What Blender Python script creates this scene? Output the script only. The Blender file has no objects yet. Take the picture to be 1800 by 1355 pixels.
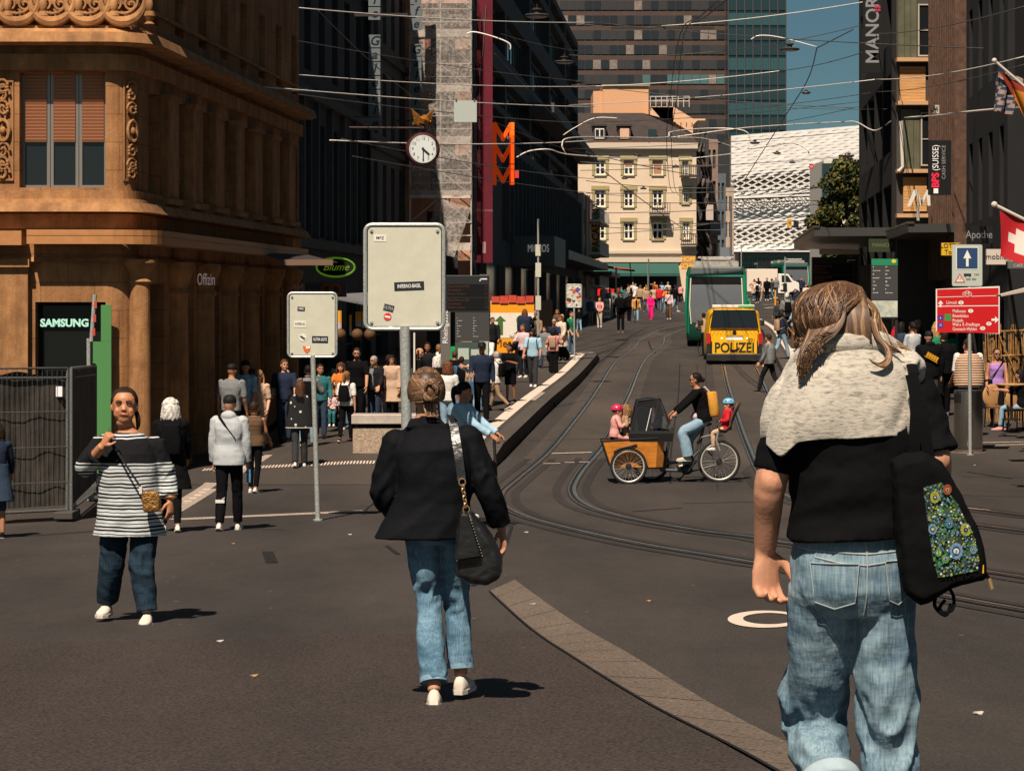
import bpy, math, random
from mathutils import Vector, Matrix, Euler
random.seed(7)
PI = math.pi
scene = bpy.context.scene
COL = scene.collection
F = 4500.0      # focal length in photo pixels
CX, HY = 900.0, 530.0
cam_d = bpy.data.cameras.new("camera")
cam = bpy.data.objects.new("camera", cam_d); COL.objects.link(cam)
cam.location = (0, 0, 1.6); cam.rotation_euler = (PI/2, 0, 0)
cam_d.sensor_width = 36; cam_d.lens = F/1800*36
cam_d.shift_y = -(677.5-HY)/1800
cam_d.clip_start = 0.1; cam_d.clip_end = 4000
scene.camera = cam
SUN_EL = math.radians(55); SDX, SDY = 0.29, 1.0        # shadows fall away and to the right
world = bpy.data.worlds.new("World"); scene.world = world; world.use_nodes = True
nt = world.node_tree; bg = nt.nodes['Background']
sky = nt.nodes.new('ShaderNodeTexSky'); sky.sky_type = 'NISHITA'; sky.sun_disc = False
sky.sun_elevation = SUN_EL; sky.sun_rotation = math.atan2(-SDX, -SDY)
sky.air_density = 0.6; sky.dust_density = 0.7; sky.ozone_density = 0.6
tint = nt.nodes.new('ShaderNodeMix'); tint.data_type = 'RGBA'; tint.blend_type = 'MULTIPLY'; tint.inputs[0].default_value = 1; tint.inputs[7].default_value = (.44,.60,.53,1)
nt.links.new(sky.outputs[0], tint.inputs[6]); nt.links.new(tint.outputs[2], bg.inputs[0]); bg.inputs[1].default_value = 0.05
sun_d = bpy.data.lights.new("sun", 'SUN'); sun_d.energy = 5.0; sun_d.angle = math.radians(0.5)
sun_d.color = (1.0, 0.86, 0.70)
sun = bpy.data.objects.new("sun", sun_d); COL.objects.link(sun)
_h = math.hypot(SDX, SDY); _d = Vector((SDX/_h*math.cos(SUN_EL), SDY/_h*math.cos(SUN_EL), -math.sin(SUN_EL)))
sun.rotation_euler = _d.to_track_quat('-Z', 'Y').to_euler()
sun.location = (-20, -40, 60)
vs = scene.view_settings
vs.view_transform = 'Standard'; vs.look = 'None'; vs.exposure = 0.5; vs.gamma = 1.0; vs.use_curve_mapping = False
scene.cycles.max_bounces = 5; scene.cycles.diffuse_bounces = 2; scene.cycles.glossy_bounces = 3
scene.cycles.transparent_max_bounces = 8; scene.cycles.transmission_bounces = 3
scene.cycles.use_denoising = True
PROF = [(-30,1.3),(0,1.5),(7.9,1.66),(12.8,2.0),(17.5,2.24),(24,2.52),(31,2.76),(38,2.9),(42,2.93),(50,2.8),(60,2.62),(76,2.42),(88,2.13),
  (102,1.76),(112,1.48),(130,1.36),(155,1.24),(175,1.06),(200,0.5),(218,0.1),(250,-0.5),(300,-1.2),(400,-2.2),(700,-5.0),(1500,-10),(3000,-20)]
def drop(D):
 for i in range(len(PROF)-1):
  a, b = PROF[i], PROF[i+1]
  if D <= b[0]:
   t = (D-a[0])/(b[0]-a[0]);
   p0 = PROF[max(i-1,0)]; p3 = PROF[min(i+2,len(PROF)-1)]
   m1 = (b[1]-p0[1])/(b[0]-p0[0])*(b[0]-a[0]) if b[0]!=p0[0] else 0
   m2 = (p3[1]-a[1])/(p3[0]-a[0])*(b[0]-a[0])
   t2, t3 = t*t, t*t*t
   return (2*t3-3*t2+1)*a[1]+(t3-2*t2+t)*m1+(-2*t3+3*t2)*b[1]+(t3-t2)*m2
 return PROF[-1][1]
_gc = {}
def _g0(k):
 if k not in _gc: _gc[k] = 1.6-drop(k*0.5)
 return _gc[k]
def gz(D):
 if D > 900 or D < -25: return 1.6-drop(D)
 k = math.floor(D*2); t = D*2-k; return _g0(k)*(1-t)+_g0(k+1)*t
_tab = []
_D = 5.0
while _D < 700:
 _tab.append((_D, HY+F*drop(_D)/_D)); _D *= 1.004
def depth(py):
 for i in range(len(_tab)-1):
  if _tab[i][1] >= py >= _tab[i+1][1]:
   t = (_tab[i][1]-py)/max(1e-6, _tab[i][1]-_tab[i+1][1]); return _tab[i][0]+t*(_tab[i+1][0]-_tab[i][0])
 return 4.0 if py > 800 else 600.0
def X(px, D): return (px-CX)/F*D
def Z(py, D): return 1.6+(HY-py)/F*D
def G(px, py, dz=0.0):
 D = depth(py); return Vector((X(px, D), D, gz(D)+dz))
def W(px, py, D): return Vector((X(px, D), D, Z(py, D)))
_M = {}
def mat(key, col, rough=0.7, metal=0.0, var=0.0, vscale=6.0, bump=0.0, bscale=30.0, spec=0.3, emit=None, es=0.0, alpha=None, trans=0.0, stretch=(1,1,1), sheen=0.0, col2=None, detail=4.0):
 if key in _M: return _M[key]
 m = bpy.data.materials.new(key); m.use_nodes = True; n = m.node_tree.nodes; l = m.node_tree.links
 b = n['Principled BSDF']; c = tuple(col)+(1,)
 b.inputs['Base Color'].default_value = c; b.inputs['Roughness'].default_value = rough; b.inputs['Metallic'].default_value = metal
 b.inputs['Specular IOR Level'].default_value = spec
 if sheen: b.inputs['Sheen Weight'].default_value = sheen
 if trans: b.inputs['Transmission Weight'].default_value = trans
 if alpha is not None: b.inputs['Alpha'].default_value = alpha
 if emit: b.inputs['Emission Color'].default_value = tuple(emit)+(1,); b.inputs['Emission Strength'].default_value = es
 if var or bump:
  tc = n.new('ShaderNodeTexCoord'); mp = n.new('ShaderNodeMapping'); mp.inputs['Scale'].default_value = stretch
  l.new(tc.outputs['Object'], mp.inputs[0])
 if var:
  t = n.new('ShaderNodeTexNoise'); t.inputs['Scale'].default_value = vscale; t.inputs['Detail'].default_value = detail; t.inputs['Roughness'].default_value = 0.65
  l.new(mp.outputs[0], t.inputs[0])
  r = n.new('ShaderNodeMapRange'); r.inputs[1].default_value = 0.3; r.inputs[2].default_value = 0.7
  l.new(t.outputs[0], r.inputs[0])
  x = n.new('ShaderNodeMix'); x.data_type = 'RGBA'
  x.inputs[6].default_value = tuple(v*(1-var) for v in col)+(1,)
  x.inputs[7].default_value = (tuple(min(1, v*(1+var)) for v in col) if col2 is None else tuple(col2))+(1,)
  l.new(r.outputs[0], x.inputs[0]); l.new(x.outputs[2], b.inputs['Base Color'])
 if bump:
  t2 = n.new('ShaderNodeTexNoise'); t2.inputs['Scale'].default_value = bscale; t2.inputs['Detail'].default_value = 5
  l.new(mp.outputs[0], t2.inputs[0]); bp = n.new('ShaderNodeBump'); bp.inputs['Strength'].default_value = min(1, bump); bp.inputs['Distance'].default_value = 0.02
  l.new(t2.outputs[0], bp.inputs['Height']); l.new(bp.outputs[0], b.inputs['Normal'])
 _M[key] = m; return m
def nodes(m): return m.node_tree.nodes, m.node_tree.links
def tag(o, label=None, cat=None, group=None, kind=None):
 if label: o['label'] = label
 if cat: o['category'] = cat
 if group: o['group'] = group
 if kind: o['kind'] = kind
 return o
def thing(name, label, cat, loc=(0,0,0), rotz=0.0, group=None):
 o = bpy.data.objects.new(name, None); COL.objects.link(o); o.empty_display_size = 0.2
 o.location = loc; o.rotation_euler = (0,0,rotz); return tag(o, label, cat, group)
class MB:
 def __init__(s): s.v = []; s.f = []; s.mi = []; s.cur = 0; s.M = None
 def pt(s, p):
  p = Vector(p)
  if s.M is not None: p = s.M @ p
  s.v.append(p); return len(s.v)-1
 def face(s, idx): s.f.append(tuple(idx)); s.mi.append(s.cur)
 def quad(s, a, b, c, d): s.face([s.pt(a), s.pt(b), s.pt(c), s.pt(d)]); return s
 def poly(s, pts): s.face([s.pt(p) for p in pts]); return s
 def box(s, x0, x1, y0, y1, z0, z1):
  i = [s.pt(p) for p in ((x0,y0,z0),(x1,y0,z0),(x1,y1,z0),(x0,y1,z0),(x0,y0,z1),(x1,y0,z1),(x1,y1,z1),(x0,y1,z1))]
  for q in ((3,2,1,0),(4,5,6,7),(0,1,5,4),(1,2,6,5),(2,3,7,6),(3,0,4,7)): s.face([i[k] for k in q])
  return s
 def cbox(s, c, d): return s.box(c[0]-d[0]/2, c[0]+d[0]/2, c[1]-d[1]/2, c[1]+d[1]/2, c[2]-d[2]/2, c[2]+d[2]/2)
 def bar(s, a, b, w, h=None, up=(0,0,1)):
  a = Vector(a); b = Vector(b); h = w if h is None else h; d = (b-a).normalized(); u = Vector(up)
  if abs(d.dot(u)) > 0.95: u = Vector((1,0,0))
  r = d.cross(u).normalized(); u = r.cross(d)
  i = []
  for p in (a, b):
   for sx, sz in ((-1,-1),(1,-1),(1,1),(-1,1)): i.append(s.pt(p+r*sx*w/2+u*sz*h/2))
  for q in ((3,2,1,0),(4,5,6,7),(0,1,5,4),(1,2,6,5),(2,3,7,6),(3,0,4,7)): s.face([i[k] for k in q])
  return s
 def tube(s, pts, r, n=8, closed=False, cap=True, flat=1.0):
  pts = [Vector(p) for p in pts]; N = len(pts); rr = r if isinstance(r, (list, tuple)) else [r]*N
  rings = []; prev = None
  for k in range(N):
   if closed: d = pts[(k+1)%N]-pts[k-1]
   else: d = pts[min(k+1,N-1)]-pts[max(k-1,0)]
   if d.length < 1e-9: d = Vector((0,0,1))
   d.normalize()
   if prev is None:
    u = Vector((0,0,1)) if abs(d.z) < 0.9 else Vector((1,0,0))
   else: u = prev
   a = (u-d*u.dot(d))
   if a.length < 1e-6: a = d.orthogonal()
   a.normalize(); b = d.cross(a); prev = a
   rings.append([s.pt(pts[k]+(a*math.cos(2*PI*j/n)*flat+b*math.sin(2*PI*j/n))*rr[k]) for j in range(n)])
  for k in range(N if closed else N-1):
   A = rings[k]; B = rings[(k+1)%N]
   for j in range(n): s.face([A[j], A[(j+1)%n], B[(j+1)%n], B[j]])
  if cap and not closed: s.face(rings[0][::-1]); s.face(rings[-1])
  return s
 def cyl(s, c, r, h, n=16, r2=None):
  c = Vector(c); return s.tube([c, c+Vector((0,0,h))], [r, r if r2 is None else r2], n)
 def loft(s, rings, cap=True):     # rings: lists of points of equal length
  R = [[s.pt(p) for p in r] for r in rings]; n = len(R[0])
  for k in range(len(R)-1):
   for j in range(n): s.face([R[k][j], R[k][(j+1)%n], R[k+1][(j+1)%n], R[k+1][j]])
  if cap: s.face(R[0][::-1]); s.face(R[-1])
  return s
 def lathe(s, c, prof, n=24):
  c = Vector(c); return s.loft([[c+Vector((math.cos(2*PI*j/n)*r, math.sin(2*PI*j/n)*r, z)) for j in range(n)] for r, z in prof])
 def ball(s, c, r, n=12, m=8):
  c = Vector(c); r = Vector(r) if isinstance(r, (tuple, list, Vector)) else Vector((r,r,r))
  rings = []
  for k in range(m+1):
   t = -PI/2+PI*(k+0.001 if k==0 else (k-0.001 if k==m else k))/m
   rings.append([c+Vector((math.cos(t)*math.cos(2*PI*j/n)*r.x, math.cos(t)*math.sin(2*PI*j/n)*r.y, math.sin(t)*r.z)) for j in range(n)])
  return s.loft(rings)
 def prism(s, poly, y0, y1, plane='xz'):   # extrude outline
  def m(p, y):
   return {'xz':(p[0],y,p[1]), 'yz':(y,p[0],p[1]), 'xy':(p[0],p[1],y)}[plane]
  return s.loft([[m(p,y0) for p in poly],[m(p,y1) for p in poly]])
 def build(s, name, m, parent=None, smooth=False, bevel=0.0, weld=False, loc=None):
  me = bpy.data.meshes.new(name)
  if smooth or weld:
   pass
  me.from_pydata([tuple(v) for v in s.v], [], s.f)
  for x in (m if isinstance(m, (list,tuple)) else [m]): me.materials.append(x)
  if isinstance(m, (list,tuple)): me.polygons.foreach_set('material_index', s.mi)
  import bmesh
  bm = bmesh.new(); bm.from_mesh(me)
  if weld: bmesh.ops.remove_doubles(bm, verts=bm.verts, dist=0.0005)
  bmesh.ops.recalc_face_normals(bm, faces=bm.faces)
  bm.to_mesh(me); bm.free()
  if smooth:
   me.polygons.foreach_set('use_smooth', [True]*len(me.polygons))
   if smooth != 'all':
    try: me.set_sharp_from_angle(angle=math.radians(40))
    except Exception: pass
  o = bpy.data.objects.new(name, me); COL.objects.link(o)
  if parent: o.parent = parent
  if loc is not None: o.location = loc
  if bevel:
   b = o.modifiers.new('bevel', 'BEVEL'); b.width = bevel; b.segments = 2; b.limit_method = 'ANGLE'
  me.update(); return o
def text(s, m, parent=None, loc=(0,0,0), rot=(PI/2,0,0), size=0.1, ext=0.003, name='lettering', shear=0.0, align='CENTER', sx=1.0, spacing=1.0, bold=0.0):
 c = bpy.data.curves.new('t', 'FONT'); c.body = s; c.size = size; c.extrude = ext; c.align_x = align; c.align_y = 'CENTER'; c.shear = shear
 c.space_character = spacing; c.resolution_u = 3; c.offset = bold
 t = bpy.data.objects.new('t', c); me = bpy.data.meshes.new_from_object(t)
 bpy.data.objects.remove(t); bpy.data.curves.remove(c)
 me.materials.clear(); me.materials.append(m)
 if sx != 1.0:
  for v in me.vertices: v.co.x *= sx
 o = bpy.data.objects.new(name, me); me.name = name; COL.objects.link(o); o.location = loc; o.rotation_euler = rot
 if parent: o.parent = parent
 return o
def catmull(pts, n=6):
 pts = [Vector(p) for p in pts]; out = []
 for i in range(len(pts)-1):
  a = pts[max(i-1,0)]; b = pts[i]; c = pts[i+1]; d = pts[min(i+2,len(pts)-1)]
  for k in range(n):
   t = k/n; out.append(0.5*((2*b)+(c-a)*t+(2*a-5*b+4*c-d)*t*t+(3*b-a-3*c+d)*t**3))
 out.append(pts[-1]); return out
def add_mod_remesh(o, voxel, sm=4, disp=0.0, dsize=0.15):
 r = o.modifiers.new('remesh', 'REMESH'); r.mode = 'VOXEL'; r.voxel_size = voxel; r.use_smooth_shade = True
 if sm: s_ = o.modifiers.new('smooth', 'SMOOTH'); s_.iterations = sm; s_.factor = 0.5
 if disp:
  key = 'fold%.2f' % dsize
  t = bpy.data.textures.get(key)
  if not t: t = bpy.data.textures.new(key, 'CLOUDS'); t.noise_scale = dsize; t.noise_depth = 2
  d = o.modifiers.new('folds', 'DISPLACE'); d.texture = t; d.strength = disp; d.texture_coords = 'LOCAL'; d.mid_level = 0.5
 return o
# ================= ground, platforms, tracks =================
def lerp(a,b,t): return a+(b-a)*t
def plat1(x,y):
 if y < 41 or y > 91: return 0.0
 e = (-0.07+(y-48)*0.0737)-x
 if e < 0 or e > 6: return 0.0
 k = min(1,(y-41)/5.5)*min(1,(91-y)/2.0)
 return 0.27*k*(1 if e < 2.4 else 1-(e-2.4)/3.6)
def plat2(x,y):
 if y < 74 or y > 150: return 0.0
 e = x-(9.65+(y-95)*0.0778)
 if e < 0 or e > 5: return 0.0
 return 0.24*min(1,(y-74)/5)*(1 if e < 2.2 else 1-(e-2.2)/2.8)
def Hs(x,y): return gz(y)+plat1(x,y)+plat2(x,y)
def GP(px,py):
 D = 6.0
 while D < 600:
  x = X(px,D)
  if HY+F*(1.6-Hs(x,D))/D <= py: break
  D *= 1.002
 return Vector((X(px,D),D,Hs(X(px,D),D)))
def mat_asphalt(key, c1, c2, spk=90, dark=0.5, crack=False):
 m = mat(key, c1, rough=0.85, spec=0.25); n,l = nodes(m); b = n['Principled BSDF']
 tc = n.new('ShaderNodeTexCoord')
 t1 = n.new('ShaderNodeTexNoise'); t1.inputs['Scale'].default_value = 0.35; t1.inputs['Detail'].default_value = 8; t1.inputs['Roughness'].default_value = .7
 mp = n.new('ShaderNodeMapping'); mp.inputs['Scale'].default_value = (1,0.25,1); l.new(tc.outputs['Object'], mp.inputs[0]); l.new(mp.outputs[0], t1.inputs[0])
 r1 = n.new('ShaderNodeMapRange'); r1.inputs[1].default_value=.35; r1.inputs[2].default_value=.65; l.new(t1.outputs[0], r1.inputs[0])
 x1 = n.new('ShaderNodeMix'); x1.data_type='RGBA'; x1.inputs[6].default_value = tuple(c1)+(1,); x1.inputs[7].default_value = tuple(c2)+(1,); l.new(r1.outputs[0], x1.inputs[0])
 t2 = n.new('ShaderNodeTexNoise'); t2.inputs['Scale'].default_value = spk; t2.inputs['Detail'].default_value = 3; l.new(tc.outputs['Object'], t2.inputs[0])
 r2 = n.new('ShaderNodeMapRange'); r2.inputs[1].default_value=.35; r2.inputs[2].default_value=.7; r2.inputs[3].default_value=1-dark; r2.inputs[4].default_value=1+dark*1.3; l.new(t2.outputs[0], r2.inputs[0])
 x2 = n.new('ShaderNodeMix'); x2.data_type='RGBA'; x2.blend_type='MULTIPLY'; x2.inputs[0].default_value=1; l.new(x1.outputs[2], x2.inputs[6]); l.new(r2.outputs[0], x2.inputs[7])
 v = n.new('ShaderNodeTexVoronoi'); v.inputs['Scale'].default_value = 1.6; l.new(tc.outputs['Object'], v.inputs[0])
 r3 = n.new('ShaderNodeMapRange'); r3.inputs[1].default_value=0.02; r3.inputs[2].default_value=0.035; r3.inputs[3].default_value=.8; r3.inputs[4].default_value=0; l.new(v.outputs[0], r3.inputs[0])
 x3 = n.new('ShaderNodeMix'); x3.data_type='RGBA'; l.new(r3.outputs[0], x3.inputs[0]); l.new(x2.outputs[2], x3.inputs[6]); x3.inputs[7].default_value=(.22,.19,.17,1)
 l.new(x3.outputs[2], b.inputs['Base Color'])
 bp = n.new('ShaderNodeBump'); bp.inputs['Strength'].default_value=.5; bp.inputs['Distance'].default_value=.006; l.new(t2.outputs[0], bp.inputs['Height']); l.new(bp.outputs[0], b.inputs['Normal'])
 return m
M_ROAD = mat_asphalt('asphalt', (.027,.024,.023), (.056,.046,.041), 70, .35)
M_NEAR = mat_asphalt('asphalt_brown', (.031,.024,.022), (.050,.038,.033), 60, .55)
M_TRACK = mat_asphalt('track_concrete', (.042,.035,.031), (.074,.058,.050), 60, .4)
M_PAVE = mat_asphalt('pavement', (.040,.033,.030), (.064,.051,.044), 60, .35)
ys = [-20,-10]+[i*0.5 for i in range(300)]+[150+i*2 for i in range(120)]+[400,450,500,600,700,1000,1500,2200,3000]
xs = [-400,-120,-40,-20,-10,-5,0,5,10,20,40,120,400]
g = MB()
idx = [[g.pt((x,y,gz(y))) for x in xs] for y in ys]
for i in range(len(ys)-1):
 for j in range(len(xs)-1): g.face([idx[i][j],idx[i][j+1],idx[i+1][j+1],idx[i+1][j]])
tag(g.build('ground', M_ROAD, smooth='all'), kind='structure')
def resamp(P, st):
 out = [P[0]]
 for a,b in zip(P,P[1:]):
  n = max(1,int((b-a).length/st)); out += [a.lerp(b,k/n) for k in range(1,n+1)]
 return out
def ribbon(mb, pts, w, dz, pathside=0.0):
 pts = resamp([Vector(p) for p in pts], .45); L = []; R = []
 for i,p in enumerate(pts):
  d = pts[min(i+1,len(pts)-1)]-pts[max(i-1,0)]; d.z = 0; d.normalize(); nrm = Vector((d.y,-d.x,0))
  a = p+nrm*(pathside-w/2); b = p+nrm*(pathside+w/2)
  L.append(mb.pt((a.x,a.y,Hs(a.x,a.y)+dz if dz is not None else a.z))); R.append(mb.pt((b.x,b.y,Hs(b.x,b.y)+dz)))
 for i in range(len(pts)-1): mb.face([L[i],R[i],R[i+1],L[i+1]])
def sheet(name, A, B, dz, m, n=10, k=80):   # ground-hugging sheet between two pixel polylines
 A = [G(*p) for p in A]; B = [G(*p) for p in B]; mb = MB()
 def sample(P,t):
  t *= len(P)-1; i = min(int(t),len(P)-2); return P[i].lerp(P[i+1], t-i)
 I = []
 for i in range(k+1):
  a = sample(A,i/k); b = sample(B,i/k); row = []
  for j in range(n+1):
   p = a.lerp(b,j/n); row.append(mb.pt((p.x,p.y,gz(p.y)+dz)))
  I.append(row)
 for i in range(k):
  for j in range(n): mb.face([I[i][j],I[i][j+1],I[i+1][j+1],I[i+1][j]])
 return tag(mb.build(name, m, smooth='all'), kind='structure')
sheet('pavement', [(-900,1500),(-500,1250),(-300,1140)], [(1560,1500),(1240,1290),(935,1108)], 0.004, M_NEAR, 40, 80)
M_KST = mat_asphalt('kerb_stone', (.085,.065,.053), (.14,.108,.086), 50, .4)
ka = [(860,1040),(935,1108),(1020,1165),(1240,1290),(1420,1390),(1600,1500)]; kb = [(905,1020),(1010,1095),(1130,1165),(1390,1310),(1560,1400),(1740,1500)]
ks = MB()
A = catmull([G(*p) for p in ka],8); B = catmull([G(*p) for p in kb],8)
for i in range(0,len(A)-2,2):
 p = [A[i].lerp(A[i+1],.02), B[i].lerp(B[i+1],.02), B[i+1], B[i+2].lerp(B[i+1],.02), A[i+2].lerp(A[i+1],.02), A[i+1]]
 ks.poly([(q.x,q.y,gz(q.y)+.009) for q in p])
tag(ks.build('kerb', M_KST), kind='structure')
cr = MB(); ribbon(cr, A, .018, .0125);
tag(cr.build('kerb_joint', mat('tar',(.012,.011,.011),rough=.6)), kind='structure')
def platform(name, Lf, sgn, y0, y1, width, fn, strip_px):
 mb = MB(); N = 100; cols = [0,.32,.33,.57,.58,1.2,2.4,3.6,4.8,6][:]
 cols = [c*width/6 for c in cols]; I = []
 for i in range(N+1):
  y = lerp(y0,y1,i/N); row = []
  for c in cols:
   x = Lf(y)+sgn*(c+0.0005)
   row.append(mb.pt((x,y,gz(y)+fn(x,y)+.006)))
  I.append(row)
 for i in range(N):
  for j in range(len(cols)-1): mb.face([I[i][j],I[i][j+1],I[i+1][j+1],I[i+1][j]])
 o = tag(mb.build(name, M_PAVE, smooth='all'), kind='structure')
 kf = MB()
 for i in range(N):
  a = lerp(y0,y1,i/N); b = lerp(y0,y1,(i+1)/N)-.03
  for (u,v) in ((a,b),):
   xa = Lf(u); xb = Lf(v); za = gz(u)+fn(xa+sgn*.001,u); zb = gz(v)+fn(xb+sgn*.001,v)
   e = -sgn*.02
   kf.quad((xa+e,u,gz(u)-.05),(xb+e,v,gz(v)-.05),(xb+e,v,zb+.012),(xa+e,u,za+.012))
   kf.quad((xa+e,u,za+.012),(xb+e,v,zb+.012),(xb+sgn*.3,v,zb+.012),(xa+sgn*.3,u,za+.012))
   if i == 0 : kf.quad((xa+e,u,gz(u)-.05),(xa+sgn*.3,u,gz(u)-.05),(xa+sgn*.3,u,za+.012),(xa+e,u,za+.012))
 tag(kf.build('platform_kerb', mat_asphalt('kerb_grey',(.06,.052,.048),(.09,.075,.066),50,.3)), kind='structure')
 w = MB()
 for i in range(2,N):
  a = lerp(y0,y1,i/N); b = lerp(y0,y1,(i+1)/N)-.01
  q = [(Lf(a)+sgn*.42,a),(Lf(a)+sgn*.68,a),(Lf(b)+sgn*.68,b),(Lf(b)+sgn*.42,b)]
  w.poly([(x,y,gz(y)+fn(x,y)+.016) for x,y in q])
 tag(w.build('platform_line', mat('paint_white',(.62,.50,.42),rough=.7,var=.12,vscale=8)), kind='structure')
platform('tram_platform', lambda y:-0.07+(y-48)*0.0737, -1, 41.0, 91, 6, plat1, 0)
platform('far_platform', lambda y:9.65+(y-95)*0.0778, 1, 74.0, 150, 5, plat2, 0)
RAILS = [
[(1262,560),(1215,570),(1168,578),(1140,590),(1122,600),(1113,612),(1080,637),(1058,670),(1028,715),(999,752),(962,796),(914,837),(884,862),(879,877),(888,892),(925,910),(987,927),(1061,944),(1153,962),(1246,977),(1323,990),(1386,999),(1520,1023),(1650,1047),(1800,1074),(1950,1100)],
[(1275,562),(1230,572),(1187,584),(1168,593),(1163,606),(1135,630),(1120,656),(1103,698),(1080,745),(1058,785),(1024,825),(1008,851),(1006,866),(1017,881),(1046,896),(1098,910),(1153,921),(1246,936),(1323,945),(1393,957),(1530,975),(1683,998),(1800,1016),(1950,1040)],
[(1250,540),(1256,580),(1262,610),(1270,637),(1279,678),(1297,737),(1316,789),(1335,830),(1370,868),(1440,890),(1560,905),(1698,921),(1830,938),(1980,955)],
[(1272,540),(1290,585),(1305,610),(1321,634),(1338,667),(1353,700),(1385,760),(1425,810),(1480,845),(1560,870),(1697,893),(1830,910),(1980,925)]]
P3 = [catmull([G(*p) for p in r],8) for r in RAILS]
M_STEEL = mat('rail_steel',(.85,.76,.66),rough=.30,metal=1.0,var=.25,vscale=3)
M_DARK = mat('rail_tar',(.018,.018,.02),rough=.55,spec=.5,var=.3,vscale=4)
M_GRV = mat('groove',(.008,.008,.008),rough=.9)
for a,b in ((0,1),(2,3)):
 n = min(len(P3[a]),len(P3[b])); mb = MB()
 A_, B_ = P3[a], P3[b]
 for s_,P in ((-1,A_),(1,B_)): pass
 K = 300
 def samp(P,t):
  t *= len(P)-1; i = min(int(t),len(P)-2); return P[i].lerp(P[i+1],t-i)
 for k in range(K):
  t0,t1 = k/K,(k+1)/K
  a0,b0,a1,b1 = samp(A_,t0),samp(B_,t0),samp(A_,t1),samp(B_,t1)
  if a0.y < 46 or a0.y > 120: continue
  L0,R0_,L1,R1_ = a0+(a0-b0)*.35,b0+(b0-a0)*.35,a1+(a1-b1)*.35,b1+(b1-a1)*.35
  for c in range(10):
   q = [L0.lerp(R0_,c/10),L0.lerp(R0_,(c+1)/10),L1.lerp(R1_,(c+1)/10),L1.lerp(R1_,c/10)]
   mb.poly([(p.x,p.y,gz(p.y)+.004) for p in q])
 tag(mb.build('track_bed', M_TRACK), kind='structure')
for k,P in enumerate(P3):
 d = MB(); ribbon(d, P, .16, .008); tag(d.build('rail_surround', M_DARK), kind='structure')
 d = MB(); ribbon(d, P, .055, .014, -.035); tag(d.build('tram_rail', M_STEEL), kind='structure')
 d = MB(); ribbon(d, P, .02, .0135, .05); tag(d.build('tram_rail', M_STEEL), kind='structure')
 d = MB(); ribbon(d, P, .04, .012, .015); tag(d.build('rail_groove', M_GRV), kind='structure')
j = MB()
def pxl(mb, pts, w, dz=.0065, n=5): ribbon(mb, catmull([GP(*p) for p in pts], n), w, dz)
for pts,w in (([(1195,640),(1192,700),(1180,790),(1178,850)],.03),([(975,655),(1100,650)],.03),([(960,700),(1060,697)],.03),([(930,775),(1060,772)],.04),([(1100,735),(1200,731)],.03),
 ([(1140,690),(1330,684)],.03),([(1250,612),(1190,614)],.03),([(1340,760),(1420,756)],.03),([(900,925),(870,1000),(830,1030)],.04),([(640,905),(650,890),(700,862),(780,850)],.03),
 ([(1200,885),(1400,880),(1520,872)],.05),([(1110,900),(1200,893)],.05),([(440,930),(500,932)],.03),([(1660,870),(1800,874)],.04),([(1690,838),(1800,840)],.03),([(1700,830),(1780,842)],.05),
 ([(1240,640),(1245,740),(1262,860)],.02),([(1225,640),(1228,700),(1232,800)],.02),([(0,945),(90,940),(180,933)],.05),([(1140,575),(1100,600),(1030,640)],.05),([(1000,620),(1130,588),(1240,568)],.05),
 ([(1140,600),(1144,612),(1152,622)],.06),([(470,970),(478,990)],.12),([(680,960),(700,975)],.05)):
 pxl(j, pts, w)
tag(j.build('paving_joints', M_GRV), kind='structure')
M_WH = mat('paint_white',(.62,.50,.42))
w = MB()
for pts,wd in (([(970,799),(1040,797)],.10),([(955,817),(985,816)],.07),([(993,815),(1010,815)],.07),([(1018,814),(1036,814)],.07),([(1340,536),(1395,535)],.3),([(1345,542),(1370,540)],.3),([(1385,580),(1400,579)],.1),
 ([(940,640),(1010,636)],.03),([(1135,552),(1210,551)],.12),([(1690,895),(1740,899)],.03)):
 ribbon(w,[GP(*p) for p in pts],wd,.02)
tag(w.build('road_marking', M_WH), kind='structure')
w = MB(); c = G(1345,1089); n_=40; R0,R1=[],[]
for k in range(n_):
 a = 2*PI*k/n_;
 px0,py0 = 1345+66*math.cos(a),1089+15*math.sin(a); px1,py1 = 1352+46*math.cos(a),1088+10*math.sin(a)
 p,q = G(px0,py0),G(px1,py1); R0.append(w.pt((p.x,p.y,p.z+.006))); R1.append(w.pt((q.x,q.y,q.z+.006)))
for k in range(n_): w.face([R0[k],R0[(k+1)%n_],R1[(k+1)%n_],R1[k]])
tag(w.build('road_ring_marking', M_WH), kind='structure')
def tactile(a,b,wpx,n,dzz=.008):
 w = MB(); A=GP(*a); B=GP(*b); d=(B-A); d.z=0; L=d.length; d.normalize(); nr=Vector((-d.y,d.x,0))
 for k in range(n):
  p=A+d*(L*k/n); e=d*(L/n*.5); sl=nr*wpx+d*(L/n*.8)
  q=[p,p+e,p+e+sl,p+sl]; w.poly([(v.x,v.y,Hs(v.x,v.y)+dzz) for v in q])
 tag(w.build('tactile_strip', M_WH), kind='structure')
tactile((312,915),(655,900),.33,62); tactile((355,828),(700,815),.4,60); tactile((300,912),(384,860),.22,46); tactile((330,886),(384,850),.22,40); tactile((430,832),(480,800),.3,20)
tactile((1690,785),(1830,782),.16,34); tactile((1690,780),(1830,777),.16,34); tactile((955,705),(965,690),.3,10); tactile((1000,622),(1048,620),.35,30); tactile((1385,632),(1420,631),.2,12)
M_POL = mat_asphalt('asphalt_worn',(.020,.018,.018),(.036,.031,.029),80,.3)
w = MB()
for P in P3[:2]:
 for o_ in (-.22,.24): ribbon(w, [p for p in P if p.y<47], .13, .0068, o_)
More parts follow.
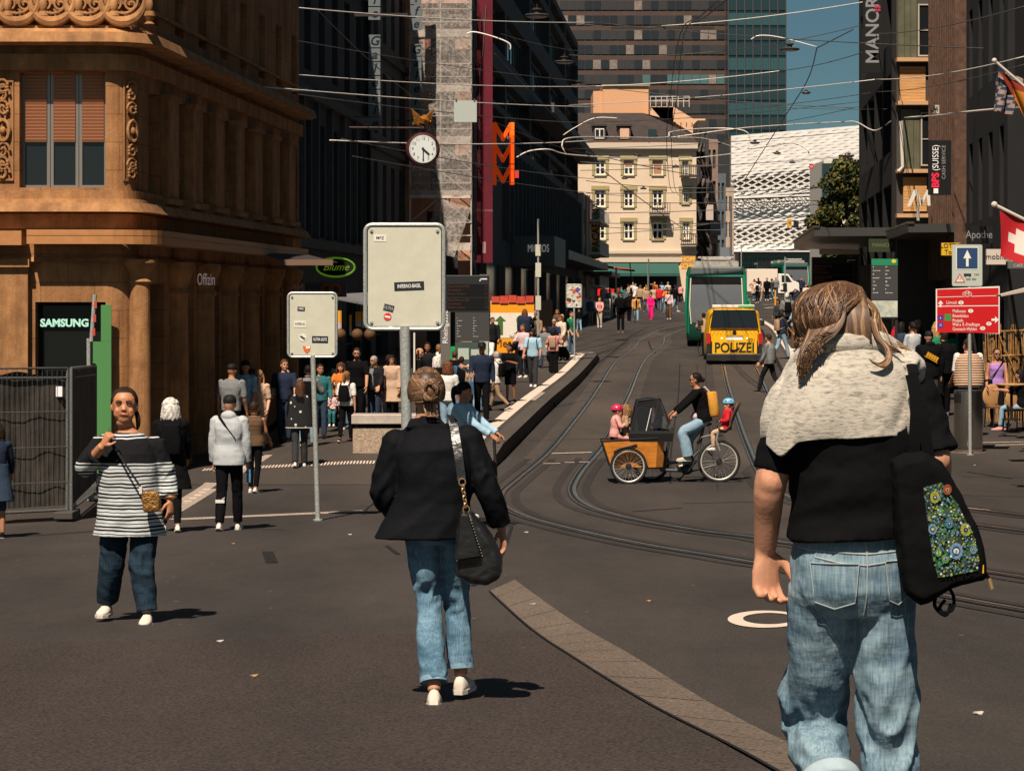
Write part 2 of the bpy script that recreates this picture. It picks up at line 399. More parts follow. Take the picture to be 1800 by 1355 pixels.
for P in P3[2:]:
 for o_ in (-.22,.24): ribbon(w, [p for p in P if p.y<44], .13, .0068, o_)
tag(w.build('worn_strip', M_POL), kind='structure')
lt = [(387,1128,'w'),(447,1189,'o'),(925,936,'w'),(410,956,'o'),(615,940,'w'),(936,1063,'w'),(1140,1057,'o'),(300,800,'w'),(1713,818,'w'),(1720,1255,'w')]
LB_ = {(387,1128):'pale paper scrap on the brown asphalt below the striped woman',(447,1189):'dry orange leaf on the brown asphalt left of the blazer woman',(925,936):'pale paper strip beside the tram rail bend',(410,956):'dry leaf just below the woman in the grey hoodie',(615,940):'pale scrap between the short sign post and the blazer woman',(936,1063):'pale scrap beside the top of the kerb stone band',(1140,1057):'dry leaf on the road left of the painted ring',(300,800):'pale scrap by the columns of the sandstone building',(1713,818):'white fleck below the steel bin on the right',(1720,1255):'pale scrap on the road at the lower right'}
for px,py,c in lt:
 p = G(px,py); b = MB(); s=.02+.012*random.random()
 b.loft([[p+Vector((math.cos(a)*s*(1+.4*math.sin(3*a)), math.sin(a)*s*1.5, .004+.006*h+.004*math.sin(2*a+h))) for a in [k*PI/4 for k in range(8)]] for h in (0,1)])
 tag(b.build('litter_scrap', mat('scrap_'+c,(.5,.45,.4) if c=='w' else (.4,.22,.1))), 'small '+LB_[(px,py)], 'litter' if c=='w' else 'leaf', 'scraps and leaves scattered on the ground')
# ================= buildings =================
def wm(t):
 mb = MB(); mb.M = (Matrix.Translation(t.location) @ t.rotation_euler.to_matrix().to_4x4()).inverted(); return mb
SL = 0.0778
def DL(px, x0): return x0/((px-CX)/F-SL)          # depth at which the street-parallel plane x = x0+SL*y shows at px
def side(x0, sgn): return lambda u, z, n: Vector((x0+SL*u+sgn*n, u-SL*sgn*n, z))   # sgn=+1: faces right
def front(y0): return lambda u, z, n: Vector((u, y0-n, z))
def holes(mb, fn, u0, u1, z0, z1, ops, rev=.25):
 us = sorted({u0,u1}|{o[0] for o in ops}|{o[1] for o in ops}); zs = sorted({z0,z1}|{o[2] for o in ops}|{o[3] for o in ops})
 for i in range(len(us)-1):
  for k in range(len(zs)-1):
   uc,zc = (us[i]+us[i+1])/2,(zs[k]+zs[k+1])/2
   if any(o[0]<uc<o[1] and o[2]<zc<o[3] for o in ops): continue
   mb.quad(fn(us[i],zs[k],0),fn(us[i+1],zs[k],0),fn(us[i+1],zs[k+1],0),fn(us[i],zs[k+1],0))
 for a,b,c,d in ops:
  for (p,q) in (((a,c),(b,c)),((b,c),(b,d)),((b,d),(a,d)),((a,d),(a,c))):
   mb.quad(fn(p[0],p[1],0),fn(q[0],q[1],0),fn(q[0],q[1],-rev),fn(p[0],p[1],-rev))
def fbox(mb, fn, u0,u1,z0,z1,n0,n1):
 P = [fn(u,z,n) for n in (n0,n1) for z in (z0,z1) for u in (u0,u1)]
 i = [mb.pt(p) for p in P]
 for q in ((0,1,3,2),(4,6,7,5),(0,4,5,1),(1,5,7,3),(3,7,6,2),(2,6,4,0)): mb.face([i[k] for k in q])
M_GLASS = mat('window_glass',(.012,.014,.016),rough=.08,spec=.6)
M_GLASSB = mat('window_glass_blue',(.02,.035,.04),rough=.12,spec=.7)
M_BLACK = mat('black_void',(.006,.006,.007),rough=.8)
def window(t, fn, u0,u1,z0,z1, dep=.2, fm=None, gm=None, nv=1, nh=0, fw=.06, blind=0, bm=None, sill=None, name='window', sub=True):
 a = wm(t); n = -dep
 for (p,q,r,s_) in ((u0,u1,z0,z0+fw),(u0,u1,z1-fw,z1),(u0,u0+fw,z0+fw,z1-fw),(u1-fw,u1,z0+fw,z1-fw)): fbox(a,fn,p,q,r,s_,n,n+.05)
 for k in range(nv):
  c = lerp(u0,u1,(k+1)/(nv+1)); fbox(a,fn,c-fw*.5,c+fw*.5,z0+fw,z1-fw,n,n+.055)
 for k in range(nh):
  c = lerp(z0,z1,(k+1)/(nh+1)); fbox(a,fn,u0+fw,u1-fw,c-fw*.35,c+fw*.35,n,n+.045)
 o = a.build(name, fm or M_BLACK, t)
 b = wm(t); b.quad(fn(u0+.01,z0+.01,n+.015),fn(u1-.01,z0+.01,n+.015),fn(u1-.01,z1-.01,n+.015),fn(u0+.01,z1-.01,n+.015))
 b.build('pane', gm or M_GLASS, o)
 if blind:
  c = wm(t); zb = z1-(z1-z0)*blind; k = zb;
  while k < z1-.02:
   c.poly([fn(u0+fw,k,n+.06),fn(u1-fw,k,n+.06),fn(u1-fw,k+.05,n+.085),fn(u0+fw,k+.05,n+.085)]); c.poly([fn(u0+fw,k+.05,n+.085),fn(u1-fw,k+.05,n+.085),fn(u1-fw,k+.055,n+.06),fn(u0+fw,k+.055,n+.06)]); k += .055
  c.build('roller_blind', bm or fm, o)
 if sill:
  s_ = wm(t); fbox(s_,fn,u0-.08,u1+.08,z0-.1,z0-.003,-.02,.12); s_.build('sill', sill, o)
 return o
M_SAND = mat('sandstone',(.37,.17,.068),rough=.85,var=.2,vscale=2.5,bump=.35,bscale=25,col2=(.42,.205,.085))
M_SAND2 = mat('sandstone_moulding',(.39,.18,.072),rough=.85,var=.25,vscale=4,bump=.3,bscale=30,col2=(.44,.22,.09))
for _m in (M_SAND,M_SAND2):
 n,l = nodes(_m); b = n['Principled BSDF']; tc = n.new('ShaderNodeTexCoord'); sp = n.new('ShaderNodeSeparateXYZ'); l.new(tc.outputs['Object'],sp.inputs[0])
 ad = n.new('ShaderNodeMath'); ad.operation='ADD'; l.new(sp.outputs[0],ad.inputs[0]); l.new(sp.outputs[1],ad.inputs[1]); cb_ = n.new('ShaderNodeCombineXYZ'); l.new(ad.outputs[0],cb_.inputs[0]); l.new(sp.outputs[2],cb_.inputs[1])
 br = n.new('ShaderNodeTexBrick'); br.inputs['Scale'].default_value=1; br.inputs['Brick Width'].default_value=.95; br.inputs['Row Height'].default_value=.46; br.inputs['Mortar Size'].default_value=.007; br.inputs['Color1'].default_value=(1,1,1,1); br.inputs['Color2'].default_value=(.86,.84,.82,1); br.inputs['Mortar'].default_value=(.5,.47,.45,1); l.new(cb_.outputs[0],br.inputs[0])
 mp = n.new('ShaderNodeMapping'); mp.inputs['Scale'].default_value=(2.2,2.2,.45); l.new(tc.outputs['Object'],mp.inputs[0]); nz = n.new('ShaderNodeTexNoise'); nz.inputs['Scale'].default_value=1.3; nz.inputs['Detail'].default_value=9; nz.inputs['Roughness'].default_value=.7; l.new(mp.outputs[0],nz.inputs[0])
 rr = n.new('ShaderNodeMapRange'); rr.inputs[1].default_value=.38; rr.inputs[2].default_value=.62; rr.inputs[3].default_value=.62; rr.inputs[4].default_value=1.08; l.new(nz.outputs[0],rr.inputs[0])
 src = b.inputs['Base Color'].links[0].from_socket;
 for s_ in ([br.outputs[0]] if _m is M_SAND else [])+[rr.outputs[0]]:
  x = n.new('ShaderNodeMix'); x.data_type='RGBA'; x.blend_type='MULTIPLY'; x.inputs[0].default_value=1; l.new(src,x.inputs[6]); l.new(s_,x.inputs[7]); src = x.outputs[2]
 l.new(src,b.inputs['Base Color'])
SX0 = -9.5; R_ = .45; ax,ay = SX0+SL*42.45-R_, 42.45
def cpath(d, dn=59.0, left=-18.0):
 P = [Vector((left,42.0-d,0))]
 for k in range(9):
  a = -PI/2+(PI/2-math.atan(SL))*k/8
  P.append(Vector((ax+math.cos(a)*(R_+d), ay+math.sin(a)*(R_+d),0)))
 e = math.atan(SL);
 P.append(Vector((SX0+SL*dn+d,dn-SL*d,0)))
 return P
cb = thing('sandstone_corner_building','ornate orange sandstone corner building on the left with roller blinds above a phone shop','building',(-9,44,gz(44)),-math.atan(SL))
def bandp(mb, d, z0, z1, dn=59.0, left=-18.0, d2=None, back=-.35):
 A = cpath(d,dn,left); B = cpath(d if d2 is None else d2,dn,left); C = cpath(back,dn,left)
 for i in range(len(A)-1):
  for P,za,Q,zb in ((A,z0,B,z1),(B,z1,C,z1),(C,z0,A,z0)):
   mb.quad((P[i].x,P[i].y,za),(P[i+1].x,P[i+1].y,za),(Q[i+1].x,Q[i+1].y,zb),(Q[i].x,Q[i].y,zb))
 for k in (0,len(A)-1): mb.poly([(A[k].x,A[k].y,z0),(B[k].x,B[k].y,z1),(C[k].x,C[k].y,z1),(C[k].x,C[k].y,z0)])
zf = lambda py: Z(py,42)
TOPZ = 8.9; base = -1.6
mb = wm(cb)
fr = front(42.0); sd = side(SX0,1)
fo = [(X(34,42),X(196,42)+.001,zf(330),zf(127)),(X(60,42),X(218,42)-.22,base,zf(531))]
holes(mb, fr, -18, ax, base, TOPZ, [(X(34,42),ax-.02,zf(330),zf(127)),(X(62,42),ax-.02,base,zf(531)),(X(-130,42),X(-40,42),zf(330),zf(127))], .35)
A = cpath(0)
for i in range(1,9): mb.quad((A[i].x,A[i].y,base),(A[i+1].x,A[i+1].y,base),(A[i+1].x,A[i+1].y,TOPZ),(A[i].x,A[i].y,TOPZ))
up = [43.55+2.1*k for k in range(8)]
ops1 = [(u-.35+.02,u+.5,zf(345),zf(150)) for u in up if u+.5<59]
ops0 = [(u0_,u0_+1.1,base,zf(498)) for u0_ in (43.35,45.9,48.3,50.7,53.1,55.5)]
ops2 = [(u-.3,u+.45,zf(25),zf(-120)) for u in up]
holes(mb, sd, 42.45, 59, base, TOPZ, ops1+ops0+ops2, .45)
mb.quad(sd(59,base,0),sd(59,base,-10),sd(59,TOPZ,-10),sd(59,TOPZ,0))
mb.poly([(-18,42,TOPZ),(ax,42,TOPZ)]+[(p.x,p.y,TOPZ) for p in A[1:]]+[tuple(sd(59,TOPZ,-10)),(-18,59,TOPZ)])
mb.quad((-18,42,base),(-18,59,base),(-18,59,TOPZ),(-18,42,TOPZ))
mb.build('wall', M_SAND, cb)
bd = wm(cb)
for d,a,b,d2 in ((.10,52,46,None),(.25,60,52,.16),(.42,78,60,.36),(.30,82,78,.38),(.10,124,96,None),(.05,350,335,None),(.12,357,350,.10),(.28,373,357,.2),(.06,402,376,.04),(.12,460,452,.05),(.05,8,2,None)):
 bandp(bd, d, zf(a), zf(b), d2=d2)
bd.build('cornice', M_SAND2, cb)
for a,b,nm in ((48,400,'awning_box'),(0,0,None)):
 if nm:
  q = wm(cb); D_ = cpath(.46,57.5,X(56,42)); E_ = cpath(.12,57.5,X(56,42))
  for i in range(len(D_)-1):
   for P,za,Q,zb in ((D_,zf(430),D_,zf(416)),(D_,zf(415),D_,zf(405)),(D_,zf(405),E_,zf(405)),(D_,zf(430),E_,zf(430))):
    q.quad((P[i].x,P[i].y,za),(P[i+1].x,P[i+1].y,za),(Q[i+1].x,Q[i+1].y,zb),(Q[i].x,Q[i].y,zb))
  q.poly([(D_[0].x,D_[0].y,zf(430)),(D_[0].x,D_[0].y,zf(405)),(E_[0].x,E_[0].y,zf(405)),(E_[0].x,E_[0].y,zf(430))])
  q.build('awning_box', mat('awning_box_paint',(.42,.19,.075),rough=.5,var=.1), cb)
q = wm(cb); fbox(q, fr, X(-80,42),X(47,42),zf(432),zf(407),.02,.46); q.build('awning_box', mat('awning_box_paint',(.5,.25,.11)), cb)
for u in up:
 if u+1.6 > 59.4: continue
 q = wm(cb); fbox(q, sd, u+.62, u+1.5, zf(347), zf(150), 0.002,.14); fbox(q, sd, u+.56, u+1.56, zf(158), zf(148), 0.002,.18); fbox(q, sd, u+.56, u+1.56, zf(350), zf(340), 0.002,.19)
 q.build('pilaster', M_SAND2, cb)
for c in (45.2,47.6,50,52.4,54.8,57.2):
 q = wm(cb); rings = []
 o_ = sd(c,0,.0)
 prof = [(.34,base),(.34,-1.15),(.29,-1.1),(.26,zf(520)),(.31,zf(515)),(.26,zf(505)),(.29,zf(490)),(.38,zf(470)),(.38,zf(456))]
 q.lathe((o_.x,o_.y,0), prof, 16); q.build('column', M_SAND2, cb)
q = wm(cb); q.lathe((X(247,42.3),42.22,0),[(.24,base),(.24,-1.1),(.19,-1.0),(.17,zf(500)),(.21,zf(495)),(.17,zf(488)),(.2,zf(478)),(.30,zf(462)),(.30,zf(456))],24)
q.build('column', M_SAND2, cb)
q = wm(cb); fbox(q, fr, X(-20,42),X(52,42),base,zf(470),0.002,.16); fbox(q, fr, X(-26,42),X(56,42),zf(470),zf(456),.002,.24); q.build('pilaster', M_SAND2, cb)
M_ALU = mat('window_aluminium',(.30,.27,.24),rough=.4,metal=.6)
M_BLIND = mat('roller_blind_brown',(.42,.20,.11),rough=.6)
x0w,x1w = X(34,42),ax-.02; ww = (x1w-x0w)/3
for k in range(3): window(cb, fr, x0w+ww*k, x0w+ww*(k+1)-.01, zf(330), zf(127), .28, M_ALU, M_GLASS, 0, 0, .05, .60, M_BLIND)
for o_ in ops1: window(cb, sd, o_[0],o_[1],o_[2],o_[3],.4, mat('window_frame_brown',(.05,.04,.035)), M_GLASS, 0, 1, .05, .66, mat('roller_blind_dark',(.12,.08,.06)))
for o_ in ops2: window(cb, sd, o_[0],o_[1],o_[2],o_[3],.4, mat('window_frame_brown',(.05,.04,.035)), M_GLASS, 0, 1, .05)
for o_ in ops0: window(cb, sd, o_[0],o_[1],o_[2],o_[3],.44, M_BLACK, M_GLASS, 0, 1, .05, name='shop_window')
window(cb, fr, X(-130,42),X(-40,42),zf(330),zf(127), .28, M_ALU, M_GLASS, 1, 0, .05, .6, M_BLIND)
so = window(cb, fr, X(62,42),ax-.02,base,zf(531), .34, M_BLACK, mat('shop_glass',(.008,.009,.009),rough=.15), 0, 0, .06, name='shop_window')
text('SAMSUNG', mat('sign_mint',(.35,.6,.5),emit=(.30,.62,.50),es=.22), None, (X(117,41.9),41.72,zf(568)), size=.172, ext=.015, name='shop_sign_lettering', bold=.006).parent = None
o = bpy.data.objects['shop_sign_lettering']; o.name = 'shop_sign'; tag(o,'mint glowing SAMSUNG letters in the dark corner shop window','shop sign')
q = MB(); q.box(X(166,41.9),X(198,41.9),41.75,41.78,-1.2,zf(600)); q.box(X(180,41.9),X(198,41.9),41.75,41.78,zf(600)+.004,zf(536))
tag(q.build('poster_panel', mat('poster_green',(.07,.21,.07),rough=.5)),'tall light green poster panel at the edge of the corner shop window','poster')
def spiral(c, r, turns, sgn=1, n=26): return [Vector((c[0]+sgn*math.cos(t*turns*2*PI)*r*(1-t*.85), c[1], c[2]+math.sin(t*turns*2*PI)*r*(1-t*.85))) for t in [i/n for i in range(n+1)]]
q = wm(cb); yF = 41.90
for k in range(5):
 cx = X(-30+62*k,42);
 q.tube([Vector((cx+.36*math.cos(a), yF-.03, zf(2)+.36*math.sin(a)*1.0)) for a in [PI+PI*i/14 for i in range(15)]], [.035+.055*math.sin(PI*i/14) for i in range(15)], 8)
 q.tube([Vector((cx+.25*math.cos(a), yF-.03, zf(2)+.22*math.sin(a))) for a in [PI+PI*i/12 for i in range(13)]], .022, 6)
 for s_ in (-1,1):
  q.tube(spiral((cx+s_*.13,yF,zf(10)),.13,1.6,s_),.022,6); q.tube(spiral((cx+s_*.2,yF,zf(30)),.08,1.4,-s_),.018,6)
  for a in range(4): q.ball((cx+s_*(.06+.05*a),yF-.02,zf(38)-.02*math.sin(a)),(.035,.03,.05),8,6)
 q.ball((cx+.43,yF-.02,zf(12)),(.07,.07,.13),10,8); q.lathe((cx+.43,yF,0),[(.09,zf(44)),(.05,zf(40)),(.10,zf(30)),(.08,zf(22)),(.03,zf(20))],10)
fz = q.build('frieze_carving', M_SAND2, cb, smooth=True)
def ornament(fn, c, zt, zb, w):
 q = wm(cb); H = zt-zb
 def pl(u,z,n=.03): return fn(c+u,z,n)
 for (a,b) in ((-w/2,-w/2+.02),(w/2-.02,w/2)): fbox(q, fn, c+a,c+b,zb,zt,.003,.03)
 for k in range(2): fbox(q, fn, c-w/2,c+w/2,(zb,zt-.03)[k],(zb+.03,zt)[k],.003,.035)
 q.tube([pl(w*.3*math.cos(a), (zt+zb)/2+.17*math.sin(a),.05) for a in [2*PI*i/20 for i in range(20)]], .03, 6, closed=True)
 q.ball(pl(0,(zt+zb)/2,.05),(.05,.05,.07),8,6)
 for zz,sg in ((.86,1),(.72,-1),(.30,1),(.16,-1),(.93,-1),(.08,1)):
  pts=[]
  for i in range(22):
   t=i/21; r=w*.33*(1-t*.8); pts.append(pl(sg*math.cos(t*9)*r, zb+H*zz+math.sin(t*9)*r*1.3,.045))
  q.tube(pts,.022,6)
  for k in range(3): q.ball(pl(-sg*w*.22, zb+H*zz+.05*k-.05,.045),(.03,.03,.035),8,5)
 q.tube([pl(w*.12*math.sin(i*.9), lerp(zb+.05,zt-.05,i/24),.03) for i in range(25)], .018, 6)
 q.build('carved_panel', M_SAND2, cb, smooth=True)
def arcfn(u,z,n):      # u in metres round the corner
 a = -PI/2+u/R_; return Vector((ax+math.cos(a)*(R_+n), ay+math.sin(a)*(R_+n), z))
ornament(arcfn, .42, zf(142), zf(318), .30); ornament(fr, X(6,42), zf(142), zf(318), .34)
def block(name, label, x0, d0, d1, ztop, wallm, sgn, ops, rev=.3, depth=10, winargs=None, y_front_ops=None, base=-2.0, front_from=None):
 t = thing(name, label, 'building', (x0+SL*d0, d0, gz(d0)), -math.atan(SL)); fn = side(x0, sgn); q = wm(t)
 holes(q, fn, d0, d1, base, ztop, ops, rev)
 f2 = lambda u,z,n: Vector((x0+SL*d0-sgn*u, d0-n, z))
 holes(q, f2, 0.0, depth, base, ztop, y_front_ops or [], rev)
 q.quad(fn(d1,base,0),fn(d1,base,-depth),fn(d1,ztop,-depth),fn(d1,ztop,0))
 q.quad(fn(d0,ztop,0),fn(d1,ztop,0),fn(d1,ztop,-depth),fn(d0,ztop,-depth))
 q.build('wall', wallm, t)
 wa = dict(dep=rev-.02, nv=0, nh=1, fw=.07); wa.update(winargs or {})
 for o_ in ops: window(t, fn, o_[0],o_[1],o_[2],o_[3], **wa)
 for o_ in (y_front_ops or []): window(t, f2, o_[0],o_[1],o_[2],o_[3], **wa)
 return t, fn, f2
M_GREY1 = mat('render_grey_dark',(.038,.041,.047),rough=.85,var=.2,vscale=1.2)
M_GREY2 = mat('render_grey_mid',(.065,.068,.072),rough=.85,var=.15,vscale=1.2)
M_FRG = mat('frame_grey',(.06,.063,.067))
def rowops(d0,d1,n,w,zs):
 return [(d0+(d1-d0)*(k+.5)/n-w/2, d0+(d1-d0)*(k+.5)/n+w/2, a, b) for k in range(n) for a,b in zs]
X2 = -12.2
dA,dB,dC = DL(500,X2),DL(640,X2),DL(738,X2)
zz = lambda D,py: Z(py,D)
t2,fn2,_ = block('grey_town_house','narrow dark grey town house left of the vertical gallery sign, beside the sandstone building', X2, dA, dB, 15.5, M_GREY1, 1,
 rowops(dA,dB,6,1.25,[(3.6,7.1),(8.6,11.6),(12.6,14.6)])+rowops(dA,dB,3,3.4,[(-1.6,1.9)]), winargs=dict(fm=M_FRG,nv=1))
q = wm(t2)
for z_ in (3.2,7.7,12.1): fbox(q, fn2, dA,dB,z_,z_+.3,.002,.22)
for k in range(7): fbox(q, fn2, lerp(dA,dB,k/6)-.12 if k<6 else dB-.24,lerp(dA,dB,k/6)+.12 if k<6 else dB-.002,3.5,7.7,.002,.15)
q.build('moulding', M_GREY2, t2)
t3,fn3,_ = block('gallery_building','grey building behind the clock, hung with the vertical gallery signs', X2+.25, dB+.02, dC, 16.5, M_GREY2, 1,
 rowops(dB,dC,7,1.1,[(4.2,6.6),(7.6,10.0),(11.0,13.2)])+rowops(dB,dC,3,3.6,[(-1.6,2.4)]), winargs=dict(fm=M_FRG,nv=1))
q = wm(t3)
for z_ in (3.4,7.0,10.4): fbox(q, fn3, dB+.02,dC,z_,z_+.25,.002,.16)
q.build('moulding', M_GREY1, t3)
q = wm(t2); o_=fn2(dB-.2,0,.18); q.tube([(o_.x,o_.y,-1.5),(o_.x,o_.y,15.4)],.07,8); q.build('drainpipe', M_BLACK, t2)
M_BRK = mat('brick_pink',(.50,.26,.18),rough=.9,var=.2,vscale=3)
DS = 100.0
xa,xb = X(700,DS),X(830,DS)
sb = thing('scaffolded_house','pinkish corner house wrapped in white scaffolding netting behind the clock','building',(xb,DS,gz(DS)),0)
q = wm(sb); fS = front(DS); zs_=lambda py: Z(py,DS)
opsS = [(X(757,DS),X(800,DS),zs_(230),zs_(128)),(X(757,DS),X(800,DS),zs_(345),zs_(248)),(X(757,DS),X(800,DS),zs_(100),zs_(20)),(X(750,DS),X(805,DS),-1.6,zs_(372))]
holes(q, fS, xa-2, xb, -1.8, 17, opsS, .3); q.quad((xb,DS,-1.8),(xb,DS+12,-1.8),(xb,DS+12,17),(xb,DS,17)); q.quad((xa-2,DS,17),(xb,DS,17),(xb,DS+12,17),(xa-2,DS+12,17)); q.build('wall', M_BRK, sb)
for o_ in opsS: window(sb, fS, *o_, dep=.28, fm=M_FRG, nv=1, nh=1)
sc_ = thing('scaffold','white metal scaffold with gangways and torn netting on the pinkish house','scaffold',(xb,DS-1,gz(DS)),0)
M_GALV = mat('galvanised',(.62,.58,.54),rough=.45,metal=.35,var=.25,vscale=25)
q = wm(sc_); X0s,X1s = X(722,DS),X(829,DS)
for x_ in (X0s,(X0s+X1s)/2,X1s):
 for y_ in (DS-1.1,DS-.25): q.tube([(x_,y_,-1.5),(x_,y_,14.6)],.03,6)
q.build('standard', M_GALV, sc_)
lv = [62,158,250,345]
pl = wm(sc_); rl = wm(sc_); br = wm(sc_)
for k,py in enumerate([-20]+lv+[437]):
 z_ = Z(py,DS-1.1); pl.box(X0s,X1s,DS-1.1,DS-.3,z_-.06,z_);
 for dz in (.5,1.0): rl.tube([(X0s,DS-1.14,z_+dz),(X1s,DS-1.14,z_+dz)],.022,6)
 rl.tube([(X0s,DS-1.15,z_+.04),(X0s,DS-1.15,z_+1.9)] if k%2 else [(X1s,DS-1.15,z_+.04),(X0s,DS-1.15,z_+1.9)],.02,6)
 rl.tube([(X0s,DS-1.15,z_+1.0),((X0s+X1s)/2,DS-1.15,z_+2.0),(X1s,DS-1.15,z_+1.0)],.02,6)
 q = wm(sc_); q.box(X0s,X1s-.02,DS-1.19,DS-1.16,z_-.08,z_+.22); q.build('toe_board', mat('toe_board_white',(.55,.47,.42),rough=.6,var=.3,vscale=3), sc_)
pl.build('gangway', mat('plank',(.30,.22,.16),var=.2), sc_); rl.build('guard_rail', M_GALV, sc_)
mn = mat('scaffold_net',(.42,.38,.35),rough=.9,alpha=.42,var=.3,vscale=2); n_,l_=nodes(mn)
tc=n_.new('ShaderNodeTexCoord'); t_=n_.new('ShaderNodeTexNoise'); t_.inputs['Scale'].default_value=9; t_.inputs['Detail'].default_value=9; t_.inputs['Roughness'].default_value=.8; l_.new(tc.outputs['Object'],t_.inputs[0])
r_=n_.new('ShaderNodeMapRange'); r_.inputs[1].default_value=.42; r_.inputs[2].default_value=.62; r_.inputs[3].default_value=.22; r_.inputs[4].default_value=.8; l_.new(t_.outputs[0],r_.inputs[0]); l_.new(r_.outputs[0],n_['Principled BSDF'].inputs['Alpha'])
q = wm(sc_); N=14
for i in range(N):
 for k in range(20):
  u0,u1=lerp(X0s,X1s,i/N),lerp(X0s,X1s,(i+1)/N); z0,z1=lerp(zs_(345),14.4,k/20),lerp(zs_(345),14.4,(k+1)/20)
  w_=lambda u,z: DS-1.24+.03*math.sin(u*9+z*2)+.02*math.sin(z*7)
  q.quad((u0,w_(u0,z0),z0),(u1,w_(u1,z0),z0),(u1,w_(u1,z1),z1),(u0,w_(u0,z1),z1))
for i in range(8):
 y0,y1=DS-1.24+i*.15,DS-1.24+(i+1)*.15
 q.quad((X1s+.05,y0,-1),(X1s+.05,y1,-1),(X1s+.05,y1,14.4),(X1s+.05,y0,14.4))
for u in range(6):   # torn loose flap under the gangway
 a0=u/6; a1=(u+1)/6
 q.quad((lerp(X(745,DS),X(800,DS),a0),DS-1.4-.2*a0,zs_(440)-a0*.3),(lerp(X(745,DS),X(800,DS),a1),DS-1.4-.2*a1,zs_(440)-a1*.3),(lerp(X(770,DS),X(829,DS),a1),DS-1.3,zs_(350)-.4*a1),(lerp(X(770,DS),X(829,DS),a0),DS-1.3,zs_(350)-.4*a0))
q.build('netting', mn, sc_, smooth='all')
X4 = xb-SL*DS+.05
d0,d1 = DS+.2, DL(1016,X4)
M_CONC = mat('concrete_dark',(.048,.05,.055),rough=.85,var=.18,vscale=.9)
rows = [(9.0,9.9),(10.2,11.6),(12.6,14.6),(15.7,17.9),(18.4,19.2)]
opsM = []
n = 5
for a,b in rows:
 for k in range(n):
  u0 = lerp(d0,d1,k/n)+.5; u1 = lerp(d0,d1,(k+1)/n)-.5; opsM.append((u0,u1,a,b))
t4,fn4,f4 = block('concrete_store','dark concrete department store with ribbon windows carrying the orange letter sign', X4, d0, d1, 19.6, M_CONC, 1, opsM, rev=.5, winargs=dict(fm=M_FRG,nv=7,nh=0,fw=.16))
for k in range(26):
 q = wm(t4); u = lerp(d0+14,d1-1,k/25); fbox(q, fn4, u, u+.22, 4.3, 8.4, .002,.30); q.build('facade_fin', M_GREY2, t4)
q = wm(t4); fbox(q, fn4, 129, d1, 3.75, 4.2, .003, 2.1); q.build('canopy', mat('canopy_dark',(.06,.06,.065),rough=.5), t4)
q = wm(t4); fbox(q, fn4, 119, 128, 3.25, 4.65, .01, 2.0); q.build('sign_box', mat('sign_box_grey',(.10,.105,.10),rough=.6), t4)
q = wm(t4); fbox(q, fn4, d0, d1, -1.8, 3.2, .004, .03); q.build('shop_front', mat('shop_glass',(.008,.009,.009)), t4)
for k in range(9):
 u = lerp(d0+2,d1-2,k/8); q = wm(t4); fbox(q, fn4, u, u+.35, -1.9,3.2,.032,.30); q.build('column', mat('column_dark',(.12,.11,.11)), t4)
p = fn4(119-.02,4.05,1.35); o = text('MIGROS', mat('sign_white',(.75,.75,.72),emit=(.8,.8,.78),es=.12), None, (p.x-.1,p.y-.02,p.z), size=.5, ext=.03, name='shop_sign', sx=.55); tag(o,'white capital letters on the dark grey sign box under the concrete store','shop sign')
q = wm(t4); fbox(q, fn4, d0+30, d1+1, 11.2,11.7,.004,1.3); q.build('cornice', M_FRG, t4)
X5 = X4+.35; e0,e1 = d1+.05, d1+16
t5,fn5,f5 = block('balcony_house','narrow sunlit house with stacked balconies beside the orange vertical restaurant sign', X5, e0, e1, 9.2, mat('render_pale',(.42,.33,.27),rough=.85,var=.1), 1, rowops(e0,e1,3,1.6,[(3.6,5.4),(6.3,8.1)]), y_front_ops=None, winargs=dict(fm=mat('frame_white',(.6,.56,.5)),nv=1))
for z_ in (2.6,4.9,7.2):
 q = wm(t5); fbox(q, fn5, e0+.3, e1-.5, z_, z_+.15, .003, 1.2)
 for k in range(26):
  u = lerp(e0+.4,e1-.6,k/25); fbox(q, fn5, u,u+.28,z_+.15,z_+1.0,1.12,1.18)
 q.build('balcony', mat('balcony_pale',(.5,.44,.4),var=.2), t5)
q = wm(t5); p = fn5(e0+.1,0,.25); q.tube([(p.x,p.y,1.8),(p.x,p.y,9.0)],.1,8); p=fn5(e0+.6,0,.4); q.tube([(p.x,p.y,1.8),(p.x,p.y,9.0)],.06,8); q.build('drainpipe', mat('pipe_pink',(.5,.33,.27)), t5)
q = wm(t5); fbox(q, fn5, e0, e1, 3.4, 3.7, .003, 2.0); q.build('canopy', mat('canopy_dark',(.06,.06,.065)), t5)
DC_ = 222.0
M_CREAM = mat('render_cream',(.66,.52,.39),rough=.9,var=.07,vscale=.6)
M_TRIM = mat('stone_trim_olive',(.36,.29,.15),rough=.85)
M_WW = mat('window_white',(.75,.70,.62),rough=.5)
zc = lambda py: Z(py,DC_); xc = lambda px: X(px,DC_)
cr_ = thing('cream_apartment_house','cream four storey house with a dark mansard roof closing the end of the street','building',(xc(1130),DC_,gz(DC_)))
fC = front(DC_); opsC = []
wins = []
for (cx_,w_) in ((1055,19),(1105,18),(1156,19)):
 for (a,b) in ((308,281),(364,334),(421,390)):
  wins.append((cx_-w_/2,cx_+w_/2,a,b))
wins += [(1199,1210,310,282),(1199,1211,358,334),(1200,1212,420,390)]
opsC = [(xc(a),xc(b),zc(c),zc(d)) for a,b,c,d in wins]
q = wm(cr_); holes(q, fC, xc(1000), xc(1224), -.5, zc(252), opsC+[(xc(1038),xc(1190),-.4,zc(462))], .35)
q.quad((xc(1224),DC_,-.5),(xc(1224),DC_+18,-.5),(xc(1224),DC_+18,zc(252)),(xc(1224),DC_,zc(252)))
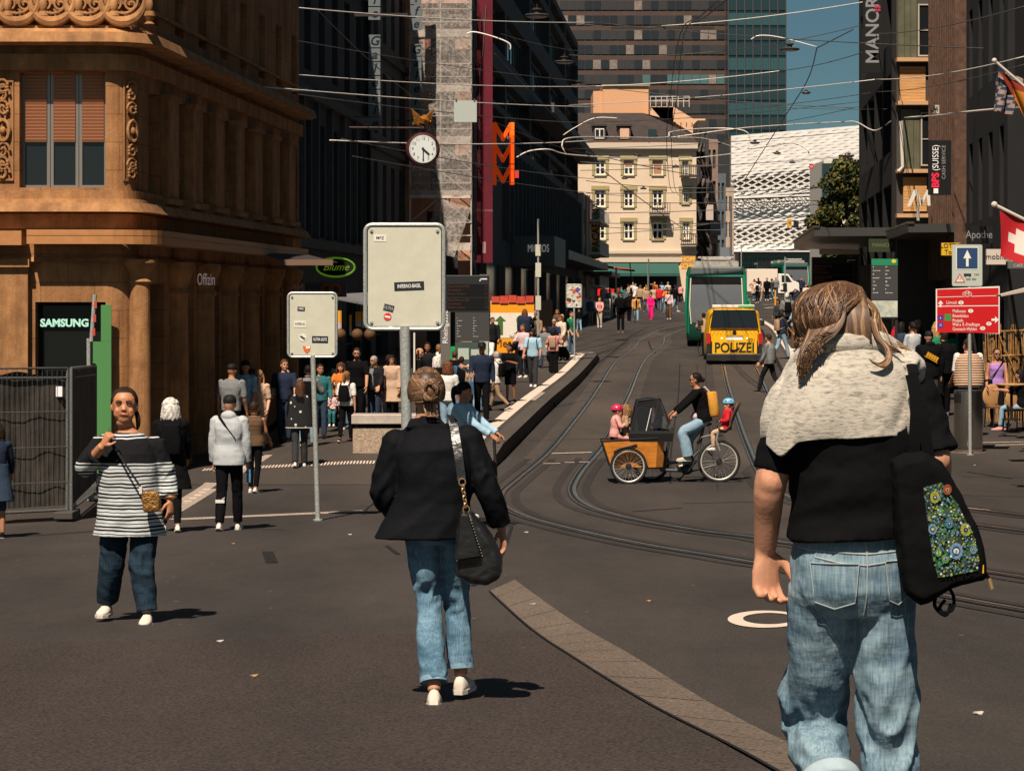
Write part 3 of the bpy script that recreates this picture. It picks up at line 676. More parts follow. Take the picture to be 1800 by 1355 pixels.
q.build('wall', M_CREAM, cr_)
for i,o_ in enumerate(opsC):
 bl = {0:0,3:.45,6:.95}.get(i,0) if i in (3,6) else 0
 w_ = window(cr_, fC, *o_, dep=.2, fm=M_WW, nv=1, nh=1, fw=.13, blind=bl, bm=mat('blind_pink',(.62,.38,.27)), sill=M_TRIM)
 q = wm(cr_); a,b,c,d = o_
 fbox(q,fC,a-.25,a-.003,c,d,.003,.07); fbox(q,fC,b+.003,b+.25,c,d,.003,.07); fbox(q,fC,a-.3,b+.3,d+.003,d+.35,.003,.12); q.build('window_surround', M_TRIM, cr_)
q = wm(cr_)
for a,b,e in ((262,252,.5),(266,262,.3),(446,441,.25),(461,452,.2)): fbox(q,fC,xc(1000)-.1,xc(1226),zc(a),zc(b),.004,e)
q.build('cornice', mat('trim_pale',(.55,.45,.36)), cr_)
q = wm(cr_); M_ROOF = mat('roof_slate',(.045,.035,.032),rough=.8,var=.25,vscale=2)
x0_,x1_ = xc(1000),xc(1226);
q.poly([(x0_,DC_-.4,zc(251)),(x1_,DC_-.4,zc(251)),(xc(1215),DC_+2,zc(232)),(xc(1136),DC_+6,zc(190)),(x0_,DC_+6,zc(190))])
q.poly([(x1_,DC_-.4,zc(251)),(x1_,DC_+17,zc(251)),(xc(1200),DC_+14,zc(192)),(xc(1136),DC_+6,zc(190)),(xc(1215),DC_+2,zc(232))])
q.poly([(x0_,DC_+6,zc(190)),(xc(1136),DC_+6,zc(190)),(xc(1200),DC_+14,zc(192)),(x0_,DC_+14,zc(192))])
q.build('roof', M_ROOF, cr_)
for px in (1054,1098):
 q = wm(cr_); fbox(q,fC,xc(px-11),xc(px+11),zc(245),zc(222),-2.2,-.1); fbox(q,fC,xc(px-13),xc(px+13),zc(222),zc(219),-2.4,.1); dm = q.build('dormer', M_ROOF, cr_)
 q = wm(cr_); fbox(q,fC,xc(px-8),xc(px+8),zc(244),zc(226),-.095,-.03)
 q.build('dormer_window', M_WW if px==1054 else mat('blind_pink',(.62,.38,.27)), dm)
 if px==1054:
  q = wm(cr_)
  for k in (-1,1): fbox(q,fC,xc(px+k*4-3),xc(px+k*4+3),zc(242),zc(228),-.028,-.01)
  q.build('pane', M_GLASS, dm)
q = wm(cr_); fbox(q,fC,xc(1140),xc(1155),zc(240),zc(227),-.9,-.5); q.build('skylight', M_GLASSB, cr_)
for (px0,px1,py) in ((1141,1176,378),(1196,1224,312),(1196,1224,432)):
 q = wm(cr_); fbox(q,fC,xc(px0),xc(px1),zc(py),zc(py-3),.13,1.3)
 for k in range(9): u=lerp(xc(px0),xc(px1),k/8); q.tube([fC(u,zc(py-3),1.25),fC(u,zc(py-20),1.25)],.03,5)
 q.tube([fC(xc(px0),zc(py-20),1.25),fC(xc(px1),zc(py-20),1.25)],.04,5); q.build('balcony', mat('balcony_iron',(.06,.05,.05)), cr_)
q = wm(cr_); fbox(q,fC,xc(1038)+.01,xc(1190)-.01,-.5,zc(462),-.34,-.3); q.build('shop_front', mat('shop_glass',(.008,.009,.009)), cr_)
for a,b in ((1040,1106),(1108,1192)):
 q = wm(cr_); q.poly([fC(xc(a),zc(463),.25),fC(xc(b),zc(463),.25),fC(xc(b),zc(481),2.2),fC(xc(a),zc(481),2.2)]); q.poly([fC(xc(a),zc(481),2.2),fC(xc(b),zc(481),2.2),fC(xc(b),zc(486),2.2),fC(xc(a),zc(486),2.2)])
 aw = q.build('awning', mat('awning_green',(.025,.085,.07),rough=.8), cr_)
 if a == 1040: text('Amsterdam', mat('lettering_pale',(.6,.6,.5)), cr_, tuple(cr_.matrix_world.inverted()@Vector((0,0,0))), size=.4).location = (xc(1062)-xc(1130), -2.25, zc(483.6)-gz(DC_))
ph = thing('rooftop_penthouse','orange flat roofed penthouse blocks above the dark mansard roof','building',(xc(1100),DC_+20,gz(DC_+20)))
M_ORP = mat('render_orange',(.62,.34,.19),rough=.9,var=.06); D2 = DC_+20; X_=lambda p:X(p,D2); Z_=lambda p:Z(p,D2)
q = wm(ph); q.box(X_(1060),X_(1140),D2,D2+8,0,Z_(152)); q.box(X_(1043),X_(1060)-.01,D2+.3,D2+8,0,Z_(160)); q.build('wall', M_ORP, ph)
q = wm(ph); q.box(X_(1058),X_(1142),D2-.2,D2+8,Z_(152)+.003,Z_(149)); q.build('roof', mat('roof_green_grey',(.25,.26,.2)), ph)
q = wm(ph); q.box(X_(1142),X_(1182),D2-1,D2+6,0,Z_(190)); q.poly([(X_(1142),D2-1,Z_(189)),(X_(1182),D2-1,Z_(189)),(X_(1230),D2-1,Z_(218)),(X_(1165),D2-1,Z_(215))]); q.box(X_(1175),X_(1240),D2,D2+6,0,Z_(209)); q.build('annex', mat('render_peach',(.7,.42,.26),var=.06), ph)
q = wm(ph)
for k in range(8): q.tube([(lerp(X_(1142),X_(1210),k/7),D2-1.2,Z_(190)),(lerp(X_(1142),X_(1210),k/7),D2-1.2,Z_(171))],.04,5)
for py in (172,180): q.tube([(X_(1142),D2-1.2,Z_(py)),(X_(1210),D2-1.2,Z_(py))],.04,5)
q.build('terrace_railing', mat('rail_white',(.6,.55,.5)), ph)
specs = [(1226,1246,236,212,'render_dkgrey',(.05,.045,.045),'dark netted house front directly right of the cream house'),(1240,1262,245,245,'render_pinkgrey',(.25,.17,.14),'pinkish grey house front with small signs beyond the netted one'),
  (1258,1276,270,305,'render_bluegrey',(.10,.12,.14),'slim blue grey house front beside the trusses'),(1270,1290,300,330,'render_beige',(.42,.32,.24),'pale beige house front nearest the white lattice hall')]
for a,b,D_,pyt,mk,c_,lb in specs:
 t = thing('narrow_house', lb, 'building', (X(a,D_),D_,gz(D_))); f_ = front(D_); q = wm(t)
 ops=[]; r0 = Z(pyt,D_)
 for k in range(6):
  zt = r0-1.0-3.0*k
  if zt-1.8 > gz(D_)+3: ops += [(lerp(X(a,D_),X(b,D_),.18),lerp(X(a,D_),X(b,D_),.42),zt-1.8,zt),(lerp(X(a,D_),X(b,D_),.58),lerp(X(a,D_),X(b,D_),.82),zt-1.8,zt)]
 holes(q, f_, X(a,D_),X(b,D_),gz(D_)-1,r0,ops,.3); q.box(X(a,D_)+.01,X(b,D_)-.003,D_+.35,D_+14,gz(D_)-1,r0); q.build('wall', mat(mk,c_,rough=.9,var=.2,vscale=1.5), t)
 for o_ in ops: window(t, f_, *o_, dep=.26, fm=M_FRG, nv=0, nh=1, fw=.1)
 for k in range(3):
  if (a+k)%2: q = wm(t); fbox(q,f_,X(a,D_)+.4*k,X(a,D_)+.4*k+1.0,r0-7-2.2*k,r0-5.6-2.2*k,.05,.8); q.build('sign_panel', mat('panel%d'%(k+a%3),[(.5,.4,.35),(.45,.1,.06),(.15,.17,.2)][(k+a)%3]), t)
nt_ = thing('scaffold_netting','dark crumpled protective netting hanging on the house front beside the cream house','netting',(X(1232,228),228,gz(228)))
q = wm(nt_); I=[]
for k in range(25):
 row=[]
 for i in range(9):
  z_=lerp(Z(465,227),Z(250,227),k/24); row.append(q.pt((lerp(X(1226+8*math.sin(k*.8),227),X(1245+6*math.sin(k*.5),227),i/8),227-.5+.5*math.sin(i*2.1+k*.7)+.3*math.sin(k*1.9),z_)))
 I.append(row)
for k in range(24):
 for i in range(8): q.face([I[k][i],I[k][i+1],I[k+1][i+1],I[k+1][i]])
q.build('netting', mat('netting_dark',(.05,.045,.045),rough=.9,var=.6,vscale=1.2,col2=(.22,.18,.16)), nt_)
DH = 600.0; xh=lambda p:X(p,DH); zh=lambda p:Z(p,DH)
hl = thing('lattice_exhibition_hall','huge white exhibition hall wrapped in a woven metal lattice at the end of the street','building',(xh(1400),DH,gz(DH)))
q = wm(hl); q.box(xh(1284),xh(1560),DH+2,DH+60,zh(440),zh(240)); q.build('wall', mat('hall_dark',(.10,.095,.09),rough=.7), hl)
M_LAT = mat('lattice_white',(.82,.78,.74),rough=.45,var=.12,vscale=.4,metal=.15)
def tier(py0, py1, ydep, amp_fn, n, slope, name):
 mb = wm(hl); K=120
 for r in range(n):
  t0=(r)/n; zc_=lerp(zh(py1),zh(py0),(r+.5)/n); hh=(zh(py0)-zh(py1))/n
  for k in range(K):
   def e(kk, s_):
    u=kk/K; x_=lerp(xh(1284),xh(1560),u); a=amp_fn((r+.5)/n); ph_ = u*2*PI*13+(PI if r%2 else 0)
    th = hh*(.50-.30*a)
    return Vector((x_, ydep-1.2*s_*0-.8*math.cos(ph_)*a, zc_+slope*(u)*1.0+s_*th+a*hh*.5*math.sin(ph_)))
   mb.quad(e(k,-1),e(k+1,-1),e(k+1,1),e(k,1))
 mb.build(name, M_LAT, hl)
import math as _m
g_ = lambda t,c,w: _m.exp(-((t-c)/w)**2)
tier(240,350,DH-2, lambda t: max(.06, .85*g_(t,.22,.13)), 22, 3.0, 'lattice_band')
tier(352,442,DH+1, lambda t: max(.16, .8*g_(t,.30,.18)), 18, 1.5, 'lattice_band')
q = wm(hl); q.poly([(xh(1284),DH-2.2,zh(350)),(xh(1560),DH-2.2,zh(340)),(xh(1560),DH-2.2,zh(337)),(xh(1284),DH-2.2,zh(347))]); q.box(xh(1284),xh(1560),DH-1,DH+2,zh(443),zh(441)); q.build('lattice_edge', M_LAT, hl)
q = wm(hl); q.box(xh(1300),xh(1560),DH+3,DH+20,gz(DH)-2,zh(440)-.02); q.build('glass_lobby', M_GLASSB, hl)
q = wm(hl)
for k in range(22): u=lerp(xh(1300),xh(1460),k/21); q.box(u,u+.35,DH+2.6,DH+2.95,zh(475),zh(452))
for py in (452,464): q.box(xh(1300),xh(1460),DH+2.5,DH+2.59,zh(py),zh(py)+.4)
q.build('lobby_mullions', mat('mullion_teal',(.10,.2,.19)), hl)
DT=700.0; xt=lambda p:X(p,DT); zt_=lambda p:Z(p,DT)
tw = thing('glass_office_tower','tall dark tower with brown bands and a glass end rising behind the cream house','tower',(xt(1200),DT,gz(DT)))
M_BRN = mat('spandrel_brown',(.075,.048,.04),rough=.5,var=.15,vscale=.15)
fT=front(DT); q = wm(tw); q.box(xt(980),xt(1275),DT,DT+25,gz(DT)-2,zt_(-60)); q.build('wall', M_BRN, tw)
q = wm(tw); q.box(xt(1275)+.02,xt(1378),DT-6,DT+25,gz(DT)-2,zt_(-60)); q.build('glass_end', mat('tower_glass_dark',(.012,.02,.024),rough=.15,spec=.6,var=.5,vscale=.08), tw)
random.seed(3)
pitch=26.0
MG=[mat('tg0',(.020,.022,.026),rough=.12,spec=.7),mat('tg1',(.045,.045,.047),rough=.2),mat('tg2',(.20,.165,.145),rough=.6,var=.3,vscale=1.5),mat('tg3',(.07,.14,.15),rough=.3)]
k=0; py=-50.0
while py < 330:
 mbs=wm(tw); bandc=[]; px=984.0; lt=(k in (7,))
 while px<1274:
  w_=14.5; mbs.cur = 3 if (abs(py-132)<13 and random.random()<.75 and px>1120) else (2 if random.random()<(.22 if int(k)%3==1 else .05) else (1 if random.random()<.5 else 0))
  fbox(mbs,fT,xt(px)+.08,xt(px+w_)-.08,zt_(py+16),zt_(py),.05,.25); px+=w_
 mbs.build('window_band', MG, tw);
 g2=wm(tw)
 for j in range(7): fbox(g2,front(DT-6),xt(1277+14.4*j)+.15,xt(1277+14.4*(j+1))-.15,zt_(py+21),zt_(py),.05,.2)
 g2.cur=0; g2.build('window_band', [mat('tg4',(.018,.035,.04),rough=.1,spec=.8)] if k%3 else [mat('tg5',(.03,.075,.085),rough=.1,spec=.8)], tw)
 py+=pitch; k+=1
q = wm(tw)
for j in range(8): fbox(q,front(DT-6),xt(1276.6+14.4*j)-.12,xt(1276.6+14.4*j)+.12,gz(DT),zt_(-60),.05,.5)
q.build('mullions', M_FRG, tw)
random.seed(11)
XR=5.5
M_DK=mat('facade_black',(.006,.006,.007),rough=.8,var=.2,vscale=1)
M_DK2=mat('facade_charcoal',(.013,.0135,.015),rough=.85,var=.2,vscale=1)
a0,a1=DL(1587,XR),DL(1510,XR)
t6,fn6,f6=block('department_store','black clad department store with a vertical white lettered sign on the right', XR, 76, a1, 17, M_DK, -1, rowops(78,a1-1,4,3.6,[(2.9,5.2),(6.2,8.6),(9.6,12)]), winargs=dict(fm=M_BLACK,nv=2))
fb=thing('panelled_office_house','narrow office house front of tan stone panels and greenish glass above the canopy','building',(X(1615,75),75,gz(75)))
f7=front(75.0); x7=lambda p:X(p,75); z7=lambda p:Z(p,75)
q=wm(fb); q.box(x7(1576),x7(1650),75,75.9,-1.5,14); q.build('wall', mat('bay_dark',(.06,.05,.045)), fb)
M_TAN=mat('tan_panel',(.55,.27,.10),rough=.7,var=.2,vscale=2,stretch=(1,1,9),col2=(.62,.34,.14))
M_GRG=mat('green_glass_panel',(.10,.10,.065),rough=.35,spec=.5,var=.25,vscale=2)
for a,b,c,d,m_,nm in ((1581,1626,180,118,M_TAN,'stone_panel'),(1587,1628,372,312,M_TAN,'stone_panel'),(1578,1611,104,-60,M_GRG,'glass_panel'),(1583,1616,298,193,M_GRG,'glass_panel')):
 q=wm(fb); n_=max(1,int((b-a)/11))
 if m_ is M_TAN:
  for k in range(12):
   fbox(q,f7,x7(a),x7(b),lerp(z7(c),z7(d),k/12)+.006,lerp(z7(c),z7(d),(k+1)/12),.02,.10)
 else:
  for k in range(3): fbox(q,f7,lerp(x7(a),x7(b),k/3)+.01,lerp(x7(a),x7(b),(k+1)/3),z7(c),z7(d),.02,.06)
 q.build(nm,m_,fb)
for py in (107,183,302,380,-70): q=wm(fb); fbox(q,f7,x7(1574),x7(1650),z7(py)-.05,z7(py)+.06,.02,.35); q.build('ledge', mat('ledge_tan',(.5,.3,.16)), fb)
for a,b,c,d in ((1613,1648,100,8),(1618,1648,292,198)): window(fb,f7,x7(a),x7(b),z7(c),z7(d),dep=-.03,fm=mat('frame_pale',(.4,.36,.3)),nh=1,nv=0,fw=.04)
q=wm(fb); q.tube([f7(x7(1580),z7(215),.4),f7(x7(1583),z7(295),.4),f7(x7(1576),z7(303),.4)],.05,8); q.build('drainpipe',mat('pipe_pale',(.6,.55,.5)),fb)
b0,b1=66.4,74.8
t8,fn8,f8=block('ribbed_facade_house','dark office house with close vertical metal ribs behind the cash service sign', 6.65, b0, b1, 15, mat('rib_back',(.02,.014,.012)), -1, rowops(b0,b1,4,2.6,[(-1.6,1.8)]), winargs=dict(fm=M_BLACK))
q=wm(t8)
for k in range(16):
 u=lerp(b0+.2,b1-.3,k/15); fbox(q,fn8,u,u+.12,2.2,14.8,.003,.32)
q.build('facade_ribs', mat('rib_bronze',(.085,.045,.03),rough=.6,var=.4,vscale=6), t8)
q=wm(t8)
for k in range(0): q.box(X(1651+6*k,b0),X(1654+6*k,b0),b0-.25,b0-.01,2.2,14.8)
q.build('corner_ribs', mat('rib_bronze',(.24,.12,.08)), t8)
c0,c1=57,66.2
t9,fn9,f9=block('charcoal_house','charcoal house with tall narrow windows on the right edge behind the flags', 6.6, c0, c1, 14, M_DK2, -1, rowops(c0,c1,4,.85,[(3.6,5.6),(6.8,9.0),(10,12)])+rowops(c0,c1,2,3.2,[(-1.5,1.7)]), winargs=dict(fm=M_FRG,nv=0))
e0_,e1_=32.0,56.8
t10,fn10,f10=block('shop_house','dark shop house at the right edge with a projecting bay above the flags', 7.0, e0_, e1_, 13, mat('facade_brownblack',(.013,.011,.010),rough=.85,var=.2), -1, rowops(e0_,e1_,6,1.0,[(3.2,5.2),(6.6,8.6)])+rowops(e0_,e1_,4,3.0,[(-1.3,1.6)]), winargs=dict(fm=M_FRG,nv=0))
q=wm(t10); fbox(q,fn10,50,53,5.8,8.5,.003,.7); fbox(q,fn10,50.2,52.8,5.5,5.8,.003,.5); q.build('bay_window',mat('facade_brownblack',(.045,.038,.034)),t10)
for (t_,fn_,u0,u1,z0,z1,e) in ((t6,fn6,76.2,a1,3.55,3.8,2.4),(t8,fn8,66.6,74.9,3.4,3.62,1.5)):
 q=wm(t_); fbox(q,fn_,u0,u1,z0,z1,.003,e); fbox(q,fn_,u0-.05,u1,z1+.003,z1+.06,e-.15,e+.05); q.build('canopy',mat('canopy_steel',(.11,.105,.10),rough=.3,metal=.6),t_)
q_=thing('pale_house','pale house with a glass stair end showing behind the tree top','building',(X(1480,320),320,gz(320)))
q=wm(q_); q.box(X(1448,320),X(1520,320),320,335,0,Z(282,320)); q.build('wall',mat('render_white',(.6,.54,.48)),q_)
q=wm(q_); q.box(X(1444,320),X(1462,320),319,319.9,0,Z(288,320)); q.build('glass_stair',M_GLASSB,q_)
def tree(px,D,pyb,pyt,w,lab,seed=1,nl=5200):
 rnd=random.Random(seed); x=X(px,D); z0=gz(D); zt=Z(pyt,D); t=thing('street_tree',lab,'tree',(x,D,z0))
 H=zt-z0; zb=Z(pyb,D)-z0; q=MB()
 q.tube([(0,0,-.2),(.1,0,H*.25),(0,.1,H*.5),(.15,0,H*.8)],[.28,.22,.16,.05],10)
 tips=[]
 for k in range(16):
  a=rnd.random()*2*PI; h=rnd.uniform(.2,.7)*H; r=rnd.uniform(.4,.95)*w; e=Vector((math.cos(a)*r,math.sin(a)*r,h+rnd.uniform(.08,.28)*H))
  q.tube([(0,0,h),(e.x*.5,e.y*.5,h+(e.z-h)*.4),tuple(e)],[.09,.05,.015],6); tips.append(e)
 q.build('trunk',mat('bark',(.06,.045,.035),rough=.9,var=.3),t,smooth=True)
 cl=[]
 for k in range(46):
  u=rnd.random(); hz=lerp(zb,H,u); rr=w*(.55+.55*math.sin(PI*min(1,u*.8+.18)))*rnd.uniform(.35,1.0); a=rnd.random()*2*PI
  cl.append((Vector((math.cos(a)*rr,math.sin(a)*rr,hz*rnd.uniform(.93,1.0))), w*rnd.uniform(.22,.42)))
 q=MB()
 for k in range(nl):
  c,r=rnd.choice(cl); d=Vector((rnd.gauss(0,1),rnd.gauss(0,1),rnd.gauss(0,.8))); d.normalize(); p=c+d*r*rnd.random()**.4
  n=Vector((rnd.gauss(0,1),rnd.gauss(0,1),rnd.gauss(.6,1))).normalized(); a=n.orthogonal().normalized(); b=n.cross(a); s=rnd.uniform(.07,.15)
  q.cur=rnd.choice((0,0,0,1,1,2)); q.quad(p-a*s,p-b*s*.7,p+a*s,p+b*s*.7)
 q.build('crown',[mat('leaf_a',(.035,.05,.012),rough=.7),mat('leaf_b',(.07,.075,.018),rough=.7),mat('leaf_c',(.15,.11,.02),rough=.7)],t)
tree(1488,132,440,284,1.65,'autumn tinged leafy tree on the right between the white hall and the black store',4,15000)
# ================= signs and street furniture =================
def cyl_on(mb, p, r, h, n=12): mb.tube([p, (p[0],p[1],p[2]+h)], r, n)
def rrect(w,h,r,n=5):
 P=[]
 for cx,cz,a0 in ((w/2-r,h/2-r,0),(-w/2+r,h/2-r,90),(-w/2+r,-h/2+r,180),(w/2-r,-h/2+r,270)):
  for k in range(n+1): a=math.radians(a0+90*k/n); P.append((cx+r*math.cos(a),cz+r*math.sin(a)))
 return P
M_GP = mat('galvanised_tube',(.42,.44,.42),rough=.45,metal=.45,var=.35,vscale=45,bump=.1)
M_SIGNB = mat('sign_back_grey',(.52,.51,.42),rough=.6,var=.06,vscale=5)
def stickbox(mb,x0,x1,z0,z1,y=-.016): mb.box(x0,x1,y,y+.004,z0,z1)
def sign_back(px, pyb, pxc, py0, py1, w_px, lab, pole_r, stickers, tilt=0.0, D=None, group='backs of traffic signs'):
 p = GP(px,pyb); D = p.y; t = thing('traffic_sign_back', lab, 'traffic sign', tuple(p), 0, group)
 cx = X(pxc,D)-p.x; zt = Z(py0,D)-p.z; zb = Z(py1,D)-p.z; w = w_px/F*D; h = zt-zb; cz=(zt+zb)/2
 q = MB(); q.tube([(0,0,-.02),(cx*.9,0,zb+.02)], pole_r, 14); q.tube([(cx,.012+pole_r*.7,zb),(cx,.012+pole_r*.7,zt-.1)],pole_r*.7,10); q.cyl((0,0,0),pole_r*1.9,.02,14); q.build('pole', M_GP, t, smooth=True)
 q = MB(); q.tube([(cx+a,0,cz+b) for a,b in rrect(w,h,w*.09)], w*.026, 8, closed=True, cap=False); q.build('frame', M_GP, t, smooth=True)
 q = MB(); q.prism([(cx+a,cz+b) for a,b in rrect(w*.93,h*.95,w*.06)], -.006, .006); pn=q.build('panel', M_SIGNB, t)
 q = MB()
 for sx in (-1,1):
  for sz in (-1,1):
   c=(cx+sx*w*.42,-.006,cz+sz*(h/2-w*.08)); q.tube([c,(c[0],-.02,c[2])],[w*.026,w*.02],12); q.tube([(c[0],-.02,c[2]),(c[0],-.028,c[2])],w*.011,6)
 q.build('bolt', M_GP, pn)
 for (u,v,sw,sh,col,txt,tcol,rot) in stickers:     # u,v fraction of panel from top left
  x_=cx-w/2+u*w; z_=zt-v*h; b=MB()
  if txt=='O': b.tube([(x_,-.0065,z_),(x_,-.0105,z_)], sw*w/2, 20)
  else:
   R=Matrix.Translation((x_,-.0085,z_))@Matrix.Rotation(rot,4,'Y'); b.M=R; b.box(-sw*w/2,sw*w/2,-.002,.002,-sh*w/2,sh*w/2)
  s_=b.build('sticker', mat('sticker_%s'%'_'.join('%d'%(c*100) for c in col),col,rough=.5), pn)
  if txt and txt!='O':
   text(txt, mat('ink_%d'%(tcol*100),(tcol,)*3,rough=.6), s_, (x_,-.0115,z_), (PI/2,rot,0), size=sh*w*.62, ext=.0006, sx=min(1,(sw*.92)/(len(txt)*sh*.40)), bold=.0006)
  if txt=='O' and tcol>=0:
   b=MB(); b.M=Matrix.Translation((x_,-.012,z_))@Matrix.Rotation(rot,4,'Y'); b.box(-sw*w*.36,sw*w*.36,-.001,.001,-sw*w*.12,sw*w*.12); b.build('mark', mat('ink_%d'%(tcol*100),(tcol,)*3), s_)
 return t, (cx,cz,w,h)
DK=(.02,.02,.022); WT=(.7,.68,.62)
sign_back(718,938,711,395,578,138,'large grey traffic sign back with stickers, on a thick pole above the concrete bench',.062,
[(.19,.13,.16,.085,WT,'MPZ',.02,.04),(.56,.59,.38,.11,DK,'INFERNO-BASEL',.8,-.04),(.30,.80,.13,.085,(.045,.045,.055),'ULTRA',.35,.25),(.285,.885,.10,.1,(.55,.04,.03),'O',.7,.2),(.32,.985,.05,.02,WT,'',0,0)])
t_,g_s = sign_back(559,915,549,515,627,85,'smaller grey traffic sign back with five stickers, on a thin pole at left',.033,
[(.27,.25,.15,.085,DK,'MPZ',.8,.06),(.25,.49,.25,.13,WT,'INFERNO',.05,.03),(.30,.70,.155,.155,WT,'O',.03,.6),(.66,.73,.33,.14,DK,'ULTRA GUYS',.8,.02)])
cx,cz,w_,h_=g_s; b=MB(); zt=cz+h_/2; x_=cx-w_/2+.38*w_; z_=zt-.88*h_
b.prism([(x_-.05,z_+.045),(x_,z_+.03),(x_+.055,z_+.04),(x_+.045,z_-.02),(x_+.005,z_-.06),(x_-.035,z_-.02)],-.0105,-.0065); b.build('sticker',mat('sticker_orange',(.6,.13,.03)),t_)
b=MB(); b.prism([(x_+.0,z_+.03),(x_+.05,z_+.035),(x_+.045,z_+.012),(x_-.01,z_+.005)],-.0125,-.0108); b.build('sticker_mark',mat('ink_80',(.8,)*3),t_)
t_,g_s = sign_back(1010,634,1009,500,540,27,'small distant sign face crowded with coloured stickers at the far end of the tram platform',.03,[],group=None)
cx,cz,w_,h_=g_s; rnd=random.Random(5)
for k in range(26):
 u=rnd.uniform(-.4,.4)*w_; v=rnd.uniform(-.45,.38)*h_; b=MB(); b.M=Matrix.Translation((cx+u,-.0085-.0006*k,cz+v))@Matrix.Rotation(rnd.uniform(-1,1),4,'Y'); s_=rnd.uniform(.035,.075)
 b.box(-s_,s_,-.0002,.0002,-s_*.7,s_*.7); b.build('sticker', mat('stk%d'%(k%6),[(.6,.55,.5),(.5,.08,.06),(.12,.06,.25),(.05,.05,.05),(.6,.3,.2),(.65,.6,.6)][k%6]), t_)
p=GP(712,745); t=thing('thin_pole','thin galvanised pole with pale strips directly behind the large sign pole','pole',tuple(p)); q=MB(); L_=(HY-0)/F
q.tube([(0,0,0),((X(703,p.y)-p.x),0,Z(560,p.y)-p.z)],.022,8); q.build('pole',M_GP,t,smooth=True)
q=MB(); q.box(X(726,p.y)-p.x,X(729,p.y)-p.x,.2,.23,Z(700,p.y)-p.z,Z(585,p.y)-p.z); q.box(X(708,p.y)-p.x,X(712,p.y)-p.x,.2,.23,Z(650,p.y)-p.z,Z(590,p.y)-p.z); q.build('strip',mat('strip_white',(.6,.58,.52)),t)
fnz=thing('construction_fence','mobile metal construction fence covered with a grey tarpaulin at the left edge','fence',tuple(GP(60,930)))
pf=fnz.location; q=MB(); zt_f=.0
A0=GP(-60,925)-pf; A1=GP(118,915)-pf; A2=GP(168,880)-pf; Hf=1.95
def fpanel(a,b,nm,zr=Hf):
 q=MB(); q.tube([a+Vector((0,0,.08)),a+Vector((0,0,zr)),b+Vector((0,0,zr)),b+Vector((0,0,.08))],.021,8); q.tube([a+Vector((0,0,.14)),b+Vector((0,0,.14))],.018,8); q.tube([a+Vector((0,0,zr-.12)),b+Vector((0,0,zr-.12))],.012,6)
 n=int((b-a).length/.075)
 for k in range(1,n): c=a.lerp(b,k/n); q.tube([c+Vector((0,-.015,.14)),c+Vector((0,-.015,zr))],.0022,4)
 for zz_ in (.5,.95,1.4): q.tube([a+Vector((0,-.018,zz_)),b+Vector((0,-.018,zz_))],.004,4)
 q.build(nm,mat('fence_tube',(.16,.165,.16),rough=.5,metal=.4,var=.3,vscale=40),fnz,smooth=True)
fpanel(A0,A1,'fence_panel'); fpanel(A1+Vector((.05,0,0)),A2,'fence_panel')
for a in (A0,A1,A2): q=MB(); q.box(a.x-.12,a.x+.12,a.y-.3,a.y+.3,0,.09); q.build('foot',mat('fence_foot',(.06,.055,.05)),fnz,bevel=.01)
M_TARP=mat('tarp_grey',(.06,.05,.042),rough=.85,var=.6,vscale=3,bump=.6,bscale=6,stretch=(1,1,.6),trans=0)
for a,b in ((A0,A1),(A1+Vector((.06,0,0)),A2)):
 q=MB(); I=[]; nn=40
 for i in range(nn+1):
  c=a.lerp(b,i/nn); row=[]
  for k in range(17):
   z_=lerp(.16,1.86,k/16)
   row.append(q.pt((c.x,c.y+.035+.012*math.sin(i*.31+k*.12)+.010*math.sin(k*.5+i*.25+1.3*math.sin(i*.2))+.003*math.sin(i*1.3+k),z_+.02*math.sin(i*.4)*(k==16))))
  I.append(row)
 for i in range(nn):
  for k in range(16): q.face([I[i][k],I[i+1][k],I[i+1][k+1],I[i][k+1]])
 q.build('tarpaulin',M_TARP,fnz,smooth='all')
q=MB(); c=A0.lerp(A1,.93); q.box(c.x-.05,c.x+.03,c.y-.03,c.y-.025,1.55,1.68); q.build('tag',mat('ink_80',(.8,)*3),fnz)
p=G(163,880); t=thing('barrier_pole','grey post with a red and white marker strip standing behind the construction fence','pole',tuple(p)); q=MB(); zp=lambda py:Z(py,p.y)-p.z
q.tube([(-.05,0,0),(-.06,0,zp(595))],.03,8); q.tube([(-.02,0,zp(600)),(.03,0,zp(518))],.03,8); q.tube([(0,0,0),(.02,0,zp(640))],.022,8); q.build('pole',M_GP,t)
for k in range(3): q=MB(); q.box(.0+.012*k,.04+.012*k,-.035,-.028,zp(590-24*k),zp(577-24*k)); q.build('marker',mat('marker_red',(.45,.06,.04)),t)
p=GP(668,798); t=thing('concrete_bench','pitted concrete bench block with a metal edged seat below the large sign','bench',tuple(p)); k_=p.y/F
q=MB(); q.box(-48*k_,70*k_,0,.55,0,46*k_); q.build('base',mat('concrete_pitted',(.36,.27,.20),rough=.95,var=.35,vscale=14,bump=.8,bscale=30),t,bevel=.015)
q=MB(); q.box(-50*k_,72*k_,-.06,.65,53*k_,69*k_); q.build('seat',mat('bench_metal',(.50,.43,.38),rough=.5,metal=.3,var=.2),t,bevel=.006)
q=MB(); q.box(-40*k_,60*k_,.05,.5,46*k_,53*k_); q.build('plinth',M_BLACK,t)
def steel_mat():
 m=mat('brushed_steel',(.50,.47,.44),rough=.28,metal=1.0,var=.08,vscale=20,stretch=(1,1,.02)); return m
steel_mat()
p=G(684,735); t=thing('litter_bin','round brushed steel litter bin behind the concrete bench','bin',tuple(p)); k_=p.y/F
q=MB(); q.lathe((0,0,0),[(16*k_,.05),(17*k_,.08),(17*k_,52*k_),(15*k_,52*k_),(15*k_,49*k_),(.01,49*k_)],28); q.build('body',_M['brushed_steel'],t,smooth=True)
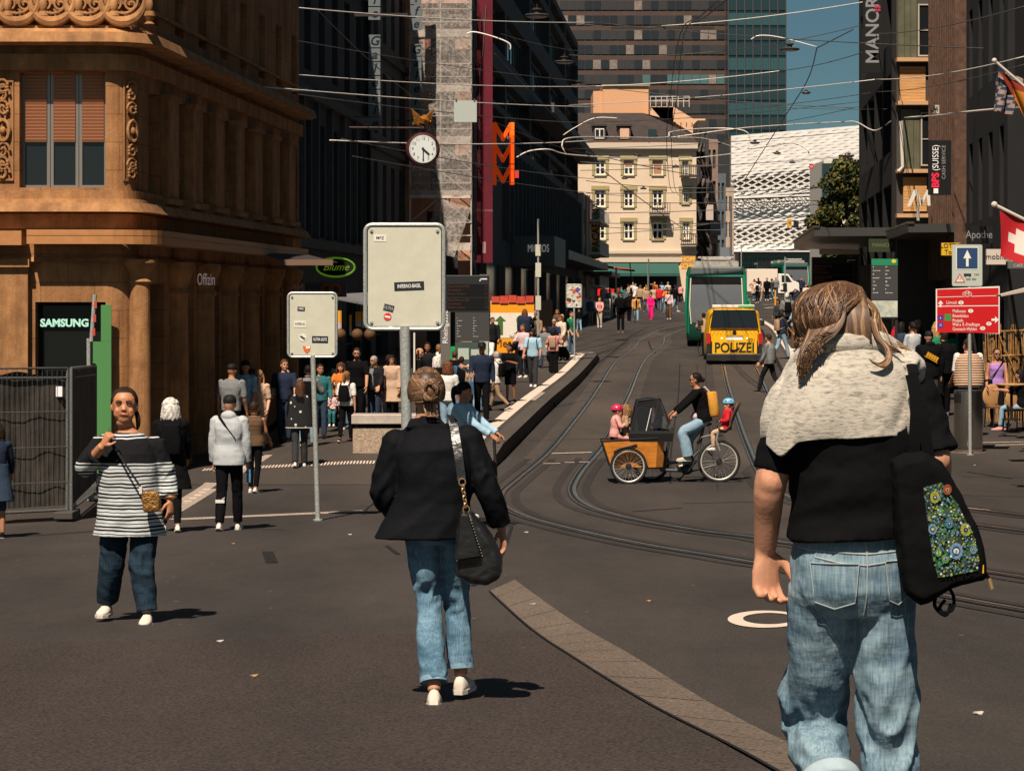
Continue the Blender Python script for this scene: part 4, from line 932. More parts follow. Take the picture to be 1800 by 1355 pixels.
q=MB(); q.lathe((0,0,0),[(18*k_,49*k_),(18.5*k_,50*k_),(18.5*k_,53*k_),(17.2*k_,53.5*k_),(17.2*k_,50*k_)],28); q.build('rim',M_BLACK,t,smooth=True)
p=GP(1702,796); t=thing('litter_bin','tall brushed steel litter bin under the red cycle direction sign','bin',tuple(p)); k_=p.y/F; r_=25*k_; h_=110*k_
q=MB(); q.lathe((0,0,0),[(r_*.9,0),(r_,.04),(r_,h_*.985),(r_*.9,h_),(.01,h_*1.005)],36); q.build('body',_M['brushed_steel'],t,smooth=True)
q=MB()
for j in range(9):
 a0=PI*1.02+j*.09; a1=a0+.09; q.quad((math.cos(a0)*(r_+.004),math.sin(a0)*(r_+.004),h_*.80),(math.cos(a1)*(r_+.004),math.sin(a1)*(r_+.004),h_*.80),(math.cos(a1)*(r_+.004),math.sin(a1)*(r_+.004),h_*.95),(math.cos(a0)*(r_+.004),math.sin(a0)*(r_+.004),h_*.95))
q.build('opening',M_BLACK,t)
q=MB(); q.lathe((0,0,0),[(r_*1.25,0),(r_*1.25,.012),(r_,.014)],30); q.build('foot_plate',mat('plate_brown',(.16,.12,.1)),t)
q=MB(); q.lathe((0,0,0),[(r_+.003,.09),(r_+.003,.098)],36); q.build('seam',M_BLACK,t)
pp=GP(1706,797); Dp=pp.y-.45; pz=gz(Dp)
t=thing('direction_sign_post','galvanised post with a blue one way plate over a red cycling direction board','sign post',(X(1706,Dp),Dp,pz)); k_=Dp/F
U=lambda px:X(px,Dp)-X(1706,Dp); V=lambda py:Z(py,Dp)-pz
q=MB(); q.tube([(0,.03,0),(-.02,.03,V(440))],.034,12); q.cyl((0,.03,0),.07,.015,12); q.build('post',M_GP,t,smooth=True)
M_RED=mat('sign_red',(.50,.012,.015),rough=.45); M_WS=mat('sign_white_paint',(.72,.70,.66),rough=.5); M_BLU=mat('sign_blue',(.02,.055,.14),rough=.5); M_PLT=mat('sign_plate_grey',(.42,.46,.42),rough=.5)
q=MB(); q.prism([(U(1645),V(582)),(U(1757),V(587)),(U(1757),V(503)),(U(1645),V(508))],-.01,.012); rb=q.build('red_board',M_WS,t)
q=MB()
for a,b in ((509,521.5),(523,537),(539,584)):
 f=lambda x,y: (U(x), V(y+(x-1645)/112*(-3 if y<530 else (-1 if y<560 else 1.5))))
 q.prism([f(1647,b),f(1755,b),f(1755,a),f(1647,a)],-.014,-.0105)
q.build('red_field',M_RED,rb)
def tx(s,x,y,h,m=M_WS,al='LEFT',par=None,sx=.8,yy=-.0165): return text(s,m,par or rb,(U(x),yy,V(y)),size=h*k_*.98,ext=.0008,align=al,sx=sx*.92,bold=.0003)
tx('Lörrach',1663,532,8.3); tx('Mulhouse',1674,547,8.3); tx('Rheinfelden',1674,555.5,8.3); tx('Pratteln',1674,563.5,8.3); tx('Weil a. R.-Friedlingen',1674,570.5,8.3,sx=.74); tx('Grenzach-Wyhlen',1674,578.5,8.3,sx=.78)
def disc(mb,cx,cz,rx,rz,y0,y1,n=16): mb.prism([(cx+rx*math.cos(2*PI*k/n),cz+rz*math.sin(2*PI*k/n)) for k in range(n)],y0,y1)
for x_,y_,c_ in ((1689,532,'D'),(1706,546.5,'F'),(1738,569,'D'),(1727,577,'D')):
 q=MB(); disc(q,U(x_),V(y_),4.6*k_,3.4*k_,-.017,-.0155); q.build('country_oval',M_WS,rb); tx(c_,x_,y_,5.2,mat('ink_2',(.02,)*3),'CENTER',sx=.9,yy=-.018)
q=MB()
def arrow(mb,cx,cy,L,wd,ang,y0=-.0175,y1=-.0155):
 P=[(-wd*.16,-L/2),(wd*.16,-L/2),(wd*.16,0),(wd*.5,-.02*L),(0,L/2),(-wd*.5,-.02*L),(-wd*.16,0)]
 ca,sa=math.cos(ang),math.sin(ang); mb.prism([(U(cx)+(x*ca+z*sa)*k_,V(cy)+(-x*sa+z*ca)*k_) for x,z in P],y0,y1)
arrow(q,1653,534,12,10,0); arrow(q,1749,562,13,12,PI/2); q.build('arrow',M_WS,rb)
q=MB(); q.prism([(U(1648),V(563)),(U(1658),V(563)),(U(1658),V(554)),(U(1648),V(554))],-.0165,-.0145); q.prism([(U(1648),V(576)),(U(1658),V(576)),(U(1658),V(567)),(U(1648),V(567))],-.0165,-.0145); q.build('route_field',mat('route_blue',(.05,.03,.25)),rb)
tx('6',1653,558.7,6,al='CENTER',yy=-.0175); tx('15',1653,571.7,6,al='CENTER',yy=-.0175)
q=MB(); q.prism([(U(1660.5),V(564)),(U(1671.5),V(564)),(U(1671.5),V(552)),(U(1660.5),V(552))],-.0165,-.0145); q.build('route_field',mat('route_green',(.03,.25,.06)),rb)
q=MB()
for cx_ in (1695,1705): q.tube([(U(cx_)+2.9*k_*math.cos(a),-.0165,V(517)+2.9*k_*math.sin(a)) for a in [2*PI*i/14 for i in range(14)]],.45*k_,5,closed=True,cap=False)
q.tube([(U(1695),-.0165,V(517)),(U(1698),-.0165,V(512)),(U(1703),-.0165,V(512)),(U(1705),-.0165,V(517))],.45*k_,5); q.tube([(U(1698),-.0165,V(512)),(U(1700.5),-.0165,V(517)),(U(1703),-.0165,V(512))],.45*k_,5); q.build('bicycle_symbol',M_WS,rb)
q=MB(); q.prism([(U(1700)+a*k_,V(466.5)+b*k_) for a,b in rrect(53,73,3)],-.012,.006); wp=q.build('one_way_plate',M_PLT,t)
q=MB(); q.prism([(U(1700)+a*k_,V(454)+b*k_) for a,b in rrect(39,39,1)],-.0155,-.0125); q.build('white_edge',M_WS,wp); q=MB(); q.prism([(U(1700)+a*k_,V(454)+b*k_) for a,b in rrect(36.5,36.5,1)],-.018,-.0158); q.build('blue_field',M_BLU,wp)
q=MB(); arrow(q,1700,454,29,14,0,-.021,-.0185); q.build('arrow',M_WS,wp)
q=MB(); c=(1687,490); T=lambda s:[(U(c[0]+s*math.sin(a)*1.0),V(c[1]-s*math.cos(a)+1.5)) for a in (0,2*PI/3,-2*PI/3)]
q.prism(T(11),-.015,-.0125); q.build('warning_triangle',mat('marker_red2',(.5,.05,.03)),wp); q=MB(); q.prism(T(7.5),-.0175,-.0152); q.build('triangle_field',M_WS,wp)
q=MB()
for dx in (-1.6,1.6): q.box(U(1687+dx)-.5*k_,U(1687+dx)+.5*k_,-.019,-.0178,V(493),V(487))
q.box(U(1694),U(1707),-.015,-.0125,V(485.5),V(481));
for dx in (1696.5,1704.5): disc(q,U(dx),V(486),1.2*k_,1.2*k_,-.0155,-.0127,8)
for cx_ in (1700,1704,1710,1714): q.tube([(U(cx_)+1.6*k_*math.cos(a),-.0145,V(491)+1.6*k_*math.sin(a)) for a in [2*PI*i/10 for i in range(10)]],.35*k_,4,closed=True,cap=False)
q.build('pictogram',mat('ink_2',(.02,)*3),wp); tx('TAXI',1716.5,483,5.2,mat('ink_2',(.02,)*3),'CENTER',par=wp,sx=.9,yy=-.0145)
M_SHEL=mat('shelter_dark',(.025,.027,.03),rough=.35); M_SCR=mat('led_screen',(.010,.009,.010),rough=.25); M_LED=mat('led_amber_dim',(.06,.02,.012),emit=(.5,.10,.03),es=.03)
def display(px0,px1,py0,py1,D,lab,rows,post_px,dx=1):
 x0,x1=X(px0,D),X(px1,D); g0=Hs(X(post_px,D),D); t=thing('departure_display',lab,'display board',((x0+x1)/2,D,g0),0); a=(x1-x0)/2; zb,zt=Z(py1,D)-g0,Z(py0,D)-g0
 q=MB(); q.box(-a,a,0,.28,zb,zt); q.build('housing',M_SHEL,t,bevel=.01)
 h=(zt-zb)
 for k in range(2):
  s0=zb+h*(.06+.37*k); q=MB(); q.box(-a*.94,a*.94,-.008,-.002,s0,s0+h*.33); s_=q.build('screen',M_SCR,t)
  for r in range(3):
   text(['Basel Bahnhof SBB','Bruderholz','Riehen Grenze'][r]+' ', M_LED, s_, (-a*.9,-.011,s0+h*(.27-.10*r)), size=h*.085, ext=.0008, align='LEFT', sx=.9); text("%d'"%(2+4*r+k), M_LED, s_, (a*.86,-.011,s0+h*(.27-.10*r)), size=h*.085, ext=.0008)
 q=MB(); q.box(a*.55,a*.9,-.006,-.002,zt-h*.115,zt-h*.085); q.box(a*.55,a*.6,-.006,-.002,zt-h*.16,zt-h*.085); q.build('mark',mat('ink_80',(.8,)*3),t)
 q=MB(); xp=X(post_px,D)-(x0+x1)/2; q.box(xp-.09,xp+.09,.05,.2,0,zt+.02); q.build('post',mat('post_grey',(.12,.115,.11),rough=.5),t)
 return t
display(784,860,484,549,58,'black departure display board on the left tram platform beside the large sign',3,850)
t=display(1428,1507,452,505,88,'black departure display board over the crowd on the right, below the tree',3,1507)
q=MB(); q.box(-.5,.85,.0,.3,Z(447,88)-t.location.z,Z(439,88)-t.location.z); q.build('top_box',mat('pale_metal',(.5,.45,.4)),t)
def timetable(px0,px1,py0,py1,D,lab,right):
 x0,x1=X(px0,D),X(px1,D); g0=Hs(x0,D); t=thing('timetable_panel',lab,'timetable',((x0+x1)/2,D,g0),0); a=(x1-x0)/2; zb,zt=Z(py1,D)-g0,Z(py0,D)-g0; h=zt-zb
 q=MB(); q.box(-a,a,0,.12,zb,zt); q.build('panel',mat('panel_charcoal',(.055,.055,.055),rough=.4) ,t)
 if right:
  q=MB(); q.box(-a,a,-.006,-.001,zt-h*.16,zt); q.build('header',mat('header_green',(.015,.20,.10)),t); q=MB(); disc(q,a*.7,zt-h*.06,a*.18,a*.15,-.012,-.007); q.build('logo',mat('logo_yellow',(.6,.5,.03)),t)
  q=MB(); q.box(-a*.98,a*.98,-.006,-.001,zb-h*.42,zb-.02); q.build('map',mat('map_paper',(.42,.50,.47),var=.35,vscale=5,col2=(.6,.6,.5)),t); q=MB(); q.box(-a*1.02,a*1.02,0,.12,zb-h*.46,zb-.005); q.build('lower_panel',M_SHEL,t)
  q=MB(); q.box(-a,-a+.06,.02,.1,-.02,zb); q.box(a-.06,a,.02,.1,-.02,zb); q.build('leg',M_SHEL,t)
 mi=mat('ink_80',(.8,)*3)
 tt=['6','Riehen Grenze','8','Basel Bad. Bf','14','Pratteln','34','Riehen Bhf','38','Wyhlen']
 for c in range(2):
  for k in range(8):
   s_=tt[(k+c*4)%10]; text(s_,mi,t,(-a*.9+c*a*.95,-.008,zt-h*(.2+.09*k)),size=h*(.06 if len(s_)<3 else .04),ext=.0008,align='LEFT',sx=.75)
 return t
timetable(1532,1578,455,527,62,'charcoal timetable panel with a green header right of the long haired woman',True)
t=timetable(800,860,549,600,57.8,'dark timetable panel below the left departure display',False)
q=MB(); k_=57.8/F; q.box(-30*k_,30*k_,0,.05,-95*k_+Z(549,57.8)-t.location.z-50*k_+.0,Z(601,57.8)-t.location.z);
q.build('glass_panel',mat('panel_glass',(.06,.085,.08),rough=.1,spec=.6),t)
for a,b,c,d in ((-2,12,640,614),(13,28,637,600),(-25,-6,632,612)): q=MB(); q.box(a*k_,b*k_,-.008,-.003,Z(c,57.8)-t.location.z,Z(d,57.8)-t.location.z); q.build('notice',mat('paper_greenish',(.38,.45,.40)),t)
p=Vector((X(783,57.6),57.6,Hs(X(783,57.6),57.6))); t=thing('stop_name_post','slim grey stop post with the stop name written vertically under the left display','sign post',tuple(p))
q=MB(); q.box(-.11,.11,0,.1,0,Z(548,57.6)-p.z); q.build('post',mat('post_brown_grey',(.13,.115,.11)),t); text('Rheingasse',mat('ink_80',(.8,)*3),t,(0,-.006,Z(575,57.6)-p.z),(PI/2,-PI/2,0),size=.17,ext=.002)
DHd=96.0; g0=Hs(X(905,DHd),DHd); hx=lambda px:X(px,DHd)-X(905,DHd); hz=lambda py:Z(py,DHd)-g0
t=thing('restaurant_hoarding','orange and white wooden hoarding with a green arrow around a building site','hoarding',(X(905,DHd),DHd,g0))
q=MB(); q.box(hx(862),hx(939),0,.06,hz(640),hz(533)); q.build('front_board',mat('board_orange',(.75,.30,.012),rough=.6),t)
q=MB(); q.box(hx(862),hx(939),-.012,-.002,hz(594),hz(550)); wbd=q.build('white_field',mat('board_white',(.72,.66,.58),rough=.6,var=.05),t)
q=MB(); q.prism([(hx(875),hz(588)),(hx(884),hz(588)),(hx(884),hz(564)),(hx(889),hz(564)),(hx(879.5),hz(555)),(hx(870),hz(564)),(hx(875),hz(564))],-.03,-.013); q.build('arrow',mat('board_green',(.05,.13,.03)),wbd)
q=MB(); R=[];
for k in range(17): a=math.radians(-30+240*k/16); R.append((hx(917)+9.5*DHd/F*math.cos(a),hz(563)+9.5*DHd/F*math.sin(a)))
R.append((hx(917),hz(581))); q.prism(R,-.03,-.013); pn=q.build('map_pin',mat('board_green',(.05,.13,.03)),wbd)
q=MB(); k_=DHd/F
for sx in (-1,1): q.tube([(hx(917)+sx*(5.5*k_),-.034,hz(571)),(hx(917)+sx*5.2*k_,-.034,hz(563)),(hx(917)+sx*3*k_,-.034,hz(557)),(hx(917)+sx*1*k_,-.034,hz(562)),(hx(917)+sx*.3*k_,-.034,hz(568))],.9*k_,5)
q.build('arches_mark',mat('arch_yellow',(.75,.42,.08)),pn)
text("McDonald's",mat('ink_green',(.05,.08,.03)),wbd,(hx(917),-.016,hz(587)),size=.13,ext=.002,sx=.95); text("Badischer Bahnhof",mat('ink_green',(.05,.08,.03)),wbd,(hx(915),-.016,hz(591.5)),size=.13,ext=.002,sx=.85)
text('Meter',mat('ink_dark',(.03,.02,.01)),t,(hx(892),-.012,hz(604)),size=.42,ext=.004)
q=MB(); q.box(hx(862),hx(936),.0,1.2,hz(533)+.01,hz(529)); q.build('top_tarp',mat('tarp_pale',(.6,.5,.42)),t)
q=MB()
for k in range(5): q.box(hx(864+15*k),hx(878+15*k),-.05,.1,hz(532)-.03*(k%2),hz(521)+.02*(k%3));
q.build('barrier_boards',mat('barrier_red',(.5,.06,.035),var=.2),t)
q=MB(); q.M=Matrix.Translation((hx(939),0,0));
for k in range(12): q.box(.02+.09*k*.55,.02+.09*(k+1)*.55-.006,.1+k*.75,.15+k*.75,hz(640),hz(526+k*.2)); q.build('side_boards',mat('wood_brown',(.28,.13,.05),var=.4,vscale=6,stretch=(1,1,.2)),t)
q=MB(); q.poly([(hx(940),0,hz(640)),(hx(975),5,hz(640)-.05),(hx(975),5,hz(526)),(hx(940),0,hz(530))]); q.poly([(hx(940),0.05,hz(640)),(hx(975),5.05,hz(640)-.05),(hx(975),5.05,hz(526)),(hx(940),0.05,hz(530))]); q.build('side_wall',mat('wood_dark',(.16,.08,.04),var=.5,vscale=5,stretch=(1,1,.15)),t)
p=GP(806,705); t=thing('green_info_column','bright green slanted panel standing by the left timetable','panel',tuple(p)); k_=p.y/F
q=MB(); q.loft([[(-14*k_,0,30*k_),(10*k_,0,10*k_),(10*k_,.35,10*k_),(-14*k_,.35,30*k_)],[(-14*k_,0,95*k_),(9*k_,0,96*k_),(9*k_,.35,96*k_),(-14*k_,.35,95*k_)]]); q.build('panel',mat('panel_green',(.01,.32,.09),rough=.4),t); q=MB(); q.box(5*k_,9*k_,.1,.2,0,40*k_); q.build('leg',M_BLACK,t)
def mast(px,pyb,pyt,r,lab,name='pole',D=None,m=None,cat='mast'):
 p=GP(px,pyb) if D is None else Vector((X(px,D),D,Hs(X(px,D),D))); t=thing('street_mast',lab,cat,tuple(p)); q=MB(); q.tube([(0,0,0),(0,0,Z(pyt,p.y)-p.z)],[r,r*.8],10); q.cyl((0,0,0),r*1.6,.25,10); q.build('pole',m or M_GP,t,smooth=True); return t,p
t,p=mast(946,640,385,.045,'pale stop mast with small plates rising behind the orange hoarding',D=94)
for a,b in ((487,462),(450,430),(545,520)): q=MB(); q.box(-.10,.10,-.06,-.03,Z(a,p.y)-p.z,Z(b,p.y)-p.z); q.build('plate',mat('plate_pale',(.5,.5,.42)),t)
mast(1140,528,455,.06,'dark mast in front of the green awnings of the cream house',D=190,m=mat('post_brown_grey',(.13,.115,.11)))
mast(1139,528,463,.05,'pale twin mast standing beside the orange clad pedestrians',D=195)
mast(1285,530,345,.10,'slim pole beside the narrow houses left of the white hall',D=200,m=mat('post_grey',(.12,.115,.11)))
mast(1303,520,430,.06,'short pale pole behind the tram roof',D=230)
t,p=mast(1380,510,452,.07,'post with orange ringed push button in the middle of the far crossing',D=215); q=MB(); q.box(-.16,.16,-.1,.1,Z(555,p.y)-p.z+2.0,Z(540,p.y)-p.z+2.0); q.build('signal_box',M_BLACK,t)
t,p=mast(1363,545,510,.08,'low yellow signal bollard on the far crossing',D=185,cat='bollard',m=mat('bollard_yellow',(.6,.32,.02)))
DK_=70.0; g0=0; cxk,czk=X(743,DK_),Z(263,DK_); k_=DK_/F
t=thing('street_clock','round double faced clock with a gilded bird ornament hanging over the left pavement','clock',(cxk,DK_,czk))
t.rotation_euler=(0,0,.12)
q=MB(); q.M=Matrix.Rotation(PI/2,4,'X'); q.lathe((0,0,-.16),[(24*k_,0),(28*k_,.02),(30*k_,.08),(30*k_,.24),(28*k_,.30),(24*k_,.32)],40); q.build('case',mat('clock_case',(.06,.015,.015),rough=.4),t,smooth=True)
q=MB(); q.M=Matrix.Rotation(PI/2,4,'X'); q.lathe((0,0,.163),[(24.5*k_,0),(24.5*k_,.006),(.001,.006)],40); dl=q.build('dial',mat('dial_white',(.62,.66,.66),rough=.4),t)
mi=mat('ink_2',(.02,)*3)
for h_ in range(1,13):
 a=PI/2-h_*PI/6; text(str(h_),mi,dl,(18.5*k_*math.cos(a),-.172,18.5*k_*math.sin(a)),size=7.5*k_,ext=.001,name='numeral')
q=MB()
for j in range(60):
 a=2*PI*j/60; q.bar((22.3*k_*math.cos(a),-.172,22.3*k_*math.sin(a)),(23.6*k_*math.cos(a),-.172,23.6*k_*math.sin(a)),.008,.004)
q.build('minute_marks',mi,dl)
for ang,L,w_,nm in ((math.radians(-90+0),21,.03,'minute_hand'),(math.radians(-42),14,.05,'hour_hand')): q=MB(); y_=-.178 if L>20 else -.185; q.bar((-3*k_*math.cos(ang),y_,-3*k_*math.sin(ang)),(L*k_*math.cos(ang),y_,L*k_*math.sin(ang)),.005,w_,up=(0,-1,0) if False else (math.sin(ang),0,-math.cos(ang))); q.build(nm,mi,dl)
q=MB(); q.ball((0,0,37*k_),(.09,.09,.09),10,8); q.tube([(0,0,29*k_),(0,0,44*k_)],.035,8); q.tube([(-2.0,.0,44*k_-.1),(0,0,44*k_-.1)],.03,8); q.build('bracket',mat('iron_dark',(.03,.012,.012),rough=.5),t)
q=MB(); rnd=random.Random(3); M_GOLD=mat('gilded',(.32,.13,.025),rough=.45,metal=.5,var=.4,vscale=18)
q.tube([(0,0,44*k_),(.05,0,52*k_),(.1,0,60*k_)],[.12,.18,.06],8)
for sx in (-1,1):
 for j in range(7): q.tube([(0.02*sx,0,(50-j)*k_),(sx*(8+1.5*j)*k_,.02*j,(58-2*j)*k_),(sx*(20-1.2*j)*k_,0,(71-4.2*j)*k_)],[.05,.05,.015],5)
q.build('gilded_bird',M_GOLD,t,smooth=True)
def letter_column(x,D,ztop,word,size,lab,tk=.07,shear=.25):
 t=thing('vertical_letter_sign',lab,'sign',(x,D,ztop-size*len(word))); ml=mat('sign_plate_blue_grey',(.13,.155,.165),rough=.5); mi=mat('ink_navy',(.006,.012,.02))
 for k,c in enumerate(word):
  if c==' ': continue
  z=size*(len(word)-k-.5); q=MB(); q.box(-size*.43,size*.43,0,tk,z-size*.46,z+size*.46); pnl=q.build('letter_plate',ml,t); text(c,mi,pnl,(0,-.004,z),size=size*.95,ext=.003,shear=shear,name='letter',bold=.008)
 q=MB()
 for k in (1,len(word)-1): q.tube([(-1.8,tk/2,size*k),(-size*.4,tk/2,size*k)],.025,6)
 q.build('bracket',M_FRG,t)
D1=86.0; s1=24.2/F*D1; letter_column(X(658,D1),D1,Z(230,D1)+s1*14,'Gryffe Galerie',s1,'vertical sign of blue grey letter plates hanging nearer, left of the clock')
D1=97.0; s1=22.6/F*D1; letter_column(X(731,D1),D1,Z(235,D1)+s1*14-.0,'Gryffe Galerie',s1,'vertical sign of blue grey letter plates in front of the scaffold, above the clock')
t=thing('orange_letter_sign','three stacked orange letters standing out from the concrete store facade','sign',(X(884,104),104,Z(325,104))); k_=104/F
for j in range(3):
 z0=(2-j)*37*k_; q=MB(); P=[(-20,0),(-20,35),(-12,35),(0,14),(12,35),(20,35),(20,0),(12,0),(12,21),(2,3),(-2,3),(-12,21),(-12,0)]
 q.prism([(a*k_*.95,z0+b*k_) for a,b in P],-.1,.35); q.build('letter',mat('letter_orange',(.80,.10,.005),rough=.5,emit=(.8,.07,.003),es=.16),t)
 q=MB(); q.box(14*k_,20*k_,-.16,-.102,z0,z0+35*k_); q.build('sun_glow_edge',mat('letter_orange_sun_glow',(.85,.13,.01),rough=.4,emit=(1,.10,.005),es=.75),t)  # emission on letter and edge strip stands in for sunlight on the shaded sign
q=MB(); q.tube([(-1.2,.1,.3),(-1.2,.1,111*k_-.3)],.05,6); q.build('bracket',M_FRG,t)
t=thing('red_banner','tall dark red construction banner hanging on the edge of the scaffold','banner',(X(850,DS+.3),DS+.3,0)); q=MB(); q.box(X(838,DS)-X(850,DS),X(866,DS)-X(850,DS),-.03,.0,Z(462,DS),Z(-10,DS)); bn=q.build('banner',mat('banner_red',(.11,.008,.018),rough=.8,var=.2,vscale=1),t)
text('STÜCKI PARK',mat('banner_pink',(.30,.14,.16)),bn,(-.02,-.034,Z(370,DS)),(PI/2,0,0),size=.13,ext=.002); q=MB(); q.box(-.05,.09,-.036,-.031,Z(445,DS),Z(425,DS)); q.build('banner_patch',mat('banner_pale',(.35,.2,.22)),bn)
q=MB(); q.tube([(-.18,-.035,Z(330,DS)),(-.15,-.035,Z(130,DS)),(-.02,-.035,Z(90,DS)),(.1,-.035,Z(10,DS))],.07,6,flat=.2); q.build('banner_stripe',mat('banner_grey',(.16,.15,.17)),bn)
def board(px0,px1,py0,py1,D,mkey,col,lab,txt=None,tc=(.02,.02,.02),size=None,rot=None,sx=1.0,name='shop_sign',cat='shop sign',emit=None,th=.08,two=None,bold=0.0):
 g0=Z((py0+py1)/2,D); t=thing(name,lab,cat,(X((px0+px1)/2,D),D,Z(py1,D))); k_=D/F; w=(px1-px0)*k_/2; h=(py1-py0)*k_
 q=MB(); q.box(-w,w,0,th,0,h); pb=q.build('panel',mat(mkey,col,rough=.5),t)
 if txt:
  for i,line in enumerate(txt if isinstance(txt,list) else [txt]):
   n=len(txt) if isinstance(txt,list) else 1; zz_=h*(1-(i+.5)/n) if rot is None else h/2
   text(line,mat('tc_'+mkey,tc,emit=emit,es=.25 if emit else 0),pb,(0 if rot is None or n==1 else (w*.45 if i else -w*.35),-.006,zz_),(PI/2,rot or 0,0),size=(size or h*.6),ext=.002,sx=sx,bold=bold)
 q=MB(); q.box(-.03,.03,th,th+.6,h*.4,h*.6); q.build('bracket',M_FRG,t)
 return t,w,h
t,w_,h_=board(1041,1055,370,454,186,'sign_tangerine',(.75,.36,.12),'orange vertical restaurant sign with green leaves on the balcony house','COPACABANA',size=.78,rot=-PI/2,sx=.88,bold=.015)
q=MB()
for zc_,n_ in ((.35,1),(3.3,-1)):
 for a in (0.2,.9,1.6,2.4): q.prism([(-.05,zc_),(-.05+.33*math.cos(a),zc_+.5*math.sin(a)*n_),(-.05+.30*math.cos(a+.35),zc_+.42*math.sin(a+.35)*n_)],-.03,-.005)
q.build('leaf_motif',mat('leaf_motif_green',(.02,.28,.17)),t)
board(1198,1222,450,474,219,'sign_cream',(.40,.24,.10),'yellow lettered tavern sign on the corner of the cream house',['HOPF','SCHW'],tc=(.75,.33,.04),emit=(.8,.4,.05),size=.55,sx=.9,bold=.012)
board(1655,1688,427,449,52,'sign_yellow',(.62,.36,.02),'yellow lottery sign half hidden by the one way plate',['LOTTO','Toto'],size=.13,name='kiosk_sign')
board(1734,1768,438,465,50,'sign_offwhite',(.55,.47,.42),'off white sign reading mobile partly covered by the red flag','mobile',size=.15)
board(1772,1808,444,472,46,'sign_grey',(.11,.11,.11),'dark grey bakery sign under the red flag',['BÄCKEREI','KONDITOREI','CAFÉ'],tc=(.5,.48,.45),size=.075)
board(1705,1752,398,428,60,'sign_black',(.01,.01,.01),'black fascia with dim pharmacy lettering behind the one way plate','Apotheke',tc=(.22,.22,.24),size=.26,sx=.8)
board(1527,1575,420,443,74,'sign_olive',(.03,.04,.02),'dim olive sign under the canopy of the black department store','MANOR',tc=(.14,.15,.08),size=.16,th=.05)
t,w_,h_=board(1517,1552,-20,128,80,'sign_black',(.01,.01,.01),'tall black sign with white letters turned sideways on the department store','MANOR',tc=(.75,.75,.75),size=.58,rot=-PI/2,sx=.98,emit=(.8,.8,.8),bold=.01)
q=MB();
for i in (0,1):
 for k in (0,1): q.box(.05+.1*i,.13+.1*i,-.03,-.005,h_-.62-.1*k,h_-.54-.1*k)
q.build('red_squares',mat('logo_red',(.4,.03,.08)),t)
t,w_,h_=board(1632,1672,247,343,63,'sign_black2',(.008,.008,.009),'black vertical bank sign with red and white sideways lettering',None); tb=t
text('BPS',mat('bank_red',(.6,.015,.05),emit=(.6,.02,.05),es=.2),t,(-w_*.36,-.006,h_*.27),(PI/2,-PI/2,0),size=.24,ext=.002,bold=.01); text('(SUISSE)',mat('ink_80',(.8,)*3),t,(-w_*.36,-.006,h_*.68),(PI/2,-PI/2,0),size=.215,ext=.002,sx=.86); text('CASH SERVICE',mat('ink_30',(.25,)*3),t,(w_*.35,-.006,h_*.6),(PI/2,-PI/2,0),size=.13,ext=.002)
q=MB(); q.box(-w_*.55,-w_*.15,-.012,-.004,h_*.03,h_*.12); q.build('crest',mat('ink_80',(.8,)*3),t)
board(1641,1651,185,200,66,'sign_flash',(.45,.40,.33),'small pale square sign with a flash mark on the ribbed house','4',size=.2)
t=thing('white_letter_sign','white upright letter M standing on the canopy above the kiosk','sign',(X(1614,73),73,Z(388,73))); k_=73/F; q=MB()
P=[(-17,25),(-5,54),(1,54),(8,34),(18,54),(23,54),(24,26),(19,26),(17,44),(9,26),(5,26),(-1,46),(-11,25)]; q.prism([((a-3)*k_,b*k_) for a,b in P],-.05,.02); q.build('letter',mat('letter_white',(.62,.60,.55),rough=.5),t); q=MB(); q.box(-.04,.04,0,.05,0,27*k_); q.build('stand',M_GP,t)
D1=60.0; t=thing('oval_shop_sign','black oval sign with a green neon rim hanging left of the large sign','shop sign',(X(590,D1),D1,Z(470,D1))); k_=D1/F
q=MB(); disc(q,0,0,34*k_,17*k_,0,.1,32); q.build('panel',M_BLACK,t); q=MB(); q.tube([(33.5*k_*math.cos(a),-.01,16.5*k_*math.sin(a)) for a in [2*PI*i/40 for i in range(40)]],1.7*k_,8,closed=True,cap=False); q.build('rim',mat('neon_green',(.07,.16,.01),emit=(.12,.3,.01),es=.25),t)
text('Blume',mat('neon_green2',(.10,.2,.01),emit=(.15,.3,.01),es=.25),t,(0,-.01,0),size=.24,ext=.003,shear=.4); q=MB(); q.tube([(0,.05,17*k_),(0,.05,30*k_)],.02,6); q.tube([(0,.05,-17*k_),(0,.05,-26*k_)],.02,6); q.build('bracket',M_FRG,t)
t,w_,h_=board(535,609,497,522,62,'sign_dim_grey',(.075,.07,.072),'dim grey sign with an orange ring behind the smaller traffic sign',None)
q=MB(); q.tube([(w_*.45+.12*math.cos(a),-.02,h_*.5+.12*math.sin(a)) for a in [2*PI*i/20 for i in range(20)]],.045,8,closed=True,cap=False); q.tube([(w_*.05+.12*math.cos(a),-.02,h_*.5+.12*math.sin(a)) for a in [2*PI*i/20 for i in range(20)]],.035,8,closed=True,cap=False); q.build('ring',mat('ring_orange',(.32,.09,.02)),t)
for px,py,D_,s_,lab,c_ in ((328,492,45.8,'Offizin','small white cursive neon sign between the columns of the sandstone building',(.55,.45,.42)),(492,508,57,'EMMI','dim brown lettering deep in the arcade at the far end of the sandstone building',(.12,.06,.035))):
 o=text(s_,mat('neon_%d'%px,c_,emit=c_,es=.15),None,(X(px,D_)+.35,D_,Z(py,D_)),(PI/2,0,.15),size=.30,ext=.02,name='shop_sign',sx=.4 if px<400 else .6); tag(o,lab,'shop sign')
t=thing('hanging_plate','pale blank square plate hanging from the overhead wires in front of the scaffold','sign',(X(818,66),66,Z(197,66))); k_=66/F; q=MB(); q.box(-20*k_,20*k_,0,.03,-18*k_,20*k_); q.build('panel',mat('plate_mint',(.40,.44,.41),rough=.4),t); q=MB()
